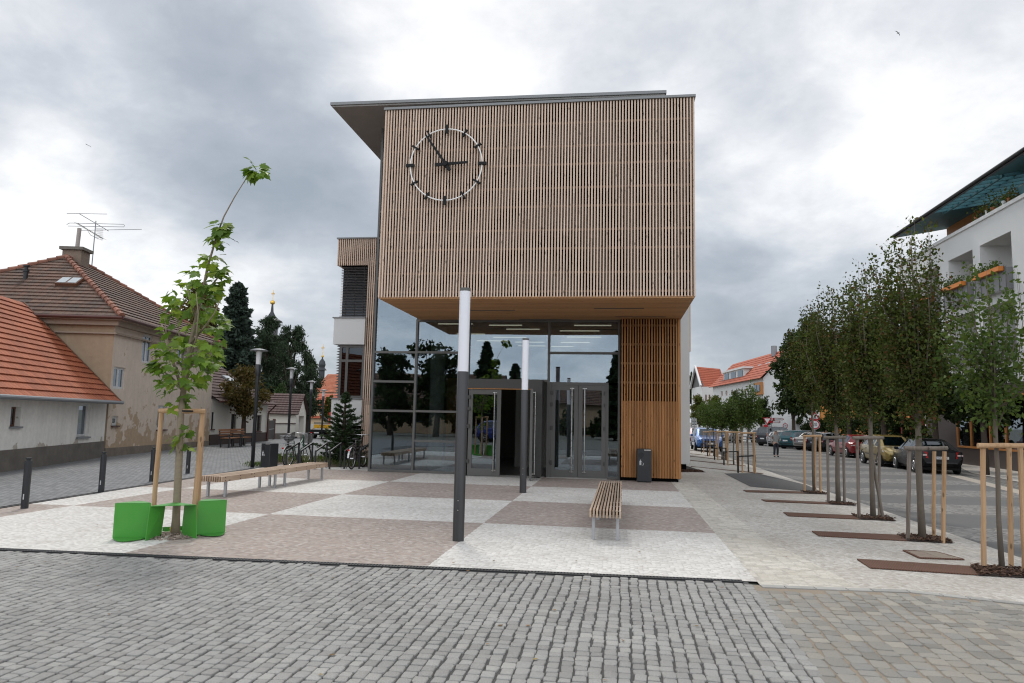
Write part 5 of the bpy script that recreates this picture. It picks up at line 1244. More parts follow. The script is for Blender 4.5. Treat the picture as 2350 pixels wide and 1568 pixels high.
def hip_row(parent, p, q, mat, name='hip_tiles'):
    p, q = np.array(p, float), np.array(q, float); L = np.linalg.norm(q-p); n = max(2, int(L/.36)); m = MB()
    for k in range(n):
        u0, u1 = k/n, (k+1.12)/n; m.tube([p+(q-p)*u0+np.array([0, 0, .05]), p+(q-p)*min(1.02, u1)+np.array([0, 0, .03])], [.115, .085], 8)
    return m.build(name, mat, parent, world=True)
def wall_mesh(p0, p1, z0, z1, holes, depth=.2, topf=None):
    """vertical wall from p0 to p1 with rectangular openings (u0,u1,z0,z1), with reveals"""
    p0, p1 = np.array(p0[:2], float), np.array(p1[:2], float); L = np.linalg.norm(p1-p0); e = (p1-p0)/L; nrm = np.array([e[1], -e[0]])
    m = MB(); us = sorted({0., L, *[h[0] for h in holes], *[h[1] for h in holes]}); zs = sorted({z0, z1, *[h[2] for h in holes], *[h[3] for h in holes]})
    P = lambda u, z, d=0.: (*(p0+e*u-nrm*d), z)
    for i in range(len(us)-1):
        for j in range(len(zs)-1):
            u, z = (us[i]+us[i+1])/2, (zs[j]+zs[j+1])/2
            if any(h[0] < u < h[1] and h[2] < z < h[3] for h in holes): continue
            m.quad(P(us[i], zs[j]), P(us[i+1], zs[j]), P(us[i+1], zs[j+1]), P(us[i], zs[j+1]))
    for h in holes:
        for (a, b, c, d) in (((h[0], h[2]), (h[1], h[2]), 0, 0), ((h[1], h[2]), (h[1], h[3]), 0, 0), ((h[1], h[3]), (h[0], h[3]), 0, 0), ((h[0], h[3]), (h[0], h[2]), 0, 0)):
            m.quad(P(*a), P(*b), P(b[0], b[1], depth), P(a[0], a[1], depth))
    return m, P, nrm
def window(parent, P, h, depth, fmat, gmat, cols=2, rows=1, fw=.06, sill=None, bars=False):
    u0, u1, z0, z1 = h; f = MB(); q = lambda u, z, d: np.array(P(u, z, d))
    def bar(ua, za, ub, zb, w=fw):
        f.bar(q(ua, za, depth-.03), q(ub, zb, depth-.03), w, .05, (0, 0, 1) if abs(za-zb) < 1e-6 else (1, 0, 0))
    e = q(u1, 0, 0)-q(u0, 0, 0); e = e/np.linalg.norm(e); nr = q(0, 0, -1)-q(0, 0, 0)
    def rect(ua, ub, za, zb, d0, d1, mb): 
        a, b = q(ua, za, d1), q(ub, za, d1); mb.prism([a, b, (b[0], b[1], zb), (a[0], a[1], zb)], nr*(d1-d0))
    rect(u0, u1, z0, z0+fw, depth-.06, depth, f); rect(u0, u1, z1-fw, z1, depth-.06, depth, f)
    for k in range(cols+1):
        c = u0+fw/2+(u1-u0-fw)*k/cols; w = fw if k in (0, cols) else fw*1.3; rect(c-w/2, c+w/2, z0+fw+.001, z1-fw-.001, depth-.058, depth, f)
    for k in range(1, rows): c = z0+(z1-z0)*k/rows; rect(u0+fw, u1-fw, c-fw/2, c+fw/2, depth-.055, depth, f)
    o = f.build('window', fmat, parent, world=True)
    g = MB(); rect(u0+.01, u1-.01, z0+.01, z1-.01, depth-.035, depth-.02, g); g.build('pane', gmat, o); k_ = o.children[0] if o.children else None
    for c in bpy.data.objects:
        pass
    pane = [c for c in bpy.data.objects if c.parent == o][0]
    off = Vector(parent.location); me = pane.data; me.transform(Matrix.Translation(-off))
    if sill is not None:
        s = MB(); rect(u0-.05, u1+.05, z0-.05, z0, -.07, depth, s); so_ = s.build('sill', sill, o); so_.data.transform(Matrix.Translation(-off))
    if bars:
        b = MB()
        for k in range(1, 5): c = u0+(u1-u0)*k/5; rect(c-.01, c+.01, z0, z1, .03, .05, b)
        for k in range(1, 4): c = z0+(z1-z0)*k/4; rect(u0, u1, c-.01, c+.01, .052, .066, b)
        b_ = b.build('grille', M['black'], o); b_.data.transform(Matrix.Translation(-off))
    return o
def old_plaster(name, base, patch, amt=.5, low=1.6):
    t = NT(name); pos = t.coords('Position'); n = t.noise(pos, .9, 7., .62); f = t.noise(pos, 7., 5., .6)
    c = t.mix(n, sh(base, .82), sh(base, 1.12)); c = t.mix(1., c, t.ramp(f, [(.3, .93), (.7, 1.05)]), 'MULTIPLY')
    sp = t.n('ShaderNodeSeparateXYZ'); t.l(pos, sp.inputs[0])
    hgt = t.math('SUBTRACT', 1., t.math('DIVIDE', sp.outputs[2], low), clamp=True)      # lost plaster gathers near the foot of the wall
    pn = t.noise(pos, 1.5, 6., .6); m = t.ramp(t.math('MULTIPLY_ADD', hgt, .26, pn), [(.64, 0.), (.665, 1.)])
    c = t.mix(t.math('MULTIPLY', m, amt), c, t.mix(f, sh(patch, .75), sh(patch, 1.2)))
    st = t.n('ShaderNodeMapping'); st.inputs['Scale'].default_value = (5., 5., .35); t.l(pos, st.inputs[0]); s = t.noise(st.outputs[0], 1., 4.); c = t.mix(1., c, t.ramp(s, [(.3, .94), (.7, 1.03)]), 'MULTIPLY')
    return t.done(t.bsdf(c, .92, 0, .2, t.bump(t.math('MULTIPLY_ADD', m, -.6, f), .35, .012)))
M['pl_beige'] = old_plaster('crumbling_beige_plaster', (.70, .59, .49), (.44, .31, .19), .8, 2.2)
M['pl_brown'] = old_plaster('brown_gable_plaster', (.40, .30, .205), (.30, .21, .14), .3)
M['pl_white'] = old_plaster('old_white_plaster', (.84, .815, .76), (.38, .31, .24), .7, .9)
M['pl_cream'] = pm('cream_plaster', (.68, .645, .58), .92, var=.08, scale=1.5, bump=.2)
M['plinthg'] = pm('grey_plinth', (.17, .15, .128), .95, var=.3, scale=5., bump=.7, bscale=35., dirt=.4)
M['plinthb'] = pm('brown_plinth', (.075, .052, .045), .9, var=.15, scale=4.)
M['fr_white'] = pm('white_window_frame', (.62, .62, .62), .4, var=.04)
M['fr_brown'] = pm('brown_window_frame', (.13, .055, .03), .5, var=.15)
M['gutter'] = pm('zinc_gutter', (.24, .25, .26), .45, .5, .15, 6.)
M['gutterb'] = pm('brown_gutter', (.09, .035, .028), .5, .2, .15)
M['wood_o'] = pm('orange_timber_frame', (.42, .17, .045), .6, var=.2, scale=5.)
hA, hB = G(0, 1083), G(236, 1048.4); hs = (hB-hA)/np.linalg.norm(hB-hA); hn = np.array([-hs[1], hs[0], 0.])
# --- low white house with the orange roof
def house1():
    p0 = hA-hs*9; p1 = hB-hs*.02; ze = 2.22; L = np.linalg.norm(p1-p0)
    t = thing('low_house', (p0+p1)/2, 'low white house with an orange tiled roof and a grey plinth', 'house')
    U = lambda x, y: (VP(x, y, p0, p1)-p0)@hs
    Z = lambda x, y: VP(x, y, p0, p1)[2]
    holes = [(U(24, 960), U(47, 960), Z(36, 979), Z(36, 934)), (U(179, 960), U(206, 960), Z(190, 1003), Z(190, 926))]
    m, P, nr = wall_mesh(p0, p1, .55, ze, holes, .22); m.build('wall', M['pl_white'], t, world=True)
    w2 = MB(); q0, q1 = p0+hn*6.2, p1+hn*6.2
    w2.quad((*q0[:2], 0), (*q1[:2], 0), (*q1[:2], ze), (*q0[:2], ze)); 
    for a, b in ((p0, q0), (p1, q1)): w2.poly([(*a[:2], 0), (*b[:2], 0), (*b[:2], ze), (*((a+b)/2)[:2], ze+3.0), (*a[:2], ze)])
    w2.build('gable_wall', M['pl_white'], t, world=True)
    pl = MB(); pl.prism([(*(p0-hn*.035)[:2], -.05), (*(p1-hn*.035)[:2], -.05), (*(p1-hn*.035)[:2], .56), (*(p0-hn*.035)[:2], .56)], tuple(hn*.2)); pl.build('plinth', M['plinthg'], t, world=True)
    window(t, P, holes[0], .20, M['fr_brown'], M['winglass'], 1, 1, .05, M['gutter']); window(t, P, holes[1], .16, M['fr_white'], M['winglass'], 1, 1, .09, M['gutter'])
    sl = (4.99-2.2)/np.linalg.norm((VP(75, 730, hB, hB+hn)-hB)[:2]); o = .42; ri = 3.1; e0, e1 = p0-hn*o-hs*.2, p1-hn*o+hs*.03
    za, zr = ze-.0-o*sl*.55, ze+ri*sl+.05
    tiled('roof', (*e0[:2], za), (*e1[:2], za), (*(p1+hn*ri+hs*.03)[:2], zr), (*(p0+hn*ri-hs*.2)[:2], zr), M['tileo'], t, .27)
    tiled('roof', (*(q1+hn*o+hs*.03)[:2], za), (*(q0+hn*o-hs*.2)[:2], za), (*(p0+hn*ri-hs*.2)[:2], zr), (*(p1+hn*ri+hs*.03)[:2], zr), M['tileo'], t, .33)
    vb = MB(); vb.bar((*e1[:2], za-.02), (*(p1+hn*ri+hs*.03)[:2], zr-.02), .07, .16); vb.build('verge_board', M['fr_brown'], t, world=True)
    g = MB(); g.tube([(*(e0-hn*.05)[:2], za-.01), (*(e1-hn*.05+hs*.12)[:2], za-.03)], .065, 10); g.build('gutter', M['gutter'], t, world=True)
house1()
# --- two-storey beige house with the hipped roof
def house2():
    C = G(240, 1048); D = G(478, 1022); s = (D-C)/np.linalg.norm(D-C); n = np.array([-s[1], s[0], 0.]); ze = 5.0; L = np.linalg.norm(D-C); Wd = 8.7
    t = thing('two_storey_house', (C+D)/2+n*4, 'two storey beige house with crumbling plaster and a weathered hipped roof', 'house')
    U = lambda x, y: (VP(x, y, C, D)-C)@s
    Z = lambda x, y: VP(x, y, C, D)[2]
    W_ = [(327, 349, 769, 834), (260, 287, 843, 893), (257, 271, 955.5, 977), (361, 382, 931, 986), (378+30, 378+50, 770, 834)]
    holes = [(U(a, (c+d)/2), U(b, (c+d)/2), Z((a+b)/2, d), Z((a+b)/2, c)) for a, b, c, d in W_]
    m, P, nr = wall_mesh(C, D, 0, ze, holes, .20); m.build('wall', M['pl_beige'], t, world=True)
    w2 = MB(); A, B_ = C+n*Wd, D+n*Wd; w2.quad((*C[:2], 0), (*A[:2], 0), (*A[:2], ze), (*C[:2], ze)); w2.build('gable_wall', M['pl_brown'], t, world=True)
    w3 = MB(); w3.quad((*A[:2], 0), (*B_[:2], 0), (*B_[:2], ze), (*A[:2], ze)).quad((*D[:2], 0), (*B_[:2], 0), (*B_[:2], ze), (*D[:2], ze)); w3.build('rear_wall', M['pl_beige'], t, world=True)
    for i, h in enumerate(holes):
        window(t, P, h, .12, M['fr_white'], M['winglass'], 1 if i == 2 else 2, 1, .085, None if i in (0, 1) else M['gutterb'])
    o = .42; e = lambda p, a, b: p+s*a+n*b
    c0, c1, c2, c3 = e(C, -o, -o), e(D, o, -o), e(D, o, Wd+o), e(C, -o, Wd+o); hw = (Wd+2*o)/2; zr = 8.15; ze2 = ze+.05
    r0, r1 = c0+(s+n)*hw, c1+(n-s)*hw
    p3 = lambda p, z: (p[0], p[1], z)
    tiled('roof', p3(c0, ze2), p3(c1, ze2), p3(r1, zr), p3(r0, zr), M['tileb'], t, .30); tiled('roof', p3(c3, ze2), p3(c0, ze2), p3(r0, zr), p3(r0, zr), M['tileb'], t, .30)
    tiled('roof', p3(c2, ze2), p3(c3, ze2), p3(r0, zr), p3(r1, zr), M['tileb'], t, .30); tiled('roof', p3(c1, ze2), p3(c2, ze2), p3(r1, zr), p3(r1, zr), M['tileb'], t, .30)
    for a, b in ((c0, r0), (c1, r1), (c2, r1), (c3, r0)): hip_row(t, p3(a, ze2), p3(b, zr), M['hiptile'])
    hip_row(t, p3(r0, zr), p3(r1, zr), M['tileb'] if False else M['hiptile'], 'ridge_tiles')
    ev = MB(); i0, i1, i2, i3 = [e(q, a, b) for q, a, b in ((C, -.12, -.12), (D, .12, -.12), (D, .12, Wd+.12), (C, -.12, Wd+.12))]
    ev.prism([p3(i0, ze-.55), p3(i1, ze-.55), p3(i2, ze-.55), p3(i3, ze-.55)], (0, 0, .06)); ev.prism([p3(c0, ze-.06), p3(c1, ze-.06), p3(c2, ze-.06), p3(c3, ze-.06)], (0, 0, .09))
    ev.prism([p3(e(C, -.22, -.22), ze-.24), p3(e(D, .22, -.22), ze-.24), p3(e(D, .22, Wd+.22), ze-.24), p3(e(C, -.22, Wd+.22), ze-.24)], (0, 0, .18)); ev.build('cornice', pm('cornice_plaster', (.34, .27, .21), .9, var=.15, scale=2.), t, world=True)
    g = MB()
    for a, b in ((c0, c1), (c0, c3)): g.tube([p3(a-(s+n)*.04, ze+.02), p3(b-(s+n)*.04, ze+.02)], .06, 8)
    g.build('gutter', M['gutterb'], t, world=True)
    pl = MB(); pl.prism([p3(C-n*.03-s*.03, -.05), p3(D-n*.03, -.05), p3(D-n*.03, .22), p3(C-n*.03-s*.03, .30)], tuple(n*.2)); pl.build('plinth', pm('stained_foot', (.24, .195, .155), .95, var=.4, scale=3., bump=.6, dirt=.5), t, world=True)
    # chimney just behind the apex
    ca = VP(158, 588, r0, r0+s+n); cc = r0+s*.75; k = thing_part('chimney', t, cc, 0)
    zc = VP(158, 572, cc, cc+np.array([1, 0, 0]))[2]
    c = MB(); c.box((0, 0, (zr-.5+zc-.1)/2), (.72, .80, zc-.1-zr+.5), rz=math.atan2(s[1], s[0])); c.build('brick_stack', pm('chimney_brick', (.20, .15, .115), .9, var=.35, scale=9., bump=.5), k)
    c = MB(); c.box((0, 0, zc-.05), (.92, 1.0, .13), rz=math.atan2(s[1], s[0])); c.build('chimney_cap', M['plinthg'], k)
    zp = VP(163, 526, cc, cc+np.array([1, 0, 0]))[2]
    c = MB(); c.tube([(.1, -.1, zc), (.13, -.1, zp)], .085, 12); c.build('flue_pipe', pm('flue_pipe', (.33, .29, .26), .6, var=.3, scale=3.), k)
    # rooflight, vent pipe and cable on the near slope
    sl = np.array(p3(r0, zr))-np.array(p3((c0+c3)/2, ze2)); 
    def on_slope(x, y):
        a = np.array(p3(c0, ze2)); b = np.array(p3(c3, ze2)); nn = np.cross(b-a, np.array(p3(r0, zr))-a); d = ray(x, y); return CO+d*(nn@(a-CO)/(nn@d)), nn/np.linalg.norm(nn)*(1 if nn[2] > 0 else -1)
    pw, nn = on_slope(161, 652); ex = np.array(p3(c0, 0))-np.array(p3(c3, 0)); ex /= np.linalg.norm(ex); ey = np.cross(nn, ex); Rm = Matrix((tuple(ex), tuple(ey), tuple(nn))).transposed()
    rl = MB(); rl.box(pw+nn*.10, (.82, .62, .12), rot=Rm); o_ = rl.build('rooflight', M['fr_brown'], t, world=True)
    for sx in (-.2, .2):
        pn = MB(); pn.box(pw+nn*.17+ex*sx, (.33, .5, .02), rot=Rm); q = pn.build('pane', pm('pale_rooflight_glass', (.42, .45, .46), .15), o_); q.data.transform(Matrix.Translation(-Vector(t.location)))
    pv, _ = on_slope(58, 641); zt2 = VP(55, 609, pv, pv+np.array([1, 0, 0]))[2]
    v = MB(); v.tube([(*pv[:2], pv[2]-.05), (*pv[:2], zt2-.25)], .085, 12); v.tube([(*pv[:2], zt2-.27), (*pv[:2], zt2-.2)], .12, 12); v.tube([(*pv[:2], zt2-.2), (*pv[:2], zt2-.06)], .07, 12); v.tube([(*pv[:2], zt2-.06), (*pv[:2], zt2)], .12, 12); v.build('vent_pipe', M['black'], t, world=True)
    # aerial on its mast
    ab = r0+s*2.1; zb = zr; zt = VP(219, 507, ab, ab+np.array([1, 0, 0]))[2]
    k2 = thing('tv_aerial', (ab[0], ab[1], zb-.1), 'spindly television aerial on a thin mast above the hipped roof', 'aerial'); h = zt-zb+.1
    c = MB(); c.tube([(0, 0, 0), (.02, 0, h)], .022, 8); c.build('mast', M['gutter'], k2)
    rr = lambda x, y: np.array(VP(x, y, ab, ab+np.array([1, 0.12, 0])))-np.array([ab[0], ab[1], zb-.1])
    c = MB()
    c.tube([rr(172, 497)+np.array([0, -.5, 0]), rr(263, 498.5)+np.array([0, -.5, 0])], .012, 6); c.tube([rr(153, 515.5), rr(160, 512), rr(284, 515), rr(286, 518), rr(284, 521), rr(156, 519)], .012, 6); c.tube([rr(165, 522.5)+np.array([0, .5, 0]), rr(309, 520)+np.array([0, .5, 0])], .012, 6); c.tube([rr(199, 497)+np.array([0, -.5, 0]), rr(232, 524)+np.array([0, .5, 0])], .015, 6); c.build('dipole_array', M['gutter'], k2)
    c = MB(); a, b = rr(176, 512), rr(236, 548); c.tube([a, b], .014, 6)
    for i in range(18):
        p = a+(b-a)*i/17; c.tube([p+np.array([-.10, -.12, .03]), p+np.array([.10, .12, -.03])], .005, 4)
    c.tube([rr(200, 528), rr(208, 540), rr(226, 548)], .010, 5)
    for i in range(7):
        u = i/6; c.tube([rr(222+14*u, 522+3*u), rr(218+18*u, 548+6*u)], .004, 4); c.tube([rr(221, 524+4*i), rr(237, 525+4.3*i)], .004, 4)
    c.build('yagi_antenna', M['zinc2'], k2)
def thing_part(name, parent, loc, z):
    o = bpy.data.objects.new(name, None); COL.objects.link(o); o.parent = parent; o.location = (loc[0]-parent.location[0], loc[1]-parent.location[1], z-parent.location[2]); o.empty_display_size = .1; return o
house2()
# --- white house with the dark brown roof
def house3():
    p0 = G(478, 1021.5)+np.array([0., .05, 0]); p1 = G(611, 1012); s = (p1-p0)/np.linalg.norm(p1-p0); n = np.array([-s[1], s[0], 0]); ze = 2.32; p0 = p0-s*.0
    t = thing('white_cottage', (p0+p1)/2+n*3, 'long white cottage with a dark brown roof, rooflight and brown plinth', 'house')
    U = lambda x, y: (VP(x, y, p0, p1)-p0)@s
    Z = lambda x, y: VP(x, y, p0, p1)[2]
    W_ = [(475.5+3, 491, 946, 985), (530.5, 542.5, 950, 988), (590, 600, 953, 990)]
    holes = [(max(.1, U(a, 965)), U(b, 965), Z((a+b)/2, d), Z((a+b)/2, c)) for a, b, c, d in W_]
    m, P, nr = wall_mesh(p0, p1, .5, ze, holes, .22); m.build('wall', M['pl_cream'], t, world=True)
    for h in holes: window(t, P, h, .2, M['fr_brown'], M['winglass'], 2, 1, .05, M['gutterb'], True)
    pl = MB(); pl.prism([(*(p0-n*.04)[:2], -.05), (*(p1-n*.04)[:2], -.05), (*(p1-n*.04)[:2], .52), (*(p0-n*.04)[:2], .52)], tuple(n*.2)); pl.build('plinth', M['plinthb'], t, world=True)
    q0, q1 = p0+n*8, p1+n*8; g = MB(); zr = ze+VP(0, 0, p0, p1)[2]*0+3.0
    zr = (VP(481, 817, p0+n*4, p1+n*4)[2]+VP(575, 836, p0+n*4, p1+n*4)[2])/2
    for a, b in ((p0, q0), (p1, q1)): g.poly([(*a[:2], 0), (*b[:2], 0), (*b[:2], ze), (*((a+b)/2)[:2], zr-.05), (*a[:2], ze)])
    g.quad((*q0[:2], 0), (*q1[:2], 0), (*q1[:2], ze), (*q0[:2], ze)); g.build('gable_wall', M['pl_cream'], t, world=True)
    o = .4; za = ze-.1; a, b = p0-n*o, p1-n*o+s*.3; rm0, rm1 = p0+n*4, p1+n*4+s*.3
    # the ridge end towards the gate is half hipped
    rm1 = rm1-s*1.0
    tiled('roof', (*a[:2], za), (*b[:2], za), (*rm1[:2], zr), (*rm0[:2], zr), M['tiled'], t, .32); tiled('roof', (*(q1+n*o+s*.3)[:2], za), (*(q0+n*o)[:2], za), (*rm0[:2], zr), (*rm1[:2], zr), M['tiled'], t, .32)
    hip_row(t, (*rm0[:2], zr), (*rm1[:2], zr), M['tiled'] if False else pm('dark_ridge', (.07, .045, .04), .8), 'ridge_tiles')
    nn = np.cross(b-a, np.array([*rm0[:2], zr])-np.array([*a[:2], za])); nn = nn/np.linalg.norm(nn); nn = nn if nn[2] > 0 else -nn
    a3 = np.array([*a[:2], za]); d = ray(536, 815+0.0); pw = CO+d*(nn@(a3-CO)/(nn@d)); d = ray(534, 880); pw = CO+d*(nn@(a3-CO)/(nn@d)); ey = np.cross(nn, s); Rm = Matrix((tuple(s), tuple(ey), tuple(nn))).transposed()
    r = MB(); r.box(pw+nn*.08, (.9, 1.3, .1), rot=Rm); k = r.build('rooflight', M['gutter'], t, world=True); pn = MB(); pn.box(pw+nn*.135, (.74, 1.12, .02), rot=Rm); q = pn.build('pane', bpy.data.materials['pale_rooflight_glass'], k); q.data.transform(Matrix.Translation(-Vector(t.location)))
    g = MB(); g.tube([(*(a-n*.05)[:2], za), (*(b-n*.05)[:2], za)], .06, 8); g.build('gutter', M['gutterb'], t, world=True)
    dp = p1-n*.08-s*.12; g = MB(); g.tube([(*(b-n*.05-s*.1)[:2], za), (*(dp)[:2], za-.55), (*dp[:2], .05)], .045, 8); g.build('downpipe', M['gutterb'], t, world=True)
house3()
# --- gate, garden wall and garage
def garage():
    a, b = G(612, 1011.5), G(627, 1008); t = thing('yard_gate', a, 'dark metal yard gate beside the white cottage', 'gate'); L = np.linalg.norm(b-a); e = (b-a)/L; h = VP(618, 965, a, b)[2]
    m = MB(); m.prism([(*(a+e*.08)[:2], .05), (*(b-e*.08)[:2], .05), (*(b-e*.08)[:2], h), (*(a+e*.08)[:2], h)], (.04, .01, 0)); m.build('gate_leaf', pm('dark_gate', (.035, .028, .026), .6), t, world=True)
    for p in (a, b): q = MB(); q.bb(p[0]-.07, p[0]+.07, p[1]-.07, p[1]+.07, 0, h+.08); q.build('gate_post', M['gutterb'], t, world=True)
    m = MB(); m.bar((*(a+e*.1-np.array([-.03, 0, 0]))[:2], h*.55), (*(b-e*.1-np.array([-.03, 0, 0]))[:2], h*.55), .03, .05); m.build('rail', M['gutter'], t, world=True)
    w0, w1 = G(627.5, 1007.5), G(676, 1006); t = thing('garden_wall', (w0+w1)/2, 'low whitewashed garden wall beside the gate', 'wall'); h = VP(650, 973, w0, w1)[2]
    d = np.array([-.25, .1, 0]); m = MB(); m.prism([(*w0[:2], .35), (*w1[:2], .35), (*w1[:2], h), (*w0[:2], h)], d); m.build('wall', M['pl_cream'], t, world=True)
    m = MB(); m.prism([(*(w0-d*.15)[:2], -.02), (*(w1-d*.15)[:2], -.02), (*(w1-d*.15)[:2], .36), (*(w0-d*.15)[:2], .36)], d*1.2); m.build('stone_base', M['plinthg'], t, world=True)
    m = MB(); m.prism([(*(w0-d*.2)[:2], h), (*(w1-d*.2)[:2], h), (*(w1-d*.2)[:2], h+.05), (*(w0-d*.2)[:2], h+.05)], d*1.4); m.build('coping', M['plinthb'], t, world=True)
    g0, g1 = G(676.5, 1006), G(700, 1001.5); s = (g1-g0)/np.linalg.norm(g1-g0); n = np.array([-s[1], s[0], 0]); mid = (g0+g1)/2; ze = VP(677, 948, g0, g1)[2]; zr = VP(687, 905, g0, g1)[2]
    t = thing('garage', mid+n*3, 'small white gabled garage with a tiled roof, beside the lane', 'garage')
    U = lambda x: (VP(x, 970, g0, g1)-g0)@s
    hole = (U(685.5), U(697), 0.02, VP(690, 955, g0, g1)[2]); m, P, nr = wall_mesh(g0, g1, 0, ze, [hole], .35); m.poly([(*g0[:2], ze), (*g1[:2], ze), (*mid[:2], zr)]); m.build('gable_wall', M['pl_cream'], t, world=True)
    m = MB(); q0, q1 = np.array(P(hole[0], 0, .33)), np.array(P(hole[1], 0, .33)); m.prism([(*q0[:2], .02), (*q1[:2], .02), (*q1[:2], hole[3]), (*q0[:2], hole[3])], tuple(n*.03)); m.build('door', M['fr_white'], t, world=True)
    k0, k1 = g0+n*3, g1+n*3; m = MB(); m.quad((*g0[:2], 0), (*k0[:2], 0), (*k0[:2], ze), (*g0[:2], ze)).quad((*g1[:2], 0), (*k1[:2], 0), (*k1[:2], ze), (*g1[:2], ze)).poly([(*k0[:2], 0), (*k1[:2], 0), (*k1[:2], ze), (*((k0+k1)/2)[:2], zr), (*k0[:2], ze)]); m.build('wall', M['pl_cream'], t, world=True)
    o = .25; tiled('roof', (*(k0-s*o)[:2], ze-.1), (*(g0-s*o-n*.2)[:2], ze-.1), (*(mid-n*.2)[:2], zr+.05), (*(mid+n*3)[:2], zr+.05), M['tiled'], t, .32); tiled('roof', (*(g1+s*o-n*.2)[:2], ze-.1), (*(k1+s*o)[:2], ze-.1), (*(mid+n*3)[:2], zr+.05), (*(mid-n*.2)[:2], zr+.05), M['tiled'], t, .32)
garage()
# --- far left: yellow house, ornate orange gable house, church turrets
def simple_house(name, label, px0, px1, Y0, Y1, ye, yr, wmat, rmat, depth=9., winrows=(), z0=0., cat='house', gable_front=False, wcols=(), wfr=None):
    a, b = GX(px0, Y0, z0), GX(px1, Y1, z0); s = (b-a)/np.linalg.norm(b-a); n = np.array([-s[1], s[0], 0.]); t = thing(name, (a+b)/2+n*depth/2, label, cat)
    ze = VP((px0+px1)/2, ye, a, b)[2]; L = np.linalg.norm(b-a); holes = []
    for (zy0, zy1) in winrows:
        for (x0, x1) in wcols:
            u0, u1 = [(VP(x, (zy0+zy1)/2, a, b)-a)@s for x in (x0, x1)]; holes.append((u0, u1, VP((x0+x1)/2, zy1, a, b)[2], VP((x0+x1)/2, zy0, a, b)[2]))
    m, P, nr = wall_mesh(a, b, z0, ze, holes, .18); c, d = a+n*depth, b+n*depth
    if gable_front:
        zr = VP((px0+px1)/2, yr, a, b)[2]; mid = (a+b)/2; m.poly([(*a[:2], ze), (*b[:2], ze), (*mid[:2], zr)])
    else: zr = VP((px0+px1)/2, yr, a+n*depth/2, b+n*depth/2)[2]
    m.build('wall', wmat, t, world=True)
    for h in holes: window(t, P, h, .15, wfr or M['fr_brown'], M['winglass'], 1, 1, .07)
    w = MB(); w.quad((*c[:2], z0), (*d[:2], z0), (*d[:2], ze), (*c[:2], ze))
    for p, q in ((a, c), (b, d)):
        if gable_front: w.quad((*p[:2], z0), (*q[:2], z0), (*q[:2], ze), (*p[:2], ze))
        else: w.poly([(*p[:2], z0), (*q[:2], z0), (*q[:2], ze), (*((p+q)/2)[:2], zr), (*p[:2], ze)])
    w.build('side_wall', wmat, t, world=True); o = .35
    if gable_front:
        tiled('roof', (*(c-s*o)[:2], ze-.1), (*(a-s*o-n*o)[:2], ze-.1), (*(mid-n*o)[:2], zr+.1), (*(mid+n*depth)[:2], zr+.1), rmat, t, .4); tiled('roof', (*(b+s*o-n*o)[:2], ze-.1), (*(d+s*o)[:2], ze-.1), (*(mid+n*depth)[:2], zr+.1), (*(mid-n*o)[:2], zr+.1), rmat, t, .4)
    else:
        r0, r1 = a+n*depth/2, b+n*depth/2
        tiled('roof', (*(a-n*o-s*o)[:2], ze-.12), (*(b-n*o+s*o)[:2], ze-.12), (*(r1+s*o)[:2], zr+.08), (*(r0-s*o)[:2], zr+.08), rmat, t, .4); tiled('roof', (*(d+n*o+s*o)[:2], ze-.12), (*(c+n*o-s*o)[:2], ze-.12), (*(r0-s*o)[:2], zr+.08), (*(r1+s*o)[:2], zr+.08), rmat, t, .4)
    return t, a, b, s, n, ze, zr
M['pl_yellow'] = pm('yellow_plaster', (.50, .38, .24), .9, var=.08, scale=1.)
simple_house('yellow_house', 'pale yellow house with a red roof behind the white truck', 700, 775, 82, 82, 958, 905, M['pl_yellow'], M['tiler'], 9, [(940, 955)], wcols=[(733, 742), (715, 721)])
simple_house('orange_roof_house', 'house with a bright orange roof below the small turret', 722, 764, 105, 105, 899, 860, M['pl_yellow'], M['tileo'], 10)
M['slate'] = pm('dark_turret_metal', (.045, .05, .055), .5, .3, .2, 4.); M['gold'] = pm('gilded_metal', (.75, .48, .10), .28, 1., .1)
def turret(px, Y, ytop, yball, yspire, ydrum, ybase, wd, label, onion):
    b = GX(px, Y); z = lambda y: VY(px, y, Y)[2]; w = wd/CF*Y/2; t = thing('church_turret', (b[0], b[1], 0), label, 'church turret')
    m = MB(); m.lathe([(w*.62, 0), (w*.62, z(ydrum))], n=8); m.build('drum', pm('turret_wall', (.10, .10, .10), .8) if onion == 0 else M['slate'], t)
    m = MB()
    if onion == 0: m.lathe([(w*.7, z(ydrum)), (w, z(ydrum)), (w*.98, z(ydrum)+.15), (w*.62, z(ydrum)*.70+z(yspire)*.30), (w*.34, z(ydrum)*.4+z(yspire)*.6), (w*.14, z(yspire)), (w*.08, z(yball)-.3)], n=8)
    else: m.lathe([(w*.7, z(ydrum)), (w, z(ydrum)+.05), (w*.55, z(ydrum)*.75+z(yspire)*.25), (w*.72, z(ydrum)*.5+z(yspire)*.5), (w*.55, z(ydrum)*.2+z(yspire)*.8), (w*.2, z(yspire)), (w*.08, z(yball)-.2)], n=10)
    m.build('spire', M['slate'], t)
    r = .16*w+.12; m = MB(); m.lathe([(0, z(yball)-r), (r*.8, z(yball)-r*.6), (r, z(yball)), (r*.8, z(yball)+r*.6), (0, z(yball)+r)], n=14); m.build('gilded_ball', M['gold'], t, smooth=True)
    m = MB(); h = z(ytop)-z(yball); zc = z(ytop)-h*.30; m.tube([(0, 0, z(yball)), (0, 0, z(ytop))], .045, 6); m.tube([(-h*.16, 0, zc), (h*.16, 0, zc)], .045, 6)
    for k in range(8): a = PI*k/4+PI/8; m.tube([(0, 0, zc), (h*.13*math.cos(a), 0, zc+h*.13*math.sin(a))], .022, 4)
    m.build('cross', M['gold'], t)
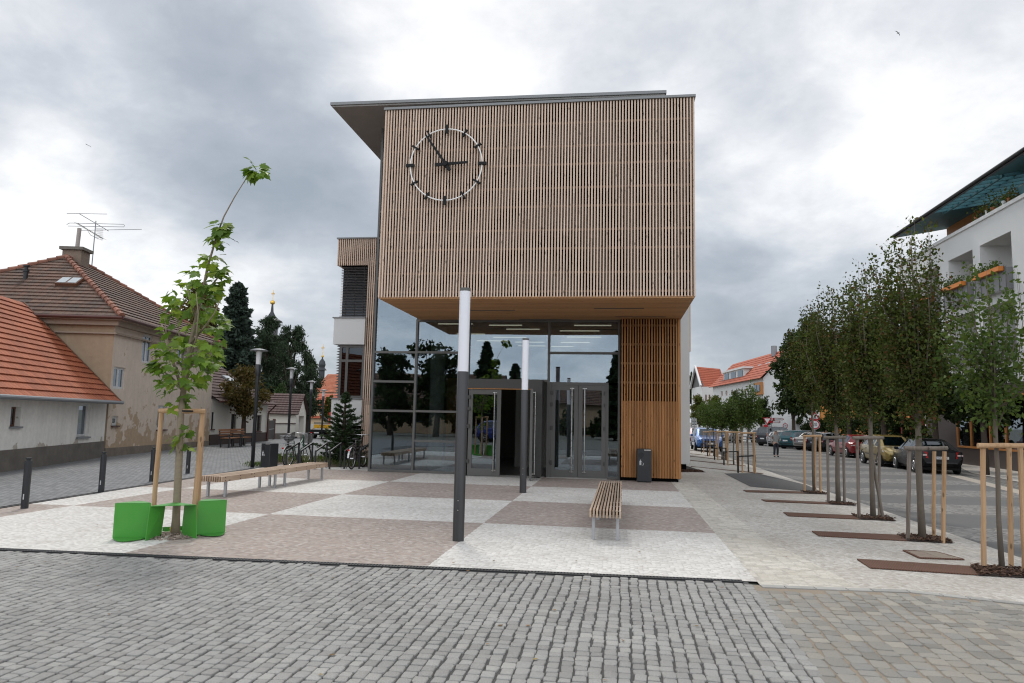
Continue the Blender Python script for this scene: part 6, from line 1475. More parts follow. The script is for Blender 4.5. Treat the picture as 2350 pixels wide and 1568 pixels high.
turret(610, 112, 666, 694.5, 716, 739, 770, 54, 'dark octagonal church turret with a gilded ball and cross, behind the pines', 0)
turret(717, 140, 790, 818, 824, 850, 860, 24, 'smaller onion domed church turret with gilded cross near the fir', 1)
# --- right: white apartment house with loggias and a teal eave
def apartments():
    X = 18.7; t = thing('apartment_house', (X+6, 38, -.3), 'white apartment house with loggias, shop windows and a teal roof eave', 'building'); zp = (VX(2087, 601.5, X)[2]+VX(2350, 448, X)[2])/2
    q = lambda x, y, xx=X: VX(x, y, xx)
    Y1 = q(2062, 640)[1]; Y0 = 24.; z2 = 4.1
    def hole(x0, y0, x1, y1, yb): a, b = q(x0, y0)[1], q(x1, y1)[1]; return (min(a, b), max(a, b), q((x0+x1)/2, yb)[2] if yb < 900 else z2, (q(x0, y0)[2]+q(x1, y1)[2])/2)
    h1 = hole(2248, 566.8, 2319.6, 528, 710); zl = (h1[2]); fl = h1[3]-h1[2]
    h1 = (h1[0], h1[1], h1[3]-2.75, h1[3]); h2 = (q(2239, 572)[1]+.35, q(2239, 572)[1]+3.2, h1[2], h1[3]); h3 = (h2[1]+1.2, h2[1]+4.1, h1[2], h1[3])
    low = [(h[0], h[1], h[2]-3.3, h[3]-3.3) for h in (h1, h2, h3)]
    extra = [(h1[0]-5.6, h1[0]-2.7, h1[2], h1[3]), (h1[0]-5.6, h1[0]-2.7, h1[2]-3.3, h1[3]-3.3)]
    holes = [(h[0]-Y0, h[1]-Y0, h[2], h[3]) for h in (h1, h2, h3, *low, *extra)]
    m, P, nr = wall_mesh((X, Y0), (X, Y1), z2, zp, [], .0)
    m = MB(); hs_ = holes; L = Y1-Y0; us = sorted({0., L, *[h[0] for h in hs_], *[h[1] for h in hs_]}); zs = sorted({z2, zp, *[h[2] for h in hs_], *[h[3] for h in hs_]})
    for i in range(len(us)-1):
        for j in range(len(zs)-1):
            u, z = (us[i]+us[i+1])/2, (zs[j]+zs[j+1])/2
            if not any(h[0] < u < h[1] and h[2] < z < h[3] for h in hs_): m.quad((X, Y0+us[i], zs[j]), (X, Y0+us[i+1], zs[j]), (X, Y0+us[i+1], zs[j+1]), (X, Y0+us[i], zs[j+1]))
    dp = 1.5
    for h in hs_:
        a, b, c, d = Y0+h[0], Y0+h[1], h[2], h[3]
        m.quad((X, a, c), (X+dp, a, c), (X+dp, a, d), (X, a, d)).quad((X, b, c), (X+dp, b, c), (X+dp, b, d), (X, b, d)).quad((X, a, d), (X, b, d), (X+dp, b, d), (X+dp, a, d)).quad((X, a, c), (X, b, c), (X+dp, b, c), (X+dp, a, c)).quad((X+dp, a, c), (X+dp, b, c), (X+dp, b, d), (X+dp, a, d))
    m.quad((X, Y1, z2), (X+12, Y1, z2), (X+12, Y1, zp), (X, Y1, zp)).quad((X, Y0, z2), (X+12, Y0, z2), (X+12, Y0, zp), (X, Y0, zp)).quad((X+12, Y0, -.3), (X+12, Y1, -.3), (X+12, Y1, zp), (X+12, Y0, zp)).quad((X+1.6, Y0, zp-.02), (X+12, Y0, zp-.02), (X+12, Y1, zp-.02), (X+1.6, Y1, zp-.02)); m.build('wall', M['whitepl'], t, world=True)
    MB().bb(X-.10, X+.35, Y0, Y1, zp-.02, zp+.16).build('cornice', M['whitepl'], t, world=True)
    MB().bb(X+.0, X+12, Y0, Y1, z2-.2, z2-.002).build('floor_slab', M['whitepl'], t, world=True)
    rail = pm('railing_panel', (.20, .20, .205), .5, .3, .1); fb = pm('orange_flower_box', (.62, .20, .03), .55, var=.1); lm = M['leafyoung']
    for i, h in enumerate((h1, h2, h3, *low, *extra)):
        a, b, c, d = h; z = c+1.0
        r = MB(); r.bb(X-.32, X-.30, a+.02, b-.02, c-.05, z); r.bb(X-.34, X-.28, a, b, z, z+.05); r.bb(X-.30, X, a, a+.02, c-.05, z); r.bb(X-.30, X, b-.02, b, c-.05, z)
        for k in range(6): y = a+.03+(b-a-.06)*k/5; r.bb(X-.345, X-.325, y-.02, y+.02, c-.08, z)
        o = r.build('balcony_railing', rail, t, world=True)
        if i < 3: MB().bb(X-.60, X-.36, a+.1, b-.25, z-.16, z+.06).build('flower_box', fb, t, world=True)
        if i < 2:
            pts = np.array([(X-.48+rnd.gauss(0, .1)-t.location[0], rnd.uniform(a+.2, b-.4)-t.location[1], z+.1+abs(rnd.gauss(0, .16))-t.location[2]) for _ in range(380)]); V, F = leaf_quads(pts, .11, .06, .5); npmesh('balcony_plants', V, F, lm, t)['kind'] = 'stuff'
        w = MB(); w.bb(X+dp-.08, X+dp-.005, a+.5, b-.5, c+.02, d-.4); o = w.build('window', M['wood_o'], t, world=True)
        pn = MB(); pn.bb(X+dp-.10, X+dp-.082, a+.6, b-.6, c+.12, d-.5); g = pn.build('pane', M['winglass'], o); g.data.transform(Matrix.Translation(-Vector(t.location)))
    # roof terrace: set-back timber and glass storey under a teal eave
    xs = X+1.6; xe = X-1.3; zE = VX(2136, 492, xe)[2]; zt = zE+.05
    Ya = VX(2052.5, 547.8, xe)[1]
    st = MB(); st.bb(xs, xs+8, Y0, Ya-.5, zp, zt+.4); st.build('terrace_wall', M['wood_o'], t, world=True)
    y = Y0+.6; k = 0
    while y < Ya-2.2:
        w = MB(); w.bb(xs-.02, xs+.02, y, y+1.7, zp+.15, zt-.15); w.build('terrace_window', M['winglass'], t, world=True); y += 2.2; k += 1
    teal = pm('teal_timber', (.028, .115, .135), .6, var=.12, scale=3.)
    yb0, yb1 = VX(2136.6, 491.7, xe)[1], VX(2264.6, 393, xe)[1]            # the stretch between is an open pergola
    for (ya, yb) in ((Y0, yb1), (yb0, Ya)):
        e = MB(); e.prism([(xe, ya, zE), (xe, yb, zE), (xs+.3, yb, zE+.55), (xs+.3, ya, zE+.55)], (0, 0, .06)); e.build('eave_soffit', teal, t, world=True)
    pg = MB(); n = 9
    for i in range(n):
        y = yb1+(yb0-yb1)*(i+.5)/n; pg.bar((xe, y, zE+.02), (xs+.3, y, zE+.57), .09, .16)
    pg.bar((xe+.7, yb1, zE+.05), (xe+.7, yb0, zE+.05), .10, .14); pg.bar((xe+1.7, yb1, zE+.42), (xe+1.7, yb0, zE+.42), .10, .14); pg.build('pergola_beams', teal, t, world=True)
    pb = MB(); pb.bb(xs-.06, xs-.03, yb1+.2, yb0-.2, zt-.75, zt+.35); pb.build('teal_panel', teal, t, world=True)
    fa = MB(); fa.bb(xe-.06, xe, Y0, Ya, zE-.05, zE+.17); fa.tube([(xe-.12, Y0, zE+.1), (xe-.12, Ya, zE+.1)], .08, 8); fa.build('fascia', M['black'], t, world=True)
    tiled('roof', (xe-.05, Y0, zE+.12), (xe-.05, yb1, zE+.12), (X+7, yb1, zE+3.2), (X+7, Y0, zE+3.2), M['tiler'], t, .36); tiled('roof', (xe-.05, yb0, zE+.12), (xe-.05, Ya, zE+.12), (X+7, Ya, zE+3.2), (X+7, yb0, zE+3.2), M['tiler'], t, .36)
    tiled('roof', (xs+.2, yb1, zE+.66), (xs+.2, yb0, zE+.66), (X+7, yb0, zE+3.2), (X+7, yb1, zE+3.2), M['tiler'], t, .36)
    pts = []
    for k in range(11):
        y = VX(2236+9*k, 500, X)[1]; pts += [(X+.12+rnd.gauss(0, .10)-t.location[0], y+rnd.gauss(0, .22)-t.location[1], zp+.18+abs(rnd.gauss(0, .38))-t.location[2]) for _ in range(70)]
    V, F = leaf_quads(np.array(pts), .14, .08, .5); npmesh('terrace_plants', V, F, M['leafpear'], t)['kind'] = 'stuff'
    for k in range(7):
        y = VX(2236+13*k, 500, X)[1]; MB().lathe([(.10, 0), (.14, .26), (.15, .26)], (X+.12, y, zp+.16), 12).build('plant_pot', (pm('terracotta', (.36, .13, .06), .8), M['black'], M['whitepl'])[k % 3], t, world=True)
    # ground floor: stone, timber shop windows
    stone = pm('polished_brown_stone', (.085, .066, .06), .35, var=.25, scale=30.); zs0 = q(2250, 1028)[2]
    ya, yb = q(2195, 1000)[1], 26.
    xg = X+.02; y1 = Y1-.4
    ysw = [q(px, 990)[1] for px in (2196, 2227, 2271, 2307)]; ysw += [ysw[-1]-2.2, ysw[-1]-4.4]
    g = MB(); g.bb(xg, xg+.3, Y0, y1, -.4, zs0-.06); g.bb(xg, xg+.3, ysw[0]+.05, y1-3, zs0-.06, z2-.2); g.bb(xg, xg+.3, Y0, ysw[-1], zs0-.06, z2-.2); g.bb(xg, xg+.3, ysw[-1], ysw[0]+.05, z2-.75, z2-.2); g.build('stone_plinth', stone, t, world=True)
    f = MB(); f.bb(xg-.03, xg+.1, ysw[-1], ysw[0], zs0-.06, zs0+.04); f.bb(xg-.03, xg+.1, ysw[-1], ysw[0], z2-.85, z2-.75)
    for y in ysw: f.bb(xg-.03, xg+.1, y-.04, y+.04, zs0+.04, z2-.85)
    f.build('shop_window_frame', M['wood_o'], t, world=True)
    for y_a, y_b in zip(ysw[:-1], ysw[1:]): MB().bb(xg+.04, xg+.05, y_b+.04, y_a-.04, zs0+.04, z2-.85).build('pane', glass_shop, t, world=True)
    MB().bb(xg+2.5, xg+2.6, Y0, y1, -.3, z2-.2).build('shop_back_wall', pm('shop_interior', (.20, .18, .16), .8, var=.4, scale=.8), t, world=True)
    rp = pm('red_painted_post', (.26, .012, .010), .45)
    for (px, py0) in ((2077, 1035), (2098, 1038), (2119, 1041)):
        p = GX(px, 44.5+(2098-px)*.06, -.3); r = MB(); r.tube([(p[0], p[1], -.35), (p[0], p[1], 4.4)], .16, 14); tag(r.build('red_post', rp), {2077: 'red round post farthest left, behind the gold car', 2098: 'middle red round post behind the gold car', 2119: 'red round post nearest the black car roof'}[px], 'post', 'red posts under the arcade')
    return t
glass_shop = glass('shop_glass', .22, (.45, .47, .48))
apartments()
sheet('shop_sidewalk', [g2(2160, 1052), g2(2206, 1062), g2(2348, 1084), g2(2348, 1108), g2(2230, 1086)], .004, M['side'])
# --- right end: orange timber block, red roofed white houses
def far_right():
    a = GX(1797, 92); b = GX(1885, 84); s = (b-a)/np.linalg.norm(b-a); n = np.array([-s[1], s[0], 0.]); zt = VP(1797, 800, a, b)[2]; t = thing('timber_block', (a+b)/2+n*5, 'orange timber clad block rising behind the dark trees', 'building')
    m = MB(); m.prism([(*a[:2], -.3), (*b[:2], -.3), (*b[:2], zt+1), (*a[:2], zt)], tuple(n*12)); m.build('wall', wood('orange_cladding', (.40, .15, .035), (.52, .23, .06), 0, .1, knots=False, sc=.3), t, world=True)
    m = MB(); m.prism([(*(a-s*.1-n*.1)[:2], zt), (*(b+s*.1-n*.1)[:2], zt+1), (*(b+s*.1-n*.1)[:2], zt+1.2), (*(a-s*.1-n*.1)[:2], zt+.2)], tuple(n*12.2)); m.build('roof_edge', M['zinc2'], t, world=True)
    for px in (1812, 1848):
        w0, w1 = [VP(px+dx, 815, a, b)-n*.03 for dx in (0, 14)]; z0, z1 = VP(px, 838, a, b)[2], VP(px, 806, a, b)[2]; m = MB(); m.prism([(*w0[:2], z0), (*w1[:2], z0), (*w1[:2], z1), (*w0[:2], z1)], tuple(-n*.05)); m.build('window', M['winglass'], t, world=True)
    m = MB(); p = a+s*2+n*2; m.tube([(*p[:2], zt), (*p[:2], zt+1.1)], .25, 10); m.build('roof_vent', M['gutter'], t, world=True)
    # the long red roof: front eave rises to the right in the picture because its right end is nearer
    a, b = GX(1637, 95), GX(1754, 74); s = (b-a)/np.linalg.norm(b-a); n = np.array([-s[1], s[0], 0.]); t = thing('red_roof_house', (a+b)/2+n*5, 'long white house with a red tiled roof, dormer terrace and two rooflights', 'house')
    zb = lambda x, y: VP(x, y, a, b)[2]
    ze = zb(1754, 866); zr = ze; dep = 5.4; pr0, pr1 = VP(1681, 833, a+n*dep/2, b+n*dep/2), VP(1806, 806, a+n*dep/2, b+n*dep/2); zr = (pr0[2]+pr1[2])/2; L = np.linalg.norm(b-a)
    ws_ = [(1654.3, 1658.3), (1665, 1669), (1678, 1681.5), (1689, 1692.5), (1700.6, 1704.5), (1708, 1712), (1724, 1728)]; U = lambda x, y: (VP(x, y, a, b)-a)@s
    holes = [(U(x0, 905), U(x1, 905), zb((x0+x1)/2, 909-(x0-1654)*.06), zb((x0+x1)/2, 898-(x0-1654)*.09)) for x0, x1 in ws_]+[(U(1662+17*k, 940), U(1671+17*k, 940), .0, 2.2) for k in range(4)]
    m, P, nr = wall_mesh(a, b, -.3, ze, holes, .25); m.build('wall', M['whitepl'], t, world=True)
    for h in holes: window(t, P, h, .2, M['wood_o'], M['winglass'], 1, 1, .09)
    c, d = a+n*dep, b+n*dep; w = MB()
    for p, q in ((a, c), (b, d)): w.poly([(*p[:2], -.3), (*q[:2], -.3), (*q[:2], ze), (*((p+q)/2)[:2], zr-.1), (*p[:2], ze)])
    w.quad((*c[:2], -.3), (*d[:2], -.3), (*d[:2], ze), (*c[:2], ze)); w.build('gable_wall', M['whitepl'], t, world=True)
    o = .4; r0, r1 = a+n*dep/2, b+n*dep/2
    tiled('roof', (*(a-n*o-s*o)[:2], ze-.1), (*(b-n*o+s*o)[:2], ze-.1), (*(r1+s*o)[:2], zr), (*(r0-s*o)[:2], zr), M['tiler'], t, .42); tiled('roof', (*(d+n*o+s*o)[:2], ze-.1), (*(c+n*o-s*o)[:2], ze-.1), (*(r0-s*o)[:2], zr), (*(r1+s*o)[:2], zr), M['tiler'], t, .42)
    sl = (zr-ze)/(dep/2)
    def slab(name, x0, x1, y0, y1, h, mat, par=None):       # raised rectangle on the front slope, given in picture columns
        u0, u1 = U(x0, 870), U(x1, 870); nn = np.array([-n[0]*sl, -n[1]*sl, 1.]); nn /= np.linalg.norm(nn); pt = lambda u, v: np.array([*(a+s*u+n*v)[:2], ze+v*sl])+nn*h*.1
        m = MB(); q = [pt(u0, y0), pt(u1, y0), pt(u1, y1), pt(u0, y1)]; m.prism(q, tuple(nn*h)); o = m.build(name, mat, t, world=True); return o
    for x0, x1 in ((1711, 1717), (1727, 1732), (1732.8, 1738)): slab('rooflight', x0, x1, .5, 1.5, .12, bpy.data.materials['pale_rooflight_glass'])
    # dormer terrace
    u0, u1 = U(1655, 870), U(1702, 870); q = lambda u, v, z: (*(a+s*u+n*v)[:2], z); zt_ = ze+1.45; m = MB(); m.prism([q(u0, .3, ze+.1), q(u1, .3, ze+.1), q(u1, .3, zt_), q(u0, .3, zt_)], tuple(n*1.2)); m.prism([q(u0-.3, .1, zt_), q(u1+.3, .1, zt_), q(u1+.3, 1.6, zt_), q(u0-.3, 1.6, zt_)], (0, 0, .2)); m.build('dormer', M['whitepl'], t, world=True)
    for k in range(3):
        ua = u0+(u1-u0)*(.06+.33*k); ub = ua+(u1-u0)*.22; m = MB(); m.prism([q(ua, .28, ze+.2), q(ub, .28, ze+.2), q(ub, .28, zt_-.15), q(ua, .28, zt_-.15)], tuple(-n*.04)); m.build('window', M['winglass'], t, world=True)
    m = MB(); m.bar(q(u0-.5, 0, ze+.55), q(u1+.5, 0, ze+.55), .05, .05); m.bar(q(u0-.5, 0, ze+.3), q(u1+.5, 0, ze+.3), .04, .04); m.build('railing', M['gutter'], t, world=True)
    # corner bay window at the right end
    u0, u1 = U(1738, 890), U(1752.5, 890); m = MB(); z0, z1 = zb(1746, 906), zb(1746, 878); m.prism([q(u0, -.02, z0), q(u1, -.02, z0), q(u1, -.02, z1), q(u0, -.02, z1)], tuple(-n*.3)); o = m.build('bay_window', M['wood_o'], t, world=True)
    for k in range(2):
        ua = u0+(u1-u0)*(.06+.48*k); ub = ua+(u1-u0)*.40; m = MB(); m.prism([q(ua, -.33, z0+.3), q(ub, -.33, z0+.3), q(ub, -.33, z1-.25), q(ua, -.33, z1-.25)], tuple(-n*.04)); g = m.build('pane', M['winglass'], o); g.data.transform(Matrix.Translation(-Vector(t.location)))
    m = MB(); p = q(U(1728, 850), 2.2, ze+2.2*sl); m.tube([p, (p[0], p[1], p[2]+1.1)], .3, 10); m.build('roof_vent', M['gutter'], t, world=True)
    # the farther block with the dark gable
    a, b = GX(1588, 114), GX(1612.5, 106); a2 = GX(1668, 110); s = (b-a)/np.linalg.norm(b-a); e = (a2-b); e = np.array([e[0], e[1], 0])/np.linalg.norm(e[:2]); t = thing('gabled_house', (b+a2)/2, 'white house with a dark triangular gable and red roof, far down the street', 'house')
    zE = VP(1612, 886, a, b)[2]; mid = (a+b)/2; zR = VP(1600, 843, a, b)[2]; Ln = np.linalg.norm((a2-b)[:2])
    m = MB(); m.quad((*a[:2], -.3), (*b[:2], -.3), (*b[:2], zE), (*a[:2], zE)).quad((*b[:2], -.3), (*a2[:2], -.3), (*a2[:2], zE), (*b[:2], zE)); m.build('wall', M['whitepl'], t, world=True)
    m = MB(); m.prism([(*a[:2], zE), (*b[:2], zE), (*mid[:2], zR)], tuple(e*.3)); m.build('dark_gable', M['zinc2'], t, world=True)
    tiled('roof', (*(b-e*.3-s*0)[:2], zE-.1), (*a2[:2], zE-.1), (*(mid+e*Ln)[:2], zR+.1), (*(mid-e*.3)[:2], zR+.1), M['tiler'], t, .45); tiled('roof', (*(a+e*Ln)[:2], zE-.1), (*(a-e*.3)[:2], zE-.1), (*(mid-e*.3)[:2], zR+.1), (*(mid+e*Ln)[:2], zR+.1), M['tiler'], t, .45)
    m = MB(); m.bar((*(a-e*.35)[:2], zE), (*(mid-e*.35)[:2], zR+.15), .25, .3); m.bar((*(b-e*.35)[:2], zE), (*(mid-e*.35)[:2], zR+.15), .25, .3); m.build('verge_board', M['whitepl'], t, world=True)
    for px in (1620, 1628, 1592, 1598.5, 1605):
        A_, B_2 = (b, a2) if px > 1613 else (a, b); p0, p1 = VP(px-1.2, 913, A_, B_2), VP(px+1.2, 913, A_, B_2); z0, z1 = VP(px, 921, A_, B_2)[2], VP(px, 906, A_, B_2)[2]; dr = np.array([.1, -.25, 0]); m = MB(); m.prism([(*p0[:2], z0), (*p1[:2], z0), (*p1[:2], z1), (*p0[:2], z1)], tuple(dr*.3)); m.build('window', M['fr_brown'], t, world=True)
far_right()
def behind_viewer():
    for (x0, x1, y, h, zr, w, lb) in ((-34, -12, -30, 3.6, 6.2, 'pl_brown', 'house with a brown roof behind the viewer, mirrored in the left panes'), (-11, 16, -32, 3.3, 5.2, 'pl_brown', 'house with a brown roof behind the viewer, mirrored in the doors')):
        t = thing('mirrored_house', ((x0+x1)/2, y-4, 0), lb, 'house'); MB().bb(x0, x1, y-8, y, 0, h).build('wall', M[w], t, world=True)
        tiled('roof', (x0-.3, y+.4, h-.1), (x1+.3, y+.4, h-.1), (x1+.3, y-4, zr), (x0-.3, y-4, zr), M['tileb'], t, .4); tiled('roof', (x1+.3, y-8.4, h-.1), (x0-.3, y-8.4, h-.1), (x0-.3, y-4, zr), (x1+.3, y-4, zr), M['tileb'], t, .4)
        for k in range(4): xx = x0+(x1-x0)*(k+.5)/4; MB().bb(xx-.5, xx+.5, y, y+.05, 1., 2.5).build('window', M['winglass'], t, world=True)
    for x0, x1, h, lb in ((-36, -16, 3.4, 'long dark hedge behind the viewer on the left'), (-15, 8, 2.6, 'long dark hedge behind the viewer in the middle')):
        L = x1-x0; blob_tree('hedge', ((x0+x1)/2, -22, 0), lb, [(-L/2+L*(k+.5)/10, 0, h*.5, L/16, .8, h*.5) for k in range(10)], 7000, .34, M['leafdark'], (.3, .08), M['barkd'], 'hedge', 'hedges behind the viewer')
behind_viewer()

def street_hedge():
    for px0, px1, Y0, Y1, h, lb in ((2060, 2125, 47, 43, 2.6, 'clipped dark hedge behind the red posts'), (1915, 2050, 62, 52, 2.9, 'dark hedge behind the red and dark hatchbacks'), (1840, 1912, 74, 68, 3.0, 'dark hedge far behind the silver saloon car')):
        a, b = GX(px0, Y0), GX(px1, Y1); c = (a+b)/2; d = b-a; n = 9
        blob_tree('hedge', c, lb, [(d[0]*(k/(n-1)-.5), d[1]*(k/(n-1)-.5), h*.5, np.linalg.norm(d)/n*.75, .9, h*.52) for k in range(n)], 5000, .24, M['leafdark'], (.3, .06), M['barkd'], 'hedge', 'hedges across the street')
street_hedge()
# ------------------------------------------------------------------ cars
def paint(name, col, metal=.35, rough=.32): return pm(name, col, rough, metal, .06, 2., coat=.8)
M['trim'] = pm('black_trim', (.014, .014, .015), .55); M['under'] = pm('car_underside', (.006, .006, .006), .9)
M['rim'] = pm('alloy_rim', (.42, .42, .43), .35, .8, .1); M['plate'] = pm('number_plate', (.62, .62, .60), .5); M['headl'] = pm('headlight_glass', (.55, .58, .6), .12, .3); M['taill'] = pm('tail_light_red', (.40, .012, .012), .22, coat=.6); M['tailw'] = pm('tail_light_clear', (.55, .45, .42), .25)
BODY = {  # x, zlow, zbelt, zroof, wlow, wbelt, wroof   (rear at x = 0, metres)
 'hatch': [(0, .46, .80, .84, .66, .72, .62), (.07, .32, .90, .99, .77, .80, .66), (.42, .24, .95, 1.36, .82, .845, .62), (.75, .22, .945, 1.44, .84, .855, .62), (1.35, .21, .935, 1.475, .845, .86, .62), (2.15, .21, .92, 1.455, .845, .86, .60), (2.45, .21, .915, 1.40, .845, .86, .60), (3.12, .22, .90, .96, .84, .85, .72), (3.65, .23, .82, .885, .82, .83, .64), (3.98, .28, .70, .78, .76, .76, .56), (4.12, .42, .56, .60, .62, .62, .46)],
 'liftback': [(0, .48, .84, .90, .68, .74, .64), (.08, .32, .93, 1.0, .79, .82, .68), (.52, .25, .95, 1.06, .84, .86, .66), (1.02, .22, .95, 1.36, .85, .87, .62), (1.5, .21, .945, 1.455, .85, .87, .61), (2.25, .21, .93, 1.46, .85, .87, .60), (2.72, .21, .92, 1.40, .85, .87, .60), (3.42, .22, .91, .97, .85, .86, .74), (3.98, .23, .83, .89, .83, .84, .66), (4.40, .28, .71, .79, .77, .77, .58), (4.55, .42, .57, .61, .63, .63, .48)],
 'estate': [(0, .46, .84, .90, .68, .76, .66), (.06, .32, .95, 1.08, .79, .83, .68), (.26, .25, .97, 1.40, .84, .86, .64), (.55, .22, .965, 1.48, .85, .87, .64), (1.5, .21, .955, 1.51, .85, .87, .63), (2.25, .21, .94, 1.49, .85, .87, .61), (2.70, .21, .93, 1.42, .85, .87, .61), (3.42, .22, .92, .98, .85, .86, .74), (3.98, .23, .84, .90, .83, .84, .66), (4.36, .28, .72, .80, .77, .77, .58), (4.50, .42, .57, .61, .63, .63, .48)],
 'van': [(0, .46, .90, .98, .70, .78, .68), (.06, .33, 1.02, 1.2, .82, .86, .72), (.20, .27, 1.05, 1.66, .86, .90, .70), (.55, .25, 1.05, 1.80, .87, .91, .69), (1.5, .25, 1.04, 1.83, .87, .91, .68), (2.4, .25, 1.03, 1.80, .87, .91, .67), (2.75, .25, 1.02, 1.68, .87, .91, .66), (3.45, .26, 1.0, 1.07, .86, .90, .76), (3.95, .27, .92, .98, .84, .86, .66), (4.25, .30, .78, .86, .78, .78, .58), (4.40, .44, .60, .64, .64, .64, .48)]}
def car(kind, pmat, right_rear, heading, scale, label, plate=None, group='parked cars', side='right', rail=False):
    st = BODY[kind]; L = st[-1][0]; xr, xf = .74*L/4.2, L-.80*L/4.2; tw = .74
    c, s = math.cos(heading), math.sin(heading); sy = -tw if side == 'right' else tw
    # 'right_rear' is the ground point of the wheel named by `side`
    loc = np.array(right_rear)-np.array([c*xr-s*sy, s*xr+c*sy, 0])*scale
    t = thing('parked_car', loc, label, 'car', group, heading); t.scale = (scale,)*3
    def sec(q):
        x, zl, zb, zr, wl, wb, wr = q
        h = [(wl*.90, zl), (wl, zl+.10), (wb+.015, zl+(zb-zl)*.55), (wb, zb), (wr, zr-.045), (wr*.78, zr)]
        return [(x, -y, z) for y, z in h]+[(x, y, z) for y, z in h[::-1]]
    S_ = [sec(q) for q in st]; m = MB(); ns = len(st); wins = []
    def inset(q, k, kz=None):
        a, b, c_, d = [Vector(p) for p in q]; ctr = (a+b+c_+d)/4; r = [p+(ctr-p)*k for p in (a, b, c_, d)]
        for i in range(4): m.quad((a, b, c_, d)[i], (a, b, c_, d)[(i+1) % 4], r[(i+1) % 4], r[i])
        return r
    roof_i = [i for i in range(ns) if st[i][3]-st[i][2] > .3]; i0, i1 = roof_i[0], roof_i[-1]
    side_q = {-1: [], 1: []}
    for i in range(ns-1):
        A, B_ = S_[i], S_[i+1]
        for k in range(11):
            q = (A[k], A[k+1], B_[k+1], B_[k]); cab = i0-1 <= i and i+1 <= i1+1
            if k in (3, 7) and i0 <= i < i1: wins.append(('side_window', inset(q, .10))); continue
            if k in (3, 7) and (i == i1 or i == i0-1): 
                if i == i1: wins.append(('quarter_window', inset(q, .30))); continue
            if k == 5 and i == i0-1: wins.append(('rear_window', inset(q, .07))); continue
            if k == 5 and i == i1: wins.append(('windscreen', inset(q, .05))); continue
            m.quad(*q)
        m.quad(A[11], A[0], B_[0], B_[11])
    m.poly(S_[0][::-1]); m.poly(S_[-1]); m.build('body', pmat, t, smooth=False)
    for nm, r in wins:
        w = MB(); n = (r[1]-r[0]).cross(r[3]-r[0]).normalized(); w.quad(*r); w.build(nm, M['carglass'], t)
    MB().bb(.25, L-.25, -.74, .74, .16, .40).build('underbody', M['under'], t)
    for x in (xr, xf):
        for y in (-1, 1):
            a = MB(); a.tube([(x, y*(tw+.02), .32), (x, y*(.868), .32)], .385, 22); a.build('wheel_arch', M['under'], t)
            w = MB(); w.tube([(x, y*(tw-.02), .31), (x, y*(tw+.12), .31), (x, y*(tw+.14), .31)], [.31, .31, .29], 22); o = w.build('wheel', M['tyre'], t)
            r = MB(); r.tube([(x, y*(tw+.139), .31), (x, y*(tw+.146), .31)], .20, 18)
            o2 = r.build('rim', M['under'], o); r = MB(); r.torus((x, y*(tw+.142), .31), .19, .018, 'Y', 20, 6)
            for k in range(5): a_ = 2*PI*k/5; r.bar((x, y*(tw+.15), .31), (x+.19*math.cos(a_), y*(tw+.146), .31+.19*math.sin(a_)), .045, .016, (0, 1, 0))
            r.build('spokes', M['rim'], o)
    for y in (-1, 1):
        h = MB(); a, b = st[-2], st[-3]; z = a[2]; h.prism([(a[0]+.03, y*.50, z-.10), (b[0]+.12, y*(b[5]-.035), z-.02), (b[0]+.02, y*(b[5]-.03), z+.07), (a[0]-.02, y*.52, z+.03)], (.05, y*.03, .0)); h.build('headlight', M['headl'], t)
        e = st[1]; h = MB(); zt = .99 if kind in ('estate', 'van') else .93
        h.prism([(-.015, y*.53, zt-.27), (.17, y*(e[5]+.028), zt-.27), (.20, y*(e[5]+.028), zt), (.0, y*.56, zt)], (-.035, 0, .0)); o = h.build('tail_light', M['taill'], t)
        h = MB(); h.prism([(-.052, y*.58, zt-.17), (.06, y*(e[5]+.01), zt-.17), (.06, y*(e[5]+.01), zt-.10), (-.052, y*.58, zt-.10)], (-.012, y*.004, 0)); h.build('reversing_lamp', M['tailw'], o)
        h = MB(); xm = [q for q in st][i1+1][0]-.42; h.box((xm, y*(.98), .98), (.10, .17, .13), bev=.03); h.bar((xm, y*.86, .95), (xm, y*.95, .96), .04, .03); h.build('wing_mirror', pmat, t)
        h = MB(); h.bb(xr+.5, xf-.5, y*(.872)-.012, y*.872+.012, .52, .56); h.build('side_strip', M['trim'], t)
        for xx in (L*.33, L*.56): h = MB(); h.box((xx, y*.873, .80), (.16, .03, .03), bev=.008); h.build('door_handle', M['trim'], t)
    b = MB(); b.bb(-.035, .02, -.60, .60, .44, .50); b.build('bumper_strip', M['trim'], t)
    b = MB(); b.bb(L-.05, L+.012, -.42, .42, .56, .66); b.bb(L-.03, L+.022, -.50, .50, .36, .44); b.build('grille', M['trim'], t)
    for nm, x, d in (('number_plate', -.045, -1), ('number_plate', L+.03, 1)):
        zp = .68 if x < 0 else .49; o = MB().bb(x-.006, x+.006, -.26, .26, zp-.055, zp+.055).build(nm, M['plate'], t)
        MB().bb(x+d*.007-.001, x+d*.007+.001, (.215 if d < 0 else -.26), (.26 if d < 0 else -.215), zp-.054, zp+.054).build('plate_band', blue_band, o)
        if plate and d < 0: text_mesh('plate_lettering', plate, .115, M['black'], o, (x-.0085, -.02, zp), (R_(90), 0, R_(-90)), .001)
    if rail:
        for y in (-1, 1): MB().tube([(.6, y*.52, 1.53), (2.6, y*.52, 1.53)], .02, 6).build('roof_rail', M['rim'], t)
    return t
blue_band = pm('plate_blue_band', (.01, .04, .30), .5)
def ang(a, b): return math.atan2(b[1]-a[1], b[0]-a[0])
z2c = lambda x, y: ((3550+x/6.714)/1.743, (1720+y/6.714)/1.743)
RL, RRr, FL = G(*z2c(800, 1140)), G(*z2c(1870, 1150)), G(*z2c(310, 1050))
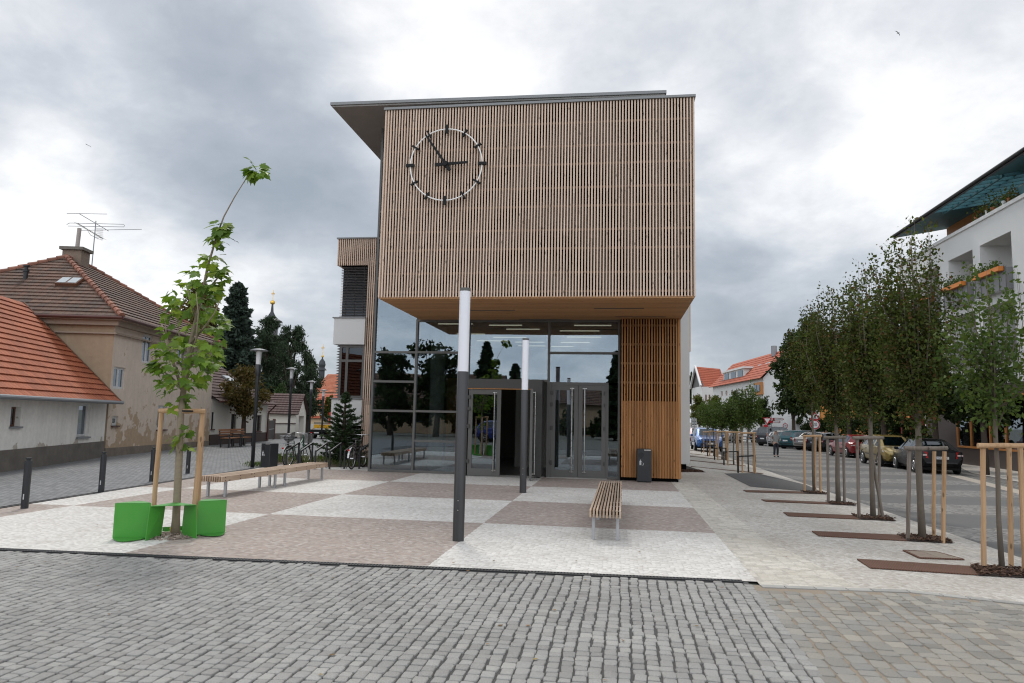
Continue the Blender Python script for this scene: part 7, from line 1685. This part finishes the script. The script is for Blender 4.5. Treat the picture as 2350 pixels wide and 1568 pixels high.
car('liftback', pm('black_paint', (.005, .005, .006), .22, .1, .06, 2., spec=.35), RL, R_(85), 1.0, 'black liftback seen from behind, nearest of the parked cars', '4SK 2S32', side='left')
ga, gb = G(1986, 1063), G(2012, 1068)
car('hatch', paint('gold_paint', (.30, .215, .055), .5, .3), ga, R_(-92), 1.04, 'gold hatchback facing the viewer, parked beside the black car', side='right')
car('hatch', paint('red_paint', (.24, .008, .012), .1, .25), G(1946, 1050), R_(95), .96, 'red hatchback seen from behind, left of the gold car', side='left')
dk = paint('dark_blue_grey_paint', (.012, .016, .024), .3, .25); sv_ = paint('silver_paint', (.34, .33, .32), .6, .35)
for kind, mt, x, y, sc, lab, rl in (('hatch', dk, 1900, 1037, .95, 'dark blue hatchback with red tail lamp, left of the red car', False), ('liftback', sv_, 1871, 1034, .96, 'silver saloon car below the speed limit sign', False), ('estate', paint('teal_paint', (.012, .085, .10), .3, .3), 1834, 1031, .95, 'teal estate car with roof rails', True),
                                  ('estate', paint('pale_silver_paint', (.36, .34, .32), .5, .35), 1814, 1027.5, .94, 'pale silver estate car beside the teal estate', True), ('hatch', paint('white_silver_paint', (.50, .50, .50), .4, .35), 1800, 1026, .90, 'whitish hatchback right behind the walking man', False), ('van', paint('graphite_paint', (.035, .037, .042), .3, .3), 1777, 1024, .94, 'dark grey people carrier behind the walking man', True), ('hatch', paint('black_paint_far', (.009, .010, .011), .1, .25), 1755, 1017.5, .92, 'black hatchback farthest in the angled row', False)):
    car(kind, mt, G(x, y), R_(38), sc, lab, group='parked cars', side='right', rail=rl)
bw = G(1598, 1034); car('hatch', paint('blue_paint', (.012, .10, .34), .25, .25), bw+np.array([.05, 2.62*.98, 0]), R_(-91), 1.0, 'bright blue hatchback facing the viewer behind the guard hoops', side='right')
q = GX(1585, 57.5); car('hatch', paint('dark_red_paint', (.10, .010, .016), .2, .3), q+np.array([.0, 2.6, 0]), R_(-92), .98, 'dark red hatchback half hidden by the white side wall', side='right')
q = GX(1590, 66); car('estate', paint('white_paint', (.60, .60, .60), .0, .3), q+np.array([.0, 2.6, 0]), R_(-92), 1.0, 'white car behind the dark red and blue cars', side='right')
q = GX(1652, 76); car('hatch', sv_, q, R_(60), .85, 'silver hatchback across the far junction', side='left')
q = (-9.0, -7.5, 0); car('hatch', paint('deep_blue_paint', (.012, .03, .22), .2, .25), q, R_(10), 1.0, 'blue hatchback behind the viewer, mirrored in the open door', side='left')
# ------------------------------------------------------------------ crane truck, seen from behind
def truck():
    o = GX(734, 47); k = .56; ww = 57/CF*47/k
    t = thing('crane_truck', (o[0], o[1], 0), 'white flatbed truck with a red folding crane and a yellow phone sign', 'truck'); t.scale = (k,)*3; W2 = ww/2; wh = pm('truck_white', (.55, .54, .50), .5, var=.1)
    zt0, zt1 = 1.12, 1.78; h = zt1-zt0; m = MB(); m.bb(-W2, W2, 0, .06, zt0, zt1); tg = m.build('tailgate', wh, t)
    m = MB(); m.bb(-W2, W2, .06, 4.6, zt0, zt0+.12); m.bb(-W2, -W2+.05, .06, 4.6, zt0+.12, zt1); m.bb(W2-.05, W2, .06, 4.6, zt0+.12, zt1); m.build('flatbed', wh, t)
    m = MB(); m.bb(-W2+.1, W2-.1, .02, 6.4, zt0-.32, zt0-.005); m.bb(-W2+.05, W2-.05, -.02, .2, .45, .60); m.bb(-.5, .5, .3, 6.2, .5, zt0-.3); m.build('chassis', M['under'], t)
    for y in (1.2, 5.6):
        for x in (-1, 1): MB().tube([(x*(W2-.40), y, .45), (x*(W2-.06), y, .45)], .45, 18).build('wheel', M['tyre'], t)
    x0, x1 = -W2+.27*ww*.75, W2*.92; sg = MB().bb(x0, x1, -.012, -.001, zt0+.26*h, zt1-.07*h).build('phone_sign', pm('sign_yellow', (.66, .34, .01), .5, var=.03), t)
    cx = (x0+x1)/2; text_mesh('lettering', 'TCI PRO', .24*h*1.2, M['black'], sg, (cx, -.015, zt1-.22*h), (R_(90), 0, 0), .002, sx=1.15); text_mesh('lettering', 'tel.: 604 900 100', .24*h*1.2, M['black'], sg, (cx, -.015, zt0+.42*h), (R_(90), 0, 0), .002, sx=1.0)
    for x in (-1, 1):
        m = MB(); xx = x*W2*.62; m.prism([(xx-.22, -.006, zt0+.03), (xx+.02, -.006, zt0+.03), (xx+.22, -.006, zt0+.2*h), (xx-.02, -.006, zt0+.2*h)], (0, -.004, 0)); m.build('warning_stripe', pm('stripe_orange', (.50, .20, .02), .5), t)
        MB().bb(x*W2*.8-.2, x*W2*.8+.2, -.04, -.02, .66, .80).build('tail_light', M['taill'], t)
    MB().bb(-W2*.55, -W2*.1, -.04, -.025, .66, .80).build('number_plate', M['plate'], t)
    m = MB(); m.bb(-W2+.3, W2-.3, 4.95, 6.7, .9, 2.85, bev=.14); m.build('cab', wh, t); MB().bb(-W2+.6, W2-.6, 4.93, 4.949, 2.1, 2.6).build('rear_window', M['winglass'], t)
    rd = pm('crane_red', (.52, .025, .012), .4); xc = -W2*.12; yk = 3.6
    m = MB(); m.prism([(xc-.30, yk, zt0), (xc+.18, yk, zt0), (xc+.14, yk, 2.8), (xc+.02, yk, 3.3), (xc-.32, yk, 3.2)], (0, .3, 0)); m.build('crane_post', rd, t)
    m = MB(); m.bar((xc-.1, yk-.1, 3.2), (xc+1.35, yk-.1, 1.75), .28, .32, (0, 1, 0)); m.build('crane_boom', rd, t)
    m = MB(); m.tube([(xc+.05, yk-.2, 2.7), (xc+.75, yk-.2, 1.8)], .08, 8); m.bar((xc-1.0, yk, 2.6), (xc-.2, yk, 2.0), .2, .2, (0, 1, 0)); m.build('crane_ram', M['black'], t)
    m = MB(); m.bb(-W2+.06, -W2*.15, 1.2, 3., zt0+.12, zt1+.22); m.build('load', pm('scrap_load', (.20, .17, .13), .9, var=.4, scale=8.), t)
truck()
# ------------------------------------------------------------------ road signs
M['sgrey'] = pm('sign_back', (.34, .35, .35), .5, .5, .1); M['swhite'] = pm('sign_white', (.72, .72, .72), .45, var=.02); M['sred'] = pm('sign_red', (.42, .012, .018), .45, var=.03); M['sblue'] = pm('sign_blue', (.012, .05, .33), .45, var=.03)
def sign_thing(px, Y, label, ytop, name='road_sign', r=.035):
    b = GX(px, Y); t = thing(name, b, label, 'road sign'); h = VY(px, ytop, Y)[2]-b[2]; MB().tube([(0, 0, -.05), (0, 0, h)], r, 10).build('pole', M['sgrey'], t); return t, b, lambda y: VY(px, y, Y)[2]-b[2]
def ngon(n, r, rot=0.): return [(r*math.cos(rot+2*PI*k/n), r*math.sin(rot+2*PI*k/n)) for k in range(n)]
def face(parent, name, pts, z, y, th, mat): m = MB(); m.prism([(x, y, z+q) for x, q in pts], (0, th, 0)); return m.build(name, mat, parent)
def disc_sign(t, z, r, txt):
    o = face(t, 'sign_plate', ngon(28, r), z, -.05, .012, M['sred']); face(o, 'white_field', ngon(28, r*.76), z, -.056, .005, M['swhite']); text_mesh('lettering', txt, r*1.02, M['black'], o, (0, -.058, z), (R_(90), 0, 0), .001, sx=.85)
    face(o, 'rim', ngon(28, r*1.05), z, -.045, .006, M['swhite'])
def tri(r, up): return [(-r, -r*.577), (r, -r*.577), (0, r*1.155)] if up else [(0, -r*1.155), (r, r*.577), (-r, r*.577)]
t, b, zf_ = sign_thing(1761.5, 60, 'give way sign, red bordered white triangle pointing down', 958, r=.03); z = zf_(964.5); s = 18.6/CF*60/2; o = face(t, 'sign_plate', tri(s, False), z, -.05, .012, M['sred']); face(o, 'white_field', tri(s*.66, False), z, -.056, .005, M['swhite'])
o = face(t, 'lower_plate', [(-.30, -.09), (.05, -.09), (.05, .09), (-.30, .09)], zf_(977.5), -.05, .01, M['sred'])
t, b, zf_ = sign_thing(1803, 72, 'speed limit 30 sign above a round no parking sign', 970); s = 11/CF*72/2; disc_sign(t, zf_(977.5), s, '30'); o = face(t, 'sign_plate', ngon(28, s), zf_(989), -.05, .012, M['sred']); face(o, 'blue_field', ngon(28, s*.78), zf_(989), -.056, .005, M['sblue']); m = MB(); m.bar((-s*.55, -.058, zf_(989)+s*.55), (s*.55, -.058, zf_(989)-s*.55), s*.22, .006, (0, 1, 0)); m.build('red_bar', M['sred'], o)
t, b, zf_ = sign_thing(1871.5, 48, 'speed limit 20 sign below a warning triangle', 944); s = 20.5/CF*48/2; disc_sign(t, zf_(974.6), s, '20'); zt_ = zf_(957); o = face(t, 'sign_plate', tri(s*1.06, True), zt_, -.05, .012, M['sred']); face(o, 'white_field', tri(s*.66, True), zt_, -.056, .005, M['swhite'])
m = MB(); m.bar((-.06, -.058, zt_-.10), (.02, -.058, zt_+.12), .05, .006, (0, 1, 0)); m.bar((.06, -.058, zt_-.10), (.0, -.058, zt_+.05), .04, .006, (0, 1, 0)); m.build('pictogram', M['black'], o)
t, b, zf_ = sign_thing(1593.4, 58, 'grey back of a tall rectangular sign beside the white side wall', 958); m = MB(); w = 11.7/CF*58/2; m.bb(-w, w, .03, .045, zf_(976.7), zf_(960.5)); o = m.build('sign_plate', M['sgrey'], t); MB().bb(-w, w, .03, .045, zf_(981.5), zf_(978)).build('sign_plate', M['sgrey'], t)
for y_ in (967, 974.5): MB().bb(-w*.7, w*.7, .015, .03, zf_(y_)-.03, zf_(y_)+.03).build('clamp', M['zinc2'], o)
t, b, zf_ = sign_thing(1651.4, 72, 'grey back of a triangular give way sign', 972); face(t, 'sign_plate', tri(12/CF*72/2, False), zf_(976), .04, .012, M['sgrey'])
t, b, zf_ = sign_thing(1678.7, 74, 'small blue sign under the young trees', 972); w = 9/CF*74/2; face(t, 'sign_plate', [(-w, -.26), (w, -.26), (w, .26), (-w, .26)], zf_(979), -.05, .012, M['sblue']); face(t, 'lower_plate', [(-w*.9, -.09), (w*.9, -.09), (w*.9, .09), (-w*.9, .09)], zf_(984.5), -.05, .012, M['swhite'])
t, b, zf_ = sign_thing(1771, 68, 'signpost with red and white direction fingers', 955, 'signpost')
for y_, x0, x1 in ((961.8, .1, 1.0), (968.2, -.4, .72)): o = face(t, 'direction_finger', [(x0, -.10), (x1, -.10), (x1+.08, 0), (x1, .10), (x0, .10)], zf_(y_), -.05, .02, M['sred']); face(o, 'white_field', [(x0+(.18 if x0 > 0 else .55), -.075), (x1-.02, -.075), (x1-.02, .075), (x0+(.18 if x0 > 0 else .55), .075)], zf_(y_), -.054, .004, M['swhite'])
def guard_rail():
    a, b = GX(1668, 76), GX(1747, 74); e = (b-a); t = thing('guard_rail', a, 'low grey guard rail along the far edge of the junction', 'guard rail')
    m = MB(); m.bar((0, 0, .62), (e[0], e[1], .62+e[2]), .05, .12); m.bar((0, 0, .34), (e[0], e[1], .34+e[2]), .05, .10); m.build('rail', M['sgrey'], t)
    for k in range(6): p = e*k/5; MB().bb(p[0]-.05, p[0]+.05, p[1]+.03, p[1]+.12, -.05, .68).build('post', M['zinc2'], t)
guard_rail()
# small timber benches by the cottage
def park_bench():
    a = [GX(512, 36.8), GX(528, 37.2), GX(538, 38.2)]
    lab = ['timber park bench with armrests, left of two, against the white cottage', 'timber park bench with armrests under the brownish tree'];
    wd = wood('park_bench_timber', (.20, .085, .035), (.32, .15, .07), 1, .2)
    for i, (px, py) in enumerate(((527, 1026), (552, 1024))):
        p = G(px, py); dirv = (G(611, 1012)-G(478, 1021.5)); rz = math.atan2(dirv[1], dirv[0])-PI/2
        if i == 0:
            t = thing('park_bench', p, lab[0], 'bench', 'timber benches by the cottage', rz); L = 1.5
            m = MB()
            for k in range(4): m.box((-.08+.11*k, 0, .44), (.09, L, .03))
            m.build('seat', wd, t); m = MB()
            for k in range(3): m.box((-.16-.03*k, 0, .58+.12*k), (.03, L, .09))
            m.build('backrest', wd, t)
            for s in (-1, 1):
                m = MB(); m.bar((.28, s*.66, 0), (.28, s*.66, .60), .06, .05); m.bar((-.12, s*.66, 0), (-.24, s*.66, .86), .06, .05); m.bar((-.16, s*.66, .60), (.30, s*.66, .60), .06, .04); m.bar((-.12, s*.66, .41), (.28, s*.66, .41), .05, .04); m.build('leg', M['anth'], t)
        else: copy_tree(t, p, rz, lab[1])
park_bench()
# ------------------------------------------------------------------ people
def skin_mesh(name, pts, edges, rad, mat, parent, lv=2, root=0):
    me = bpy.data.meshes.new(name+'_cage'); me.from_pydata([tuple(p) for p in pts], edges, []); o = bpy.data.objects.new(name+'_cage', me); COL.objects.link(o)
    o.modifiers.new('skin', 'SKIN'); sk = me.skin_vertices[0].data
    for i, r in enumerate(rad): sk[i].radius = r if hasattr(r, '__len__') else (r, r)
    sk[root].use_root = True; sb = o.modifiers.new('sub', 'SUBSURF'); sb.levels = lv; sb.render_levels = lv
    dg = bpy.context.evaluated_depsgraph_get(); m2 = bpy.data.meshes.new_from_object(o.evaluated_get(dg)); m2.name = name; bpy.data.objects.remove(o); bpy.data.meshes.remove(me)
    m2.materials.clear(); m2.materials.append(mat); m2.polygons.foreach_set('use_smooth', [True]*len(m2.polygons))
    c = bpy.data.objects.new(name, m2); COL.objects.link(c); c.parent = parent; return c
def person(loc, rz, H, label, top, legs, hair, joints=None, cat='person', shoe=None, group=None, vest=None, cap=None):
    """joints overrides: name -> (x, y, z) in fractions of the height; the figure faces -Y"""
    t = thing('person', loc, label, cat, group, rz); J = dict(pelvis=(0, 0, .52), waist=(0, 0, .60), chest=(0, .005, .73), neck=(0, .005, .825), head0=(0, -.01, .865), head1=(0, -.012, .925), crown=(0, -.005, .965),
        lsh=(.105, .005, .80), lel=(.135, .01, .635), lwr=(.14, -.03, .495), lha=(.142, -.045, .45), rsh=(-.105, .005, .80), rel=(-.135, .01, .635), rwr=(-.14, -.03, .495), rha=(-.142, -.045, .45),
        lhip=(.052, 0, .505), lkn=(.06, -.015, .285), lan=(.062, .005, .05), lto=(.068, -.075, .018), rhip=(-.052, 0, .505), rkn=(-.06, -.015, .285), ran=(-.062, .005, .05), rto=(-.068, -.075, .018))
    J.update(joints or {}); P = {k: Vector(v)*H for k, v in J.items()}
    names = list(J); idx = {k: i for i, k in enumerate(names)}; r0 = dict(pelvis=(.085, .062), waist=(.075, .055), chest=(.092, .062), neck=.032, head0=(.040, .045), head1=(.045, .054), crown=(.034, .040), lsh=.036, lel=.026, lwr=.018, lha=(.020, .012), rsh=.036, rel=.026, rwr=.018, rha=(.020, .012), lhip=.058, lkn=.036, lan=.023, lto=(.024, .016), rhip=.058, rkn=.036, ran=.023, rto=(.024, .016))
    ed = [('pelvis', 'waist'), ('waist', 'chest'), ('chest', 'neck'), ('neck', 'head0'), ('head0', 'head1'), ('head1', 'crown'), ('chest', 'lsh'), ('lsh', 'lel'), ('lel', 'lwr'), ('lwr', 'lha'), ('chest', 'rsh'), ('rsh', 'rel'), ('rel', 'rwr'), ('rwr', 'rha'), ('pelvis', 'lhip'), ('lhip', 'lkn'), ('lkn', 'lan'), ('lan', 'lto'), ('pelvis', 'rhip'), ('rhip', 'rkn'), ('rkn', 'ran'), ('ran', 'rto')]
    pts = [P[k] for k in names]; rad = [tuple(x*H for x in r0[k]) if hasattr(r0[k], '__len__') else r0[k]*H for k in names]; E = [(idx[a], idx[b]) for a, b in ed]
    for sd in 'lr':                                   # five fingers rooted in each palm
        wv = (P[sd+'ha']-P[sd+'wr']).normalized(); sx = Vector((0, 1, 0)).cross(wv).normalized() if abs(wv.y) < .9 else Vector((1, 0, 0)); pn = wv.cross(sx)
        for k, ln in enumerate((.036, .046, .050, .047, .038)):
            b = P[sd+'ha'] if k else P[sd+'wr'].lerp(P[sd+'ha'], .45); off = sx*H*(.010*(k-2.5)) if k else sx*H*(-.020); d = (wv+sx*.05*(k-2.5)) if k else (wv*.6-sx*.8)
            p0 = b+off; p1 = p0+d*H*ln*.55; p2 = p1+(d+pn*.35)*H*ln*.45; i = len(pts); pts += [p0, p1, p2]; rad += [.0052*H, .0048*H, .004*H]; E += [(idx[sd+'ha'] if k else idx[sd+'wr'], i), (i, i+1), (i+1, i+2)]
    nose = len(pts); pts.append(P['head1']+Vector((0, -.062*H, -.012*H))); rad.append(.008*H); E.append((idx['head1'], nose))
    sk = person.skin; b = skin_mesh('body', pts, E, rad, sk, t)
    def cloth(nm, ks, ee, grow, mat, extra=None, root=0):
        ii = {k: i for i, k in enumerate(ks)}; pp = [P[k] if k in P else extra[k][0]*H for k in ks]; rr = []
        for k in ks:
            q = (extra or {}).get(k); base = q[1] if q else r0[k]; base = base if hasattr(base, '__len__') else (base, base); rr.append(tuple((x+grow)*H for x in base))
        return skin_mesh(nm, pp, [(ii[a], ii[c]) for a, c in ee], rr, mat, t, root=root)
    L_ = lambda a, b_, u: Vector(J[a]).lerp(Vector(J[b_]), u)
    ex = {'hem': (L_('pelvis', 'waist', -.1), (.088, .064)), 'lcuff': (L_('lel', 'lwr', .92), .022), 'rcuff': (L_('rel', 'rwr', .92), .022), 'coll': (L_('chest', 'neck', .80), .040), 'lhem': (L_('lkn', 'lan', .93), .034), 'rhem': (L_('rkn', 'ran', .93), .034), 'belt': (L_('pelvis', 'waist', .45), (.080, .058))}
    cloth('sweater', ['hem', 'waist', 'chest', 'coll', 'lsh', 'lel', 'lcuff', 'rsh', 'rel', 'rcuff'], [('hem', 'waist'), ('waist', 'chest'), ('chest', 'coll'), ('chest', 'lsh'), ('lsh', 'lel'), ('lel', 'lcuff'), ('chest', 'rsh'), ('rsh', 'rel'), ('rel', 'rcuff')], .010, top, ex, 1)
    cloth('trousers', ['belt', 'pelvis', 'lhip', 'lkn', 'lhem', 'rhip', 'rkn', 'rhem'], [('belt', 'pelvis'), ('pelvis', 'lhip'), ('lhip', 'lkn'), ('lkn', 'lhem'), ('pelvis', 'rhip'), ('rhip', 'rkn'), ('rkn', 'rhem')], .009, legs, ex, 1)
    for sd in 'lr':
        a, c = Vector(J[sd+'an']), Vector(J[sd+'to']); d = (c-a); d.z = 0; d.normalize(); hz = min(a.z-.045, c.z-.016); pp = [(a-d*.012)*H, c*H+d*.012*H]; pp[0].z = (a.z-.022)*H; pp[1].z = (c.z+.004)*H
        skin_mesh('shoe', [pp[0], pp[0].lerp(pp[1], .5), pp[1]], [(0, 1), (1, 2)], [(.028*H, .026*H), (.030*H, .024*H), (.027*H, .020*H)], shoe or M['black'], t)
    h1 = P['head1']; m = MB(); n = 12; vs = []
    for i in range(7):
        th = PI*.5*i/6
        for k in range(n): a = 2*PI*k/n; back = .5+.5*math.sin(a); vs.append((h1.x+.050*H*math.cos(th)*math.cos(a), h1.y+.004*H+.060*H*math.cos(th)*math.sin(a), h1.z+.008*H-.030*H*back*(1-i/6)+.056*H*math.sin(th)+.016*H*(1-back)*(1-i/6)))
    m.add(vs, [(i*n+k, i*n+(k+1) % n, (i+1)*n+(k+1) % n, (i+1)*n+k) for i in range(6) for k in range(n)]); m.build('hair', hair, t, smooth=True)
    for sx in (-1, 1):
        m = MB(); q = h1+Vector((sx*.018*H, -.050*H, .004*H)); m.lathe([(0, -.004*H), (.006*H, 0), (0, .004*H)], tuple(q), 8); m.build('eye', M['black'], t)
        m = MB(); q = h1+Vector((sx*.049*H, .004*H, -.006*H)); m.lathe([(0, -.018*H), (.008*H, -.010*H), (.010*H, .006*H), (0, .016*H)], tuple(q), 8); m.build('ear', sk, t)
    m = MB(); q = h1+Vector((0, -.049*H, -.034*H)); m.box(q, (.026*H, .008*H, .006*H), bev=.002*H); m.build('mouth', pm('lips', (.30, .10, .08), .5), t)
    return t
person.skin = pm('skin', (.50, .26, .17), .55, var=.06)
grey_sw = pm('grey_sweater', (.26, .26, .255), .9, var=.1, scale=20.); navy = pm('dark_trousers', (.018, .020, .028), .85)
mp_ = G(1781, 1049); Hm = (VY(1781, 988, mp_[1])[2]-mp_[2])/.985
person(mp_, R_(10), Hm, 'man in a grey sweater and dark trousers crossing the street with one arm raised', grey_sw, navy, pm('grey_short_hair', (.16, .14, .13), .8),
       dict(rel=(-.215, -.02, .735), rwr=(-.315, -.06, .80), rha=(-.345, -.065, .84), lel=(.165, .02, .655), lwr=(.125, -.10, .615), lha=(.10, -.13, .62), rkn=(-.062, -.03, .285), ran=(-.075, -.02, .05), rto=(-.085, -.10, .018), lkn=(.062, -.005, .285), lan=(.068, .03, .05), lto=(.075, -.05, .018)))
brown_h = pm('brown_hair', (.05, .03, .02), .8)
for px, Y, yt, lab, top, hr in ((1961.6, 61, 985, 'person in a red top standing behind the red hatchback', pm('red_top', (.38, .02, .03), .85), brown_h), (1897, 62, 987, 'person in a bright yellow safety vest behind the dark hatchback', pm('yellow_vest', (.50, .62, .03), .8), brown_h), (1944, 63, 993, 'person with a dark red cap and dark top behind the red hatchback', pm('dark_top', (.03, .02, .02), .85), pm('dark_red_cap', (.16, .01, .02), .7))):
    b = GX(px, Y); H = (VY(px, yt, Y)[2]-b[2])/.985; person(b, R_(rnd.uniform(-40, 40)), H, lab, top, navy, hr)
# birds over the roofs
def birds():
    bm_ = pm('bird_dark', (.03, .03, .035), .8)
    for px, py, Y, s, lb in ((539, 553, 60, .42, 'small dark bird gliding right of the maple top'), (202, 334, 70, .36, 'tiny dark bird high above the hipped roof'), (2062, 76, 70, .42, 'tiny dark bird at the top right of the sky')):
        p = VY(px, py, Y); m = MB()
        for sx in (-1, 1): m.prism([(0, -.02, 0), (sx*s*.5, .10*s, .18*s), (sx*s*.95, .34*s, .05*s), (sx*s*.45, .22*s, .12*s), (0, .12*s, 0)], (0, 0, .012))
        m.tube([(0, -.26*s, 0), (0, -.1*s, 0), (0, .15*s, 0), (0, .45*s, 0)], [.02*s, .07*s, .06*s, .01], 8); o = m.build('bird', bm_, None, loc=p); o.rotation_euler = (0, R_(25), R_(35)); tag(o, lb, 'bird', 'birds in the sky')
birds()
# fallen leaves scattered on the square
def litter():
    P = [(rnd.uniform(-9, 5.5), rnd.uniform(4, 20), 0) for _ in range(240)]; P = np.array([(x, y, zg(x)+.016) for x, y, _ in P]); V, F = leaf_quads(P, .055, .035, 0.); V = V.reshape(-1, 4, 3); V[:, :, 2] = P[:, None, 2]+np.abs(V[:, :, 2]-P[:, None, 2])*.25; V = V.reshape(-1, 3)
    o = npmesh('fallen_leaves', V, F, islmat('dry_leaf', [(.16, .08, .035), (.26, .15, .06), (.10, .06, .035), (.34, .26, .10)])); o['kind'] = 'stuff'
litter()
